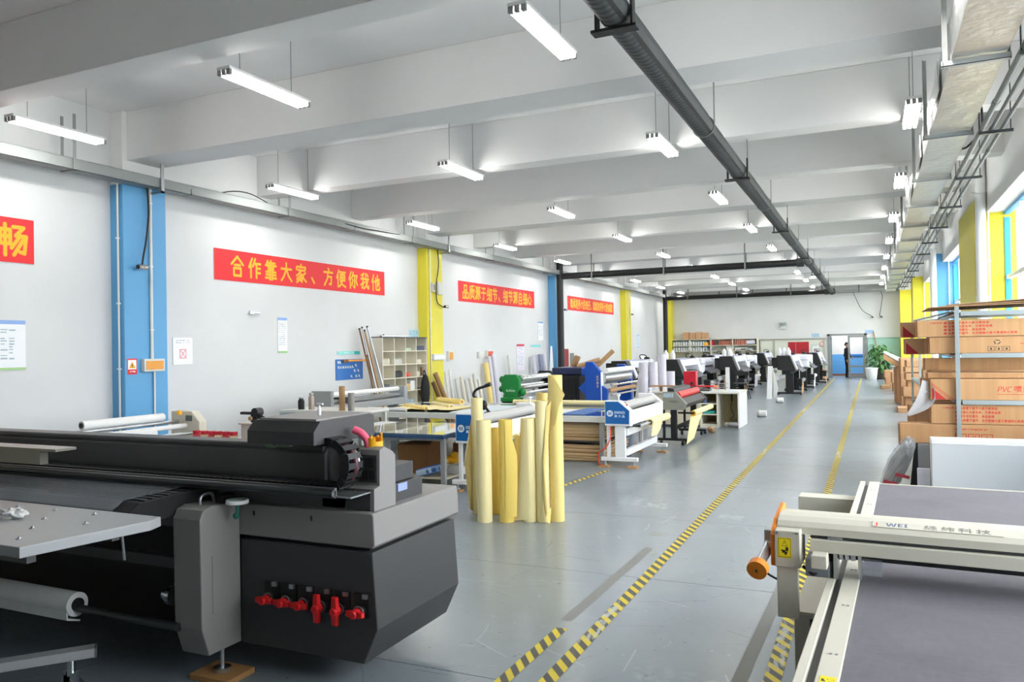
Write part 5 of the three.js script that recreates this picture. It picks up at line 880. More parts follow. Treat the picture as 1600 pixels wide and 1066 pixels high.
{ // machine and bench by the wall behind the big printer
  const m = thing('rewinder', 'beige roll rewinder by the wall behind the dark printer', 'machine', [-8, 0, 6.2]);
  part('end_panel', EX('z', [[-8.1, 0.5], [-7.62, 0.5], [-7.62, 0.85], [-7.75, 0.98], [-8.1, 0.98]], 7.2, 7.32, 0.01), beige, m); part('display', B(-7.84, -7.74, 0.86, 0.93, 7.19, 7.202), std('#59605f', 0.3), m);
  part('end_panel', EX('z', [[-8.1, 0.5], [-7.62, 0.5], [-7.62, 0.8], [-7.75, 0.86], [-8.1, 0.86]], 4.9, 5.0, 0.01), greyDeep, m);
  for (const [x, y, r, q] of [[-7.98, 0.85, 0.022, steel], [-7.85, 0.8, 0.03, paper], [-7.7, 0.72, 0.022, steel]]) part('roller', C(r, [x, y, 5.0], [x, y, 7.2], 12), q, m);
  part('white_web', B(-7.95, -7.75, 0.62, 0.82, 6.2, 6.7, 0.02), paper, m); part('yellow_knob', C(0.03, [-7.9, 0.94, 7.15], [-7.9, 0.99, 7.15], 12), yellowPlastic, m); part('orange_cap', C(0.04, [-7.9, 0.86, 5.0], [-7.9, 0.9, 5.1], 12), orange, m);
  for (const f of [4.93, 7.23]) part('leg', B(-8.0, -7.75, 0, 0.52, f, f + 0.06), beige, m);
  const r = thing('standing_roll', 'white roll lying on top of the beige rewinder', 'roll', [-8.02, 0.92, 6.4]); part('roll', C(0.05, [-8.02, 0.92, 5.9], [-8.02, 0.92, 7.0], 16), paper, r); part('roll_core', C(0.03, [-8.02, 0.92, 5.89], [-8.02, 0.92, 5.9], 12), black, r);
  const b = thing('packing_bench', 'pale low bench along the wall behind the dark printer', 'table', [-6.6, 0, 7.1]);
  part('bench_top', B(-7.55, -5.5, 0.6, 0.64, 6.7, 7.5, 0.004), offWhite, b); for (const [x, f] of [[-7.5, 6.75], [-5.55, 6.75], [-7.5, 7.45], [-5.55, 7.45]]) part('leg', B(x - 0.03, x + 0.03, 0, 0.6, f - 0.03, f + 0.03), offWhite, b);
  const bin = thing('storage_box', 'pale grey box beside the red jars on the low bench', 'box', [-6.5, 0.64, 7.2]); part('box_body', B(-6.75, -6.2, 0.64, 0.86, 7.0, 7.4, 0.01), std('#c8b9b4', 0.6), bin); part('box_lid', B(-6.77, -6.18, 0.86, 0.88, 6.98, 7.42, 0.006), std('#d2c5bf', 0.6), bin);
  [-7.45, -7.32, -7.2, -7.1, -6.98, -6.86].forEach((x, k) => { const j = thing('jar', 'red and cream jar on the low bench, ' + ['first', 'second', 'third', 'fourth', 'fifth', 'sixth'][k] + ' from the left', 'jar', [x, 0.64, 7.0], 'red jars in a row on the low bench'); part('jar_body', LA([[0, 0], [0.05, 0], [0.05, 0.07], [0.04, 0.09], [0, 0.09]], [x, 0.64, 7.0]), k % 2 ? std('#d8c9a0', 0.5) : std('#c3404a', 0.45), j); part('jar_lid', C(0.045, [x, 0.73, 7.0], [x, 0.77, 7.0], 14), redPaint, j); });
  const a = thing('jointed_tool', 'black jointed tool arm on the low bench behind the printer carriage', 'tool', [-6.01, 0.64, 6.9]);
  part('arm_base', B(-6.11, -5.96, 0.64, 0.7, 6.85, 6.95, 0.008), black, a); part('arm_link', TU([[-6.04, 0.7, 6.9], [-6.14, 0.83, 6.9], [-6.3, 0.95, 6.9], [-6.45, 0.99, 6.9]], 0.022), cableBlack, a); part('tool_head', [C(0.05, [-6.4, 1.02, 6.85], [-6.4, 1.02, 6.95], 14), B(-6.64, -6.4, 0.99, 1.02, 6.88, 6.93), B(-6.48, -6.38, 0.9, 1.0, 6.87, 6.94, 0.01)], black, a); part('brass_joint', C(0.025, [-6.46, 0.95, 6.84], [-6.46, 0.95, 6.86], 12), tubeCard, a);
}
{ // green and blue roller machines behind the long table
  const oct = (cx, cy, w, h) => [[cx - w * 0.3, cy - h / 2], [cx + w * 0.3, cy - h / 2], [cx + w / 2, cy - h * 0.25], [cx + w / 2, cy + h * 0.25], [cx + w * 0.3, cy + h / 2], [cx - w * 0.3, cy + h / 2], [cx - w / 2, cy + h * 0.25], [cx - w / 2, cy - h * 0.25]];
  const g = thing('mounting_press', 'green eight-sided roller press with silver rollers behind the long table', 'press', [-6.3, 0, 13.5]);
  const gp = EX('z', oct(-6.27, 1.0, 0.38, 0.4), 13.5, 13.6, 0.012);
  part('end_plate', gp, green, g); part('plate_lettering', face([-6.36, 0.86, 13.498], [-6.17, 0.86, 13.498], [0, 0.07, 0]), printed(canvasTex(128, 48, (c, w, h) => { c.fillStyle = '#12843a'; c.fillRect(0, 0, w, h); c.fillStyle = '#d7ecd9'; c.font = 'bold 40px sans-serif'; c.fillText('bofuse', 2, 38); }), 0.4), g);
  for (const [x, y, r] of [[-6.48, 1.1, 0.07], [-6.06, 0.86, 0.08], [-6.5, 0.92, 0.06]]) part('side_wing', SP(r, [x, y, 13.6], 0.9, 1, 0.7), green, g);
  part('base', [B(-6.47, -6.08, 0.68, 0.76, 13.48, 13.72, 0.01), B(-6.42, -6.14, 0.74, 0.82, 13.5, 13.7)], green, g); part('pedestal', B(-6.45, -6.1, 0, 0.68, 13.5, 15.2, 0.01), charcoalDark, g);
  for (const [x, y, r] of [[-6.1, 1.12, 0.07], [-6.0, 0.96, 0.03], [-6.0, 0.85, 0.035], [-6.2, 0.98, 0.09]]) part('roller', C(r, [x, y, 13.6], [x, y, 15.05], 18), chrome, g);
  part('far_plate', EX('z', oct(-6.2, 1.02, 0.4, 0.4), 15.05, 15.15, 0.01), blackSoft, g); part('front_tray', B(-6.05, -5.88, 0.7, 0.76, 13.6, 15.1), whitePaint, g);
  const b = thing('roller_press', 'blue tall roller press with silver rollers behind the long table', 'press', [-4.6, 0, 13.5]);
  const outline = [[-4.76, 0], [-4.47, 0], [-4.46, 1.24], [-4.62, 1.43], [-4.74, 1.43], [-4.76, 1.38]];
  part('end_plate', EX('z', outline, 13.5, 13.62, 0.012), blueMachine, b); for (const wing of [EX('z', [[-4.9, 0.95], [-4.76, 0.82], [-4.76, 1.08]], 13.52, 13.6), B(-4.84, -4.76, 1.17, 1.32, 13.52, 13.6, 0.03), EX('z', [[-4.46, 1.0], [-4.34, 0.92], [-4.36, 0.72], [-4.46, 0.7]], 13.52, 13.6)]) part('side_wing', wing, blueMachine, b);
  part('plate_lettering', face([-4.56, 0.94, 13.498], [-4.48, 0.94, 13.498], [0, 0.25, 0]), printed(canvasTex(48, 128, (c, w, h) => { c.fillStyle = '#1250b4'; c.fillRect(0, 0, w, h); c.fillStyle = '#c9a884'; c.fillRect(12, 8, 22, 44); c.fillStyle = '#1250b4'; c.fillRect(18, 16, 10, 28); c.fillStyle = '#c9a884'; c.fillRect(12, 62, 22, 24); c.fillRect(16, 94, 14, 24); }), 0.4), b);
  part('white_edge', B(-4.46, -4.45, 0.6, 1.24, 13.5, 13.62), whitePaint, b);
  part('far_plate', EX('z', outline.map(([x, y]) => [x + 0.05, Math.min(y, 1.34)]), 15.3, 15.42, 0.012), blueMachine, b);
  for (const [x, y, r, q] of [[-4.4, 1.26, 0.05, paper], [-4.5, 1.12, 0.11, steel], [-4.3, 1.0, 0.022, chrome], [-4.35, 0.9, 0.04, tubeCard], [-4.3, 0.82, 0.018, steel]]) part('roller', C(r, [x, y, 13.62], [x, y, 15.3], 18), q, b);
  const k = thing('ink_cabinet', 'black cabinet with a dark navy lid left of the blue press', 'cabinet', [-5.2, 0, 14.2]);
  part('cabinet_body', B(-5.48, -4.98, 0, 1.18, 13.8, 14.6, 0.015), black, k); part('navy_lid', B(-5.52, -4.9, 1.18, 1.32, 13.76, 14.64, 0.03), navy, k); part('cabinet_door', B(-5.42, -5.04, 0.1, 1.1, 13.785, 13.8, 0.004), blackSoft, k); part('door_handle', B(-5.08, -5.06, 0.6, 0.72, 13.77, 13.785), steel, k);
  const ctube = (a, c, r, label) => { const t = thing('cardboard_tube', label, 'tube', a); part('tube_wall', C(r, a, c, 14), tubeCard, t); part('tube_hole', C(r * 0.8, c, [c[0], c[1] + 0.004, c[2]], 14), woodDark, t); };
  ctube([-4.95, 1.3, 14.7], [-4.62, 1.62, 14.8], 0.045, 'brown tube slanting up above the blue press'); ctube([-5.35, 1.32, 14.5], [-5.25, 1.52, 14.5], 0.06, 'short dark tube standing on the navy lid'); ctube([-5.2, 1.32, 14.3], [-4.8, 1.45, 14.5], 0.05, 'brown tube lying behind the blue press');
}

// ---------------------------------------------------------------- desk, printers and shelves in the middle and far part
{
  const t = thing('office_desk', 'white office desk with open shelves and a knee hole beside the aisle', 'desk', [-3.3, 0, 16.8]);
  part('desk_top', B(-4.35, -2.44, 0.7, 0.73, 16.2, 17.35, 0.003), offWhite, t);
  part('side_panel', B(-2.475, -2.445, 0, 0.7, 16.22, 17.3), whitePaint, t); part('side_panel', B(-3.235, -3.21, 0, 0.7, 16.22, 17.3), cream, t); part('side_panel', B(-2.895, -2.87, 0, 0.7, 16.22, 17.3), cream, t); part('side_panel', B(-4.34, -4.315, 0, 0.7, 16.22, 17.3), cream, t);
  part('back_panel', B(-4.33, -2.46, 0.05, 0.7, 16.95, 16.97), std('#b7a777', 0.6), t);
  for (const y of [0.06, 0.27, 0.49]) part('shelf_board', B(-3.21, -2.895, y - 0.01, y + 0.01, 16.23, 16.95), cream, t);
  part('plinth', B(-3.23, -2.87, 0, 0.05, 16.24, 16.27), cream, t); part('front_panel', B(-4.33, -3.24, 0.05, 0.7, 16.24, 16.26), board, t);
  part('power_strip', [B(-2.72, -2.68, 0.5, 0.66, 16.92, 16.95, 0.004)], darkSteel, t); part('power_cable', TU([[-2.7, 0.5, 16.93], [-2.72, 0.35, 16.9], [-2.66, 0.2, 16.9], [-2.75, 0.12, 16.9], [-2.55, 0.1, 16.9]], 0.006), cableBlack, t);
  const fo = thing('folder_stack', 'teal folders lying on the middle shelf of the white desk', 'folders', [-3.05, 0.28, 16.4]); for (let k = 0; k < 3; k++) part('folder', B(-3.18 + k * 0.02, -2.94, 0.282 + k * 0.02, 0.3 + k * 0.02, 16.3, 16.6, 0.004), teal, fo);
  const bl = thing('box', 'small blue box on the top shelf of the white desk', 'box', [-3.15, 0.5, 16.4]); part('box_body', B(-3.19, -3.11, 0.502, 0.58, 16.3, 16.42, 0.004), std('#5b6fae', 0.5), bl); part('box_lid', B(-3.192, -3.108, 0.575, 0.59, 16.298, 16.422, 0.003), std('#7a8bc0', 0.5), bl);
  const rb = thing('paper_cutter', 'red box shaped cutter head with red bar standing on the white desk', 'cutter', [-3.49, 0.73, 16.5]);
  part('red_housing', B(-3.62, -3.36, 0.84, 1.15, 16.5, 16.7, 0.012), redPaint, rb); part('red_bar', B(-3.75, -3.0, 0.815, 0.845, 16.62, 16.68, 0.004), redPlastic, rb); part('base', B(-3.7, -3.1, 0.73, 0.77, 16.55, 16.75, 0.006), darkSteel, rb); part('post', [B(-3.6, -3.55, 0.77, 0.84, 16.6, 16.66), B(-3.43, -3.38, 0.77, 0.84, 16.6, 16.66)], darkSteel, rb); part('clamp_knob', C(0.03, [-3.44, 0.9, 16.49], [-3.44, 0.9, 16.45], 12), black, rb); part('orange_grip', C(0.04, [-3.02, 0.815, 16.65], [-2.94, 0.815, 16.65], 14), std('#d98a66', 0.5), rb);
  const wr = thing('wire_rack', 'small steel wire rack standing on the white desk', 'rack', [-2.95, 0.73, 16.8]); for (const x of [-3.1, -2.95, -2.8]) part('upright', C(0.01, [x, 0.73, 16.8], [x, 0.92, 16.8], 8), steel, wr); for (const y of [0.8, 0.88]) part('wire_bar', C(0.008, [-3.12, y, 16.8], [-2.75, y, 16.8], 8), steel, wr);
  const br = thing('wood_batten', 'long brown batten lying across the left end of the white desk', 'batten', [-3.95, 0.73, 16.4]); part('batten', B(-4.3, -3.55, 0.83, 0.86, 16.35, 16.42, 0.004), wood, br); part('batten_block', [B(-4.1, -4.05, 0.73, 0.83, 16.36, 16.42), B(-3.7, -3.65, 0.73, 0.83, 16.36, 16.42)], woodDark, br);
  const pp = thing('paper_stack', 'loose white and blue papers on the right end of the white desk', 'papers', [-2.6, 0.73, 16.7]); part('sheet', B(-2.8, -2.5, 0.731, 0.737, 16.4, 16.8), paper, pp); part('sheet', turned(B(-2.75, -2.55, 0.738, 0.742, 16.45, 16.7), [0, 0.4, 0], [-2.65, 0.74, 16.6]), std('#cfe0ee', 0.6), pp);
  const ps = thing('foam_board', 'narrow white board standing upright behind the white desk', 'board', [-2.9, 0, 17.6]); part('sheet', B(-2.93, -2.85, 0, 1.2, 17.58, 17.61), whitePaint, ps); part('sheet_edge', B(-2.85, -2.845, 0, 1.2, 17.58, 17.61), std('#b8d8e2', 0.5), ps);
  const cup = (x, f, label) => { const c = thing('floor_roll', label, 'roll', [x, 0, f]); part('roll', C(0.075, [x - 0.1, 0.075, f], [x + 0.1, 0.075, f], 18), paper, c); part('grey_band', C(0.077, [x - 0.1, 0.075, f], [x - 0.06, 0.075, f], 18), std('#a8a69e', 0.6), c); };
  cup(-2.35, 19.0, 'white paper roll stub on the floor, the one nearer the desk'); cup(-2.42, 23.6, 'white paper roll stub on the floor in front of the printers');
  // white rolls on end behind the desk
  const roll = (x, f, r, h, label, flare) => { const g = thing('paper_roll', label, 'paper roll', [x, 0, f], 'white rolls standing together behind the desk'); part('rolled_paper', curl(x, f, r * 0.5, r, 3, () => h), lilacPaper, g); if (flare) part('loose_edge', plain(new THREE.CylinderGeometry(r * 0.6, r * 2.6, h, 20, 1, true, 3.6, 2.5).translate(0, h / 2, 0)), lilacPaper, g); };
  roll(-4.78, 17.6, 0.11, 1.32, 'white roll with a skirt flaring out to the left, behind the desk', true); roll(-4.58, 17.7, 0.11, 1.33, 'second white roll behind the desk, same height as the flaring one'); roll(-4.42, 17.9, 0.1, 1.5, 'tallest white roll of the group behind the desk'); roll(-4.28, 18.1, 0.11, 1.1, 'short white roll at the right end of the group behind the desk'); roll(-4.72, 17.35, 0.09, 1.0, 'short white roll in front of the flaring one behind the desk');
}
{ // wide printers, their long fronts to the aisle
  const whitePlastic = std('#e4e6ee', 0.4), lilac = std('#9d9ec0', 0.35), inkBottle = std('#f1f1f4', 0.3);
  const build = (dark, label, at) => {
    const t = thing(dark ? 'wide_printer' : 'plotter', label, 'printer', at, dark ? 'wide printers with black ends' : 'wide printers with white ends');
    O = [0, 0, 0];
    if (dark) {
      part('end_cabinet', EX('z', [[-0.28, 0.84], [0.24, 0.78], [0.3, 0.82], [0.12, 1.3], [-0.3, 1.3]], 0, 0.32, 0.012), black, t);
      part('rear_box', B(-0.46, -0.28, 0.9, 1.24, 0.02, 0.3, 0.015), blackSoft, t);
      part('white_cover', EX('z', [[-0.2, 0.95], [0.26, 0.8], [0.33, 0.84], [0.15, 1.29], [-0.2, 1.29]], 0.32, 0.52, 0.012), whitePlastic, t);
      part('top_cover', EX('z', [[-0.22, 1.1], [0.2, 1.1], [0.2, 1.2], [0.1, 1.28], [-0.22, 1.31]], 0.52, 2.4, 0.012), whitePlastic, t);
      part('lilac_window', EX('z', [[-0.18, 1.312], [0.08, 1.292], [0.1, 1.284], [0.11, 1.289], [0.08, 1.3], [-0.18, 1.318]], 0.55, 2.35), lilac, t);
      part('white_cover', EX('z', [[-0.2, 0.95], [0.26, 0.8], [0.33, 0.84], [0.16, 1.3], [-0.2, 1.3]], 2.4, 2.75, 0.02), whitePlastic, t);
    } else {
      part('end_cabinet', B(-0.2, 0.28, 0.8, 1.26, 0, 0.5, 0.06), whitePlastic, t);
      part('seam', B(-0.202, 0.282, 1.07, 1.085, -0.002, 0.5), greyDeep, t);
      part('top_cover', EX('z', [[-0.22, 1.0], [0.2, 1.0], [0.22, 1.12], [0.1, 1.24], [-0.22, 1.26]], 0.5, 2.3, 0.012), whitePlastic, t);
      part('end_cabinet', B(-0.2, 0.26, 0.85, 1.25, 2.3, 2.7, 0.05), whitePlastic, t);
    }
    part('platen', EX('z', [[-0.2, 0.95], [0.18, 0.95], [0.34, 0.86], [0.33, 0.84], [0.16, 0.9], [-0.2, 0.9]], 0.4, 2.45), greyDeep, t);
    part('front_heater', EX('z', [[0.2, 0.94], [0.46, 0.76], [0.45, 0.74], [0.2, 0.9]], 0.5, 2.35), std('#5d6068', 0.4, 0.3), t);
    part('print_head', B(-0.1, 0.12, 0.98, 1.09, 0.9, 1.1, 0.01), blackSoft, t);
    part('lower_beam', B(-0.15, 0.1, 0.68, 0.84, 0.1, 2.65, 0.01), black, t);
    for (const f of [0.14, 2.4]) {
      const l = part('stand_leg', B(-0.04, 0.2, 0.08, 0.72, f, f + 0.14, 0.01), black, t);
      part('foot_bar', B(-0.3, 0.45, 0.04, 0.1, f, f + 0.12, 0.012), black, l);
      for (const x of [-0.27, 0.42]) part('caster', C(0.04, [x, 0.04, f + 0.03], [x, 0.04, f + 0.09], 12), darkSteel, l);
    }
    part('take_up_roll', C(0.07, [0.36, 0.42, 0.4], [0.36, 0.42, 2.4], 16), dark ? std('#5a5d68', 0.5) : paper, t);
    part('roll_motor', B(0.26, 0.46, 0.3, 0.54, 0.22, 0.4, 0.02), blackSoft, t);
    part('paper_tail', EX('z', [[0.42, 0.44], [0.425, 0.2], [0.41, 0.02], [0.405, 0.02], [0.415, 0.2], [0.41, 0.44]], 0.6, 1.4), dark ? tubeCard : lilacPaper, t);
    part('rear_roll', C(0.08, [-0.34, 0.55, 0.3], [-0.34, 0.55, 2.4], 14), paper, t);
    part('head_cover', EX('z', [[-0.1, 1.28], [0.06, 1.28], [0.02, 1.36], [-0.06, 1.37]], dark ? 2.6 : 1.9, dark ? 2.85 : 2.2, 0.02), blackSoft, t);
    part('cable_arm', TU([[-0.1, 1.3, 2.3], [-0.12, 1.42, 2.3], [0.05, 1.42, 2.3], [0.1, 1.34, 2.3]], 0.014), cableBlack, t);
    return t;
  };
  const a = build(true, 'black ended wide printer nearest the aisle, white bottle on its top', [-2.55, 0, 27]);
  const b = build(false, 'white ended wide printer behind the aisle side black one', [-2.42, 0, 31]);
  copy(a, [-4.4, 0, 27], 'black ended wide printer carrying two white bottles, in the middle row');
  copy(a, [-5.12, 0, 22], 'black ended wide printer behind the red box on the desk');
  copy(a, [-6.2, 0, 20.6], 'wide printer behind the blue press, its black end hidden');
  copy(a, [-2.2, 0, 35], 'black ended wide printer farthest along the aisle, next to the partition');
  copy(a, [-4.4, 0, 35.4], 'black ended wide printer at the far end of the middle row');
  copy(a, [-5.65, 0, 30.4], 'black ended wide printer at the far end of the left row');
  copy(b, [-4.6, 0, 31.2], 'white ended wide printer, second in the middle row');
  copy(b, [-5.35, 0, 26], 'white ended wide printer, second in the left row behind the red box');
  copy(b, [-5.5, 0, 34.4], 'white ended wide printer, last in the left row near the bottle shelf');
  const bottles = (x, y, f, label) => { const t = thing('ink_bottle', label, 'bottle', [x, y, f]); part('bottle_body', LA([[0, 0], [0.07, 0], [0.075, 0.02], [0.075, 0.16], [0.04, 0.22], [0.03, 0.24], [0, 0.24]], [x, y, f], 14), inkBottle, t); part('bottle_cap', C(0.032, [x, y + 0.24, f], [x, y + 0.27, f], 12), whitePaint, t); };
  bottles(-4.55, 1.3, 27.15, 'left white bottle on the black ended printer in the middle row'); bottles(-4.36, 1.3, 27.15, 'right white bottle on the black ended printer in the middle row');
  bottles(-2.48, 1.3, 27.12, 'white bottle at the right on the printer nearest the aisle'); bottles(-2.62, 1.3, 27.2, 'white bottle in the middle on the printer nearest the aisle'); bottles(-2.76, 1.3, 27.15, 'white bottle at the left on the printer nearest the aisle');
  bottles(-5.35, 1.3, 22.15, 'white bottle on the printer behind the red box'); bottles(-5.18, 1.3, 22.25, 'second white bottle on the printer behind the red box');
  const fb = thing('foam_board', 'tall white board leaning in front of the printer nearest the aisle', 'board', [-2.95, 0, 25.5]); part('sheet', EX('x', [[25.2, 0], [25.24, 0], [25.64, 1.0], [25.6, 1.0]], -2.97, -2.82), whitePaint, fb); part('torn_sheet', EX('z', [[-2.8, 0], [-2.72, 0.05], [-2.66, 0.3], [-2.74, 0.75], [-2.8, 0.9]], 25.5, 25.52), paper, fb);
  const st = thing('folding_stool', 'black folding stool with thin splayed legs beside the middle printers', 'stool', [-3.7, 0, 25]);
  part('seat', B(-3.92, -3.5, 0.46, 0.5, 24.8, 25.2, 0.015), black, st); for (const [x, f] of [[-1, -1], [1, -1], [-1, 1], [1, 1]]) part('leg', C(0.014, [-3.71 + x * 0.15, 0.46, 25 + f * 0.12], [-3.71 + x * 0.27, 0, 25 + f * 0.2], 8), black, st); part('backrest', B(-3.92, -3.5, 0.72, 0.85, 25.2, 25.23, 0.01), black, st); for (const x of [-3.88, -3.54]) part('back_post', C(0.012, [x, 0.5, 25.2], [x, 0.78, 25.22], 8), black, st);
  const bx = thing('carton', 'brown carton on the floor at the foot of the partition by the door', 'box', [-1.9, 0, 37.6]); part('carton_body', B(-2.3, -1.95, 0, 0.5, 38.4, 38.9, 0.01), carton, bx); part('carton_label', B(-2.2, -2.05, 0.1, 0.3, 38.39, 38.4), paper, bx);
  const wt = thing('side_table', 'beige side table carrying a machine by the left wall', 'table', [-7.4, 0, 24]); part('table_top', B(-7.3, -5.9, 0.95, 1.0, 23.6, 24.6, 0.01), cream, wt); for (const x of [-7.2, -6.0]) part('side_panel', B(x - 0.03, x + 0.03, 0, 0.95, 23.65, 24.55), cream, wt);
  const mc = thing('small_machine', 'pale boxy machine with a raised lid on the beige side table', 'machine', [-7.4, 1, 24]); part('machine_body', B(-7.0, -6.3, 1.0, 1.22, 23.7, 24.4, 0.02), offWhite, mc); part('machine_lid', EX('z', [[-6.9, 1.22], [-6.4, 1.22], [-6.6, 1.4]], 23.8, 24.3), offWhite, mc); part('dark_slot', B(-6.85, -6.45, 1.1, 1.16, 23.69, 23.7), greyDeep, mc);
}
{ // far shelf of bottles
  const f0 = 39.9, f1 = 40.4, cols = [-9.45, -8.4, -7.35, -6.28, -5.1];
  const t = thing('bottle_shelf', 'long pale shelf full of bottles and boxes along the far wall', 'shelf', [-7.3, 0, 40.15]);
  for (const x of cols) part('upright', B(x - 0.03, x + 0.03, 0, 2.0, f0, f1), cream, t);
  for (const y of [0.5, 0.98, 1.38, 1.66, 1.98]) part('shelf_board', B(-9.45, -5.1, y - 0.015, y + 0.015, f0, f1), cream, t);
  part('back_panel', B(-9.45, -5.1, 0, 2.0, f1, f1 + 0.02), std('#d6d7ca', 0.6), t);
  const shade = std('#dfe6e6', 0.35), cap = std('#7e8e90', 0.5);
  const first = thing('bottle', 'pale bottle with a grey cap in the two bottle rows of the far shelf', 'bottle', [-9.35, 1.395, 40.0], 'bottles on the far shelf');
  part('bottle_body', LA([[0, 0], [0.05, 0], [0.052, 0.16], [0.03, 0.2], [0, 0.2]], O, 12), shade, first); part('bottle_cap', LA([[0, 0.2], [0.032, 0.2], [0.032, 0.235], [0, 0.235]], O, 10), cap, first);
  for (const y of [1.395, 1.675]) for (let k = 0; k < 15; k++) if (k || y > 1.4) copy(first, [-9.35 + k * 0.125, y, 40.0]);
  const goods = (x0, x1, y, h, m, label, n = 2) => { const g = thing('storage_box', label, 'box', [(x0 + x1) / 2, y, 40.1]); const w = (x1 - x0) / n; for (let k = 0; k < n; k++) part('box_body', B(x0 + k * w + 0.01, x0 + (k + 1) * w - 0.01, y, y + h * (k % 2 ? 0.92 : 1), 39.95, 40.3, 0.008), m, g); };
  goods(-8.75, -7.5, 2.0, 0.36, carton, 'row of brown cartons on top of the far shelf', 4); goods(-6.95, -6.35, 1.68, 0.24, std('#b8705a', 0.6), 'reddish boxes on the upper board of the far shelf', 6); goods(-6.2, -5.6, 1.68, 0.26, std('#c07a66', 0.6), 'second lot of reddish boxes on the upper board of the far shelf', 6); goods(-7.45, -7.2, 1.68, 0.22, redPaint, 'crimson pack on the upper board of the far shelf', 1); goods(-8.0 + 0.28, -7.48, 1.68, 0.14, yellowPlastic, 'yellow pack on the upper board of the far shelf', 1);
  goods(-6.6, -6.3, 1.4, 0.22, whitePaint, 'white box on the middle board of the far shelf', 1); goods(-6.2, -5.6, 1.4, 0.14, offWhite, 'long white box on the middle board of the far shelf', 1); goods(-5.75 + 0.1, -5.2, 1.72, 0.18, lilacPaper, 'lilac paper packs at the right end of the far shelf', 1); goods(-5.9, -5.3, 1.4, 0.1, std('#b9c3c6', 0.5), 'grey blue rolls at the right end of the middle board', 5); goods(-7.7, -7.3, 1.4, 0.14, std('#8f97a6', 0.5), 'slate packs on the middle board of the far shelf', 3);
}
{ // notices on the far wall
  const onFar = (name, label, cat, x0, x1, y0, y1, f, m) => { const t = thing(name, label, cat, [(x0 + x1) / 2, y0, f]); part('sheet', B(x0, x1, y0, y1, f - 0.02, f), m.isTexture ? paper : m, t); if (m.isTexture) part('printed_face', face([x0, y0, f - 0.021], [x1, y0, f - 0.021], [0, y1 - y0, 0]), printed(m), t); return t; };
  const rb = onFar('notice_board', 'red felt notice board in two panels on the partition', 'board', -3.7, -2.75, 1.2, 1.77, FAR - 0.125, std('#a81f2a', 0.8)); part('centre_joint', B(-3.36, -3.34, 1.2, 1.77, FAR - 0.15, FAR - 0.144), std('#c98a80', 0.5), rb);
  onFar('sign', 'pale blue sign on the far wall left of the door', 'sign', -2.62, -2.27, 1.98, 2.17, FAR, canvasTex(96, 48, (c, w, h) => { c.fillStyle = '#a9c7dd'; c.fillRect(0, 0, w, h); smallPrint(c, 6, 8, 84, 32, 3, '#6f95b5'); }));
  onFar('sign', 'pale blue sign on the far wall right of the door', 'sign', -0.25, 0.12, 2.12, 2.28, FAR, canvasTex(96, 48, (c, w, h) => { c.fillStyle = '#a9c7e8'; c.fillRect(0, 0, w, h); smallPrint(c, 6, 8, 84, 32, 3, '#6f8fc0'); }));
  onFar('poster', 'framed notice with a red emblem on the partition left of the door', 'poster', -2.62, -2.28, 1.05, 1.62, FAR - 0.125, canvasTex(96, 140, (c, w, h) => { c.fillStyle = '#e9efee'; c.fillRect(0, 0, w, h); c.strokeStyle = '#9fb6b6'; c.lineWidth = 6; c.strokeRect(3, 3, w - 6, h - 6); smallPrint(c, 20, 14, 56, 16, 1, '#7a8f90'); c.fillStyle = '#d8968c'; c.fillRect(30, 52, 36, 36); smallPrint(c, 14, 100, 70, 26, 2, '#9db'); }));
  const ns = thing('sign', 'round red no-smoking disc on the partition beside the door', 'sign', [-2.15, 1.65, FAR - 0.125]); part('disc', C(0.13, [-2.15, 1.65, FAR - 0.12], [-2.15, 1.65, FAR - 0.14], 20), paper, ns); part('red_ring', ring(0.11, 0.018, [-2.15, 1.65, FAR - 0.145], 'z'), std('#d98078', 0.5), ns); part('red_bar', turned(B(-2.25, -2.05, 1.64, 1.66, FAR - 0.15, FAR - 0.14), [0, 0, 0.7], [-2.15, 1.65, FAR - 0.14]), std('#d98078', 0.5), ns);
  const em = thing('emergency_lamp', 'twin headed grey emergency lamp high on the far wall', 'lamp', [-3.93, 2.55, FAR]); part('lamp_body', B(-4.05, -3.82, 2.42, 2.55, FAR - 0.1, FAR, 0.01), offWhite, em); for (const x of [-4.04, -3.83]) part('lamp_head', C(0.08, [x, 2.66, FAR - 0.05], [x, 2.66, FAR - 0.16], 16), std('#8e9a98', 0.4), em);
  const bar = thing('bamboo_pole', 'thin brown pole leaning on the far wall right of the door', 'pole', [0.3, 0, FAR - 0.3]); part('pole', C(0.02, [0.45, 0, FAR - 0.5], [0.1, 2.2, FAR - 0.05], 8), wood, bar); part('pole_tip', C(0.026, [0.46, 0, FAR - 0.51], [0.45, 0.06, FAR - 0.5], 8), black, bar);
}
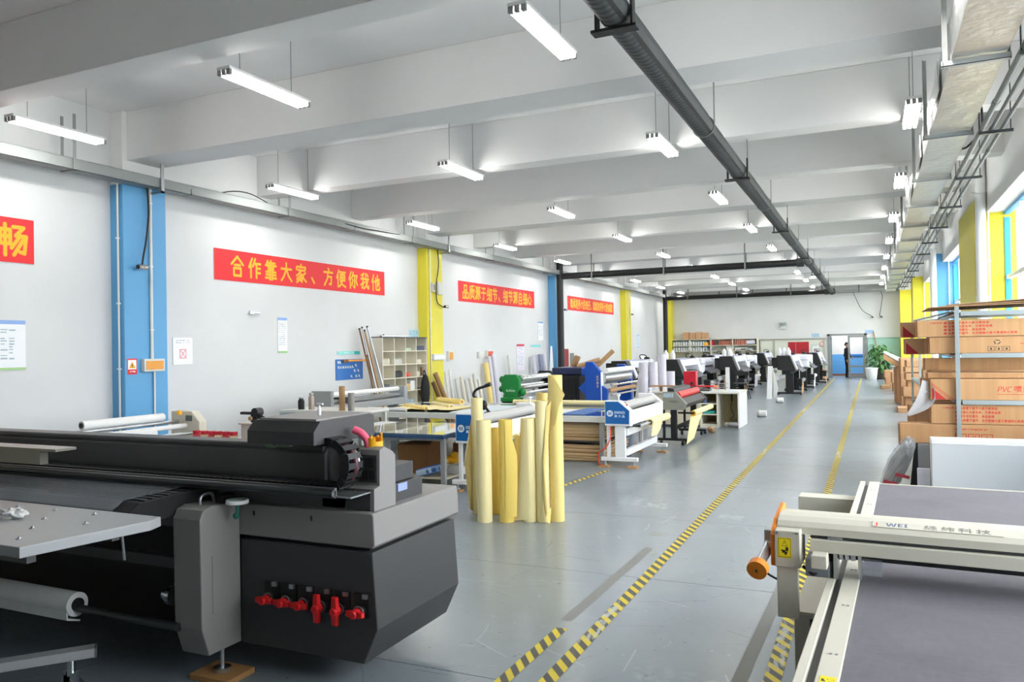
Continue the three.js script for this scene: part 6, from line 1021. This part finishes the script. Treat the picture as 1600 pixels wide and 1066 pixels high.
{ // person in the doorway: one continuous body from a field of tapered limbs, clothes and hair as children
  const px = -1.08, pf = FAR + 0.9, t = thing('person', 'person in black jacket and trousers standing in the open doorway', 'person', [px, 0, pf]);
  const body = (bones, size, centre, res, k) => {
    const mc = new MarchingCubes(res, new THREE.MeshBasicMaterial(), false, false, 200000); mc.isolation = 0;
    const half = size / 2;
    for (let z = 0; z < res; z++) for (let y = 0; y < res; y++) for (let x = 0; x < res; x++) {
      const p = [x, y, z].map((v, i) => centre[i] + ((v - res / 2) / (res / 2)) * half);
      let d = 1e9;
      for (const [a, b, ra, rb] of bones) {
        const ab = b.map((v, i) => v - a[i]), ap = p.map((v, i) => v - a[i]), L = ab[0] ** 2 + ab[1] ** 2 + ab[2] ** 2 || 1e-9, h = Math.max(0, Math.min(1, (ab[0] * ap[0] + ab[1] * ap[1] + ab[2] * ap[2]) / L));
        const e = Math.hypot(...ap.map((v, i) => v - ab[i] * h)) - (ra + (rb - ra) * h), q = Math.max(0, Math.min(1, 0.5 + 0.5 * (d - e) / k));
        d = d * (1 - q) + e * q - k * q * (1 - q);
      }
      mc.field[x + y * res + z * res * res] = -d;
    }
    mc.update();
    const g = new THREE.BufferGeometry(), n = mc.count ?? mc.geometry.drawRange.count;
    g.setAttribute('position', new THREE.BufferAttribute(mc.positionArray.slice(0, n * 3).map((v, i) => v * half + centre[i % 3]), 3));
    g.setAttribute('normal', new THREE.BufferAttribute(mc.normalArray.slice(0, n * 3), 3));
    return plain(g);
  };
  O = [0, 0, 0];
  const legs = [[[-0.08, 0.86, 0], [-0.1, 0.47, 0.02], 0.088, 0.06], [[-0.1, 0.47, 0.02], [-0.1, 0.09, -0.02], 0.058, 0.042], [[0.08, 0.86, 0], [0.1, 0.47, 0.04], 0.088, 0.06], [[0.1, 0.47, 0.04], [0.1, 0.09, 0], 0.058, 0.042]];
  const trunk = [[[0, 0.9, 0], [0, 1.12, 0.01], 0.13, 0.125], [[0, 1.12, 0.01], [0, 1.34, 0], 0.125, 0.13], [[-0.15, 1.36, 0], [0.15, 1.36, 0], 0.075, 0.075]];
  const arms = [[[-0.19, 1.35, 0], [-0.25, 1.08, -0.02], 0.055, 0.043], [[-0.25, 1.08, -0.02], [-0.22, 0.84, 0.07], 0.042, 0.032], [[0.19, 1.35, 0], [0.24, 1.09, 0], 0.055, 0.043], [[0.24, 1.09, 0], [0.17, 0.95, 0.17], 0.042, 0.032]];
  const bare = [[[0, 1.34, 0], [0, 1.48, 0.01], 0.055, 0.05], [[0, 1.52, 0.03], [0, 1.58, 0.035], 0.07, 0.07], [[0, 1.62, 0.01], [0, 1.6, -0.01], 0.085, 0.085], [[0, 1.54, 0.1], [0, 1.57, 0.1], 0.012, 0.008], [[-0.22, 0.84, 0.07], [-0.21, 0.74, 0.1], 0.032, 0.02], [[0.17, 0.95, 0.17], [0.13, 0.92, 0.26], 0.03, 0.02]];
  const feet = [[[-0.1, 0.05, -0.03], [-0.12, 0.035, 0.14], 0.045, 0.035], [[0.1, 0.05, -0.02], [0.12, 0.035, 0.15], 0.045, 0.035]];
  const skin = std('#c79a7e', 0.6), jacket = std('#17181c', 0.8), trousers = std('#15161a', 0.85), hair = std('#131214', 0.6);
  part('body', body([...legs.map(([a, b, r, s]) => [a, b, r * 0.85, s * 0.85]), ...trunk.map(([a, b, r, s]) => [a, b, r * 0.85, s * 0.85]), ...arms.map(([a, b, r, s]) => [a, b, r * 0.8, s * 0.8]), ...bare, ...feet.map(([a, b, r, s]) => [a, b, r * 0.8, s * 0.8])], 1.9, [0, 0.86, 0], 96, 0.03), skin, t);
  part('jacket', body([...trunk, ...arms], 1.1, [0, 1.13, 0], 64, 0.05), jacket, t);
  part('trousers', body([...legs, [[-0.05, 0.92, 0], [0.05, 0.92, 0], 0.115, 0.115]], 1.2, [0, 0.52, 0], 64, 0.03), trousers, t);
  part('shoe', body([feet[0]], 0.3, [-0.11, 0.06, 0.05], 28, 0.01), black, t); part('shoe', body([feet[1]], 0.3, [0.11, 0.06, 0.05], 28, 0.01), black, t);
  part('hair', body([[[0, 1.645, -0.01], [0, 1.6, -0.05], 0.09, 0.08], [[-0.05, 1.66, 0.03], [0.05, 1.66, 0.03], 0.05, 0.05]], 0.4, [0, 1.62, 0], 36, 0.03), hair, t);
  for (const s of [-1, 1]) { part('eye', SP(0.009, [s * 0.03, 1.59, -0.098]), black, t); part('ear', SP(0.022, [s * 0.083, 1.57, 0.0], 0.4, 1, 0.7), skin, t); }
  part('mouth', B(-0.022, 0.022, 1.508, 1.514, -0.108, -0.098, 0.002), std('#a25f55', 0.6), t);
  t.rotation.y = 1.2;
}

// ---------------------------------------------------------------- rack, cartons and boards on the right
{
  const red = '#cf4238';
  const face1 = (draw, w = 1024, h = 170) => canvasTex(w, h, (c) => {
    c.fillStyle = '#cb9c6d'; c.fillRect(0, 0, w, h);
    for (let k = 0; k < 60; k++) { c.fillStyle = 'rgba(' + (rnd() > 0.5 ? '230,190,140,' : '170,120,78,') + rnd(0.03, 0.1) + ')'; c.fillRect(rnd(0, w), 0, rnd(4, 60), h); }
    c.fillStyle = 'rgba(150,105,70,0.35)'; c.fillRect(w * 0.7, 0, 3, h);
    draw(c, w, h);
  });
  const rules = face1((c, w, h) => { c.strokeStyle = red; c.fillStyle = red; write(c, '大家品质', 90, 18, 18, 20, 0.13); for (let r = 0; r < 4; r++) { c.beginPath(); c.arc(200, 30 + r * 36, 12, 0, 7); c.fill(); write(c, ['品质源于细节大家方便我他', '自细心大家合作、方便你品质', '细节多的责任、承担取得', '品质源于细节、合作就能大家方便成的心你我'][r], 220, 18 + r * 36, 24, 21, 0.14, 1.15); } });
  const marks = face1((c, w, h) => { c.strokeStyle = '#4a4640'; c.lineWidth = 4; for (let k = 0; k < 3; k++) { c.strokeRect(450 + k * 58, 104, 46, 46); c.fillStyle = '#4a4640'; c.fillRect(466 + k * 58, 116, 14, 24); } for (let k = 0; k < 3; k++) { const a = k * 2.094; c.beginPath(); c.moveTo(520 + 26 * Math.cos(a), 56 + 26 * Math.sin(a)); c.lineTo(520 + 26 * Math.cos(a + 1.5), 56 + 26 * Math.sin(a + 1.5)); c.lineWidth = 9; c.stroke(); } c.fillStyle = red; c.fillRect(690, 70, 90, 6); });
  const pvc = face1((c, w, h) => { c.fillStyle = red; c.font = 'italic 62px sans-serif'; c.fillText('PVC', 505, 104); c.strokeStyle = red; write(c, '喷绘', 635, 52, 54, 58, 0.1); c.fillRect(505, 122, 360, 4); c.beginPath(); c.moveTo(6, 70); c.lineTo(6, h); c.lineTo(120, h); c.fill(); c.lineWidth = 5; for (const d of [22, 38]) { c.beginPath(); c.moveTo(6, 70 - d); c.lineTo(120 + d * 1.4, h); c.stroke(); } });
  const symbols = face1((c, w, h) => { c.strokeStyle = red; c.fillStyle = red; c.lineWidth = 5; smallPrint(c, 340, 24, 230, 20, 1, red); for (let k = 0; k < 3; k++) { c.strokeRect(350 + k * 80, 70, 66, 66); } c.fillRect(376, 86, 14, 34); c.beginPath(); c.arc(383, 116, 14, 0, 7); c.fill(); c.fillRect(456, 80, 6, 46); c.fillRect(470, 80, 6, 46); c.fillRect(540, 82, 6, 40); c.fillRect(524, 108, 38, 6); });
  const blank = face1(() => {});
  const endTex = canvasTex(128, 128, (c, w, h) => { c.fillStyle = '#a98260'; c.fillRect(0, 0, w, h); c.fillStyle = '#8f1f26'; c.beginPath(); c.moveTo(0, 30); c.lineTo(0, h); c.lineTo(90, h); c.fill(); });
  const box = (label, x0, x1, y0, y1, f0, f1, tex, group = 'long brown cartons on the steel rack') => {
    const t = thing('carton', label, 'carton', [(x0 + x1) / 2, y0, (f0 + f1) / 2], group);
    part('carton_body', B(x0, x1, y0, y1, f0, f1, 0.006), carton, t);
    if (tex) part('printed_side', face([x0 + 0.004, y0 + 0.004, f0 - 0.001], [x1 - 0.004, y0 + 0.004, f0 - 0.001], [0, y1 - y0 - 0.008, 0]), printed(tex, 0.85), t);
    part('end_flap', turned(B(x0 - 0.006, x0, y0 + 0.004, y1 - 0.004, f0 + 0.005, f0 + (f1 - f0) * 0.48), [0, 0.08, 0], [x0, y0, f0]), cartonDeep, t);
    part('tape_strip', B(x0 - 0.004, x1 + 0.001, y1 - 0.001, y1 + 0.001, (f0 + f1) / 2 - 0.03, (f0 + f1) / 2 + 0.03), tubeCard, t);
    return t;
  };
  const F = 10, X = 0.91;
  const rack = thing('steel_rack', 'grey steel rack loaded with long brown cartons on the right', 'rack', [1.4, 0, 11]);
  const rackGrey = std('#a9b2b2', 0.45, 0.3);
  for (const [x, f] of [[X - 0.04, F - 0.02], [X - 0.04, 12.4], [1.94, F - 0.02], [1.94, 12.4]]) part('post', [B(x - 0.022, x + 0.022, 0, 2.08, f - 0.005, f, 0.001), B(x + 0.017, x + 0.022, 0, 2.08, f, f + 0.05)], rackGrey, rack);
  for (const y of [0.5, 1.03, 1.55, 2.02]) {
    part('shelf_beam', B(X, 1.95, y - 0.045, y + 0.005, F, F + 0.03, 0.004), rackGrey, rack); part('shelf_beam', B(X - 0.06, X - 0.02, y - 0.045, y + 0.005, F + 0.03, 12.4, 0.004), rackGrey, rack);
    part('shelf_deck', B(X - 0.06, 1.95, y - 0.012, y, F + 0.03, 12.4), rackGrey, rack);
  }
  // front row, top to bottom
  box('top carton of the rack, its long side covered with red rules', 0.48, 1.9, 1.745, 1.935, F + 0.04, F + 0.3, rules);
  box('carton with a recycling mark, under the top one on the rack', 0.6, 1.9, 1.555, 1.74, F + 0.05, F + 0.3, marks);
  box('dark carton pushed back under the shelf, above the carton with red PVC lettering', 0.56, 1.9, 1.36, 1.5, F + 0.25, F + 0.5, blank);
  box('carton marked with red PVC lettering and a red corner', 0.6, 1.9, 1.035, 1.27, F + 0.03, F + 0.32, pvc);
  box('plain carton lying on the one with red PVC lettering', 0.58, 1.88, 1.275, 1.34, F + 0.1, F + 0.4, blank);
  box('carton covered with red rules on the lowest visible shelf', 0.6, 1.9, 0.765, 0.985, F + 0.03, F + 0.3, rules);
  box('lowest front carton with red framed symbols, sticking out to the left', 0.28, 1.9, 0.508, 0.76, F + 0.01, F + 0.28, symbols);
  // row behind, sticking out towards the aisle
  const rear = (label, x0, y0, y1, f) => { const t = box(label, x0, 1.85, y0, y1, f, f + 0.3, null); part('printed_side', face([x0 + 0.004, y0 + 0.004, f - 0.001], [x0 + 0.2, y0 + 0.004, f - 0.001], [0, y1 - y0 - 0.008, 0]), printed(endTex, 0.85), t); };
  rear('carton end with a dark red corner, behind the top carton', 0.34, 1.745, 1.93, F + 0.45); rear('carton end with a dark red corner, behind the one with recycling mark', 0.37, 1.545, 1.735, F + 0.45);
  box('carton end standing out behind the PVC carton', 0.55, 1.8, 1.04, 1.25, F + 0.7, F + 1.0, null); box('carton end standing out behind the lower rules carton', 0.48, 1.8, 0.6, 0.98, F + 0.7, F + 1.0, null); box('narrow carton end in the lowest back row', 0.42, 1.8, 0.6, 0.9, F + 1.1, F + 1.4, null);
  const rk2 = (k, x, y0, y1) => box('carton deeper in the rack, ' + ['upper', 'middle', 'lower'][k] + ' shelf at the back', x, 1.85, y0, y1, F + 1.6, F + 2.2, null); rk2(0, 0.7, 1.57, 1.9); rk2(1, 0.7, 1.05, 1.35); rk2(2, 0.7, 0.52, 0.85);
  box('carton standing low at the front of the rack behind the white boards', 0.75, 1.85, 0.0, 0.4, F + 0.1, F + 0.5, null);
  // sheets on top
  const top = thing('cardboard_sheet', 'flattened cardboard sheets lying on top of the rack', 'cardboard', [1.3, 2.08, 10.4]);
  [[0.6, 2.09, 0.02], [0.72, 2.1, 0.035], [0.8, 2.115, 0.05]].forEach(([x, y, r]) => part("sheet", turned(B(x, 1.97, y - 0.012, y - 0.004, F + 0.1, F + 1.4), [0, 0, r], [x, y, F]), carton, top));
  const wf = thing('rail_loop', 'thin steel frame jutting out at the top left of the rack', 'frame', [0.6, 2.0, 11]);
  part('frame_bar', C(0.012, [X - 0.05, 2.03, F + 0.1], [0.55, 1.99, 12.2], 8), rackGrey, wf); part('frame_bar', C(0.012, [0.55, 1.99, 12.2], [0.85, 2.0, 12.3], 8), rackGrey, wf); part('frame_drop', C(0.01, [0.55, 1.99, 12.2], [0.55, 1.88, 12.2], 8), rackGrey, wf);
  // white boards in front of the rack
  [[0.545, 1.93, 0.675, 9.2, 9.26], [0.545, 1.93, 0.65, 9.12, 9.19], [0.56, 1.92, 0.67, 9.28, 9.4], [0.55, 1.92, 0.672, 9.42, 9.52]].forEach(([x0, x1, h, f0, f1], k) => { const t = thing('foam_board', 'white foam board standing on edge before the rack, ' + ['second from the front', 'front one and lowest', 'third from the front', 'rearmost'][k], 'board', [1.2, 0, f0], 'white foam boards standing on edge before the rack'); part('sheet', B(x0, x1, 0, h, f0, f1, 0.004), whiteGloss, t); part('sheet_edge', B(x0 - 0.002, x0 + 0.002, 0.002, h - 0.004, f0 + 0.004, f1 - 0.004), offWhite, t); });
  const sm = thing('foam_board', 'small white panel standing left of the foam boards', 'board', [0.47, 0, 9.5]); part('sheet', B(0.42, 0.54, 0, 0.34, 9.4, 9.45, 0.003), lilacPaper, sm); part('rear_sheet', B(0.44, 0.55, 0, 0.58, 9.6, 9.64, 0.003), std('#8f9092', 0.6), sm);
  // wrapped bundle leaning at the rack end
  const bag = thing('wrapped_bundle', 'film wrapped bundle with red tape leaning at the end of the rack', 'bundle', [0.25, 0, 9.8]);
  const lump = (a, b, r, m, name) => { const g = C(r, a, b, 22, r * 0.85), s = g.clone(), p = s.attributes.position; for (let i = 0; i < p.count; i++) { const n = 1 + 0.25 * noise.noise(p.getX(i) * 12, p.getY(i) * 12, p.getZ(i) * 12); p.setXYZ(i, p.getX(i) * n, p.getY(i), p.getZ(i) * n); } s.computeVertexNormals(); return part(name, s, m, bag); };
  const crinkle = (x, y, f, sx, sy, sz, m, name) => { const g = new THREE.IcosahedronGeometry(1, 5), p = g.attributes.position; for (let i = 0; i < p.count; i++) { const a = p.getX(i), b = p.getY(i), c = p.getZ(i), n = 1 + 0.22 * noise.noise(a * 3, b * 5, c * 3) + 0.12 * noise.noise(a * 9, b * 9, c * 9); p.setXYZ(i, a * n * sx + b * 0.14, Math.max(b * n * sy, -y), c * n * sz); } g.translate(x - O[0], y - O[1], -(f - O[2])); g.computeVertexNormals(); return part(name, plain(g), m, bag); };
  crinkle(0.25, 0.3, 9.8, 0.1, 0.3, 0.14, std('#8d867c', 0.35), 'bundle_body'); crinkle(0.24, 0.31, 9.79, 0.115, 0.32, 0.155, clearFilm, 'film_wrap');
  for (const [x, y] of [[0.15, 0.12], [0.27, 0.2]]) part('red_tape', turned(B(x - 0.06, x + 0.08, y, y + 0.035, 9.63, 9.65), [0, 0, -0.2], [x, y, 9.64]), std('#a4303c', 0.4), bag);
  const bk = thing('black_board', 'black boards standing between the wrapped bundle and the white panel', 'board', [0.42, 0, 9.9]); part('sheet', EX('z', [[0.36, 0], [0.46, 0], [0.5, 0.56], [0.42, 0.56]], 9.85, 9.9), black, bk); part('rear_sheet', B(0.46, 0.58, 0, 0.55, 9.95, 9.98), blackSoft, bk);
  const fs = thing('plastic_sheet', 'translucent grey plastic sheet hanging out of the rack towards the aisle', 'sheet', [0.45, 0.8, 10]);
  { const n = 10, pos = [], idx = []; for (let i = 0; i <= n; i++) { const u = i / n; const mx = 0.34 + 0.17 * u + 0.03 * Math.sin(u * 3), y = 0.86 + 0.4 * u, w = 0.02 + 0.09 * Math.sin(u * Math.PI * 0.8); pos.push(mx - O[0], y - O[1], -(9.96 - O[2]), mx + w - O[0], y - w * 0.3 - O[1], -(10.05 + 0.1 * u - O[2]), mx + w * 1.5 - O[0], y - w * 0.8 - O[1], -(10.0 - O[2])); if (i < n) for (let j = 0; j < 2; j++) { const a = i * 3 + j; idx.push(a, a + 3, a + 1, a + 1, a + 3, a + 4); } } const g = new THREE.BufferGeometry(); g.setAttribute('position', new THREE.BufferAttribute(new Float32Array(pos), 3)); g.setIndex(idx); g.computeVertexNormals(); part('sheet', plain(g), milkyFilm, fs); }
  part('frayed_edge', TU([[0.5, 1.1, 10.02], [0.56, 1.12, 10.06], [0.6, 1.08, 10.1]], 0.012), milkyFilm, fs);
  // cartons stacked farther along the right side
  const far = (label, x0, x1, y0, y1, f0, f1) => box(label, x0, x1, y0, y1, f0, f1, null, 'brown cartons stacked along the right side of the aisle');
  far('lowest carton of the near stack along the aisle', 0.74, 1.5, 0, 0.34, 21.6, 22.4); far('carton second from below in the near stack', 0.7, 1.4, 0.34, 0.58, 21.5, 22.3); far('carton third from below in the near stack', 0.8, 1.5, 0.58, 0.74, 21.6, 22.3); far('carton fourth from below in the near stack', 0.76, 1.5, 0.75, 0.92, 21.5, 22.3); far('carton fifth from below in the near stack', 0.75, 1.5, 0.94, 1.07, 21.5, 22.3); far('topmost carton of the near stack along the aisle', 0.78, 1.5, 1.08, 1.24, 21.5, 22.3); far('flat carton on the floor in front of the near stack', 0.55, 0.8, 0, 0.12, 20.8, 21.4);
  far('tall dark carton behind the near stack, at its left', 0.7, 1.3, 0, 1.26, 23.2, 23.9); far('carton of the middle stack with a blue strap', 0.62, 1.2, 0.3, 0.66, 29.5, 30.3); far('carton at the foot of the middle stack', 0.66, 1.3, 0, 0.3, 29.5, 30.3); far('tall carton under the tilted white boards', 0.62, 1.2, 0, 0.99, 24.1, 25.4); far('carton left of the blue strap in the far stack', 0.42, 0.75, 0.4, 0.66, 31.5, 32.2); far('carton low in the far stack', 0.45, 0.95, 0.16, 0.4, 31.5, 32.2); far('carton at the foot of the far stack', 0.5, 1.0, 0, 0.16, 31.5, 32.2); far('small carton alone on the floor at the far stack', 0.3, 0.55, 0, 0.14, 31.0, 31.4); far('carton right of the blue strap', 0.95, 1.3, 0.66, 0.95, 29.6, 30.2);
  const p2 = thing('blue_crate', 'dark blue crate between the stacked cartons along the aisle', 'crate', [0.85, 0, 28]); part('crate_body', B(0.66, 0.86, 0, 0.7, 28.2, 28.7, 0.01), std('#27408c', 0.5), p2); part('crate_rim', B(0.64, 1.1, 0.7, 0.76, 28.15, 28.75, 0.01), std('#3a57b0', 0.5), p2);
  const tilt = thing('foam_board', 'white and tan boards lying tilted over the cartons along the aisle', 'board', [0.5, 1.1, 24.5]);
  part('sheet', EX('z', [[0.3, 1.4], [0.34, 1.44], [0.82, 1.2], [0.8, 1.06]], 24, 25.6), whitePaint, tilt); part('tan_sheet', EX('z', [[0.31, 1.36], [0.3, 1.22], [0.6, 1.02], [0.72, 1.0], [0.8, 1.05]], 24.02, 25.6), carton, tilt); part('red_end', B(0.7, 0.82, 1.06, 1.2, 23.98, 24), redPaint, tilt);
  const rk = thing('steel_rack', 'second steel rack farther along the right wall behind the first', 'rack', [1.3, 0, 16]);
  for (const [x, f] of [[0.76, 15.3], [0.76, 18.2], [1.45, 15.3], [1.45, 18.2]]) part('post', B(x - 0.02, x + 0.02, 0, 2.0, f - 0.02, f + 0.02, 0.003), rackGrey, rk);
  for (const y of [0.3, 0.95, 1.5, 1.97]) part('shelf_beam', [B(0.74, 0.78, y - 0.03, y, 15.3, 18.2), B(0.76, 1.45, y - 0.03, y, 15.28, 15.32), B(0.76, 1.45, y - 0.012, y - 0.004, 15.3, 18.2)], rackGrey, rk);
  box('carton on the second rack, upper shelf', 0.85, 1.42, 1.5, 1.75, 15.5, 16.4, null, 'cartons on the second rack'); box('carton on the second rack, middle shelf', 0.82, 1.42, 0.95, 1.2, 15.5, 16.4, null, 'cartons on the second rack'); box('carton on the second rack, low shelf', 0.82, 1.42, 0.3, 0.6, 15.5, 16.4, null, 'cartons on the second rack');
}
{ // plant and tub by the far wall
  const plant = (x, f, h, label, m) => {
    const t = thing('potted_plant', label, 'plant', [x, 0, f]);
    part('pot', LA([[0, 0], [0.2, 0], [0.27, 0.5], [0.29, 0.52], [0.29, 0.56], [0.25, 0.56], [0.24, 0.5], [0, 0.48]], [x, 0, f], 22), m, t);
    part('stem', [0, 1, 2, 3, 4].map((k) => TU([[x, 0.45, f], [x + rnd(-0.1, 0.1), 0.8, f + rnd(-0.1, 0.1)], [x + rnd(-0.3, 0.3), h * 0.75, f + rnd(-0.3, 0.3)]], 0.014, 8, 6)), woodDark, t);
    const leaf = new THREE.BufferGeometry(); leaf.setAttribute('position', new THREE.BufferAttribute(new Float32Array([0, 0, 0, 0.06, 0.02, 0.07, 0, 0.035, 0.09, -0.06, 0.02, 0.07, 0.045, -0.01, 0.15, -0.045, -0.01, 0.15, 0, -0.05, 0.23]), 3)); leaf.setIndex([0, 1, 2, 0, 2, 3, 1, 4, 2, 2, 5, 3, 2, 4, 6, 2, 6, 5]); leaf.computeVertexNormals();
    const geos = [];
    for (let k = 0; k < 190; k++) { const a = rnd(0, 6.283), u = rnd(), r = (0.1 + 0.32 * Math.sqrt(rnd())) * (0.5 + Math.sin(u * Math.PI) * 0.7), s = rnd(0.8, 1.5), g = leaf.clone(); g.scale(s, s, s).rotateX(rnd(-0.2, 1.1)).rotateY(a + rnd(-0.6, 0.6)).translate(r * Math.sin(a), 0.5 + u * (h - 0.55), r * Math.cos(a)); geos.push(plain(g)); }
    const fo = part('foliage', geos, leafGreen, t); fo.userData.kind = 'stuff';
  };
  plant(0.32, 39.3, 1.62, 'leafy green plant in a pot by the far wall, right of the door', std('#4a4038', 0.6));
  const tub = thing('white_tub', 'white tub standing left of the plant by the far wall', 'tub', [-0.02, 0, 38.3]); part('tub_wall', LA([[0, 0], [0.2, 0], [0.26, 0.52], [0.28, 0.54], [0.25, 0.54], [0.19, 0.03], [0, 0.03]], [-0.02, 0, 38.3], 24), whitePaint, tub); part('tub_rim', ring(0.265, 0.015, [-0.02, 0.54, 38.3]), whitePaint, tub);
  const tub2 = thing('white_tub', 'white tub half hidden behind the plant on its right', 'tub', [1.0, 0, 39.7]); part('tub_wall', LA([[0, 0], [0.22, 0], [0.28, 0.58], [0.25, 0.58], [0.2, 0.03], [0, 0.03]], [1.0, 0, 39.7], 24), whitePaint, tub2); part('tub_rim', ring(0.268, 0.014, [1.0, 0.58, 39.7]), whitePaint, tub2);
}

scene.traverse((o) => { if (o.isMesh) o.castShadow = o.receiveShadow = true; if (o.isLight && o.shadow) o.castShadow = true; });
renderer.render(scene, camera);
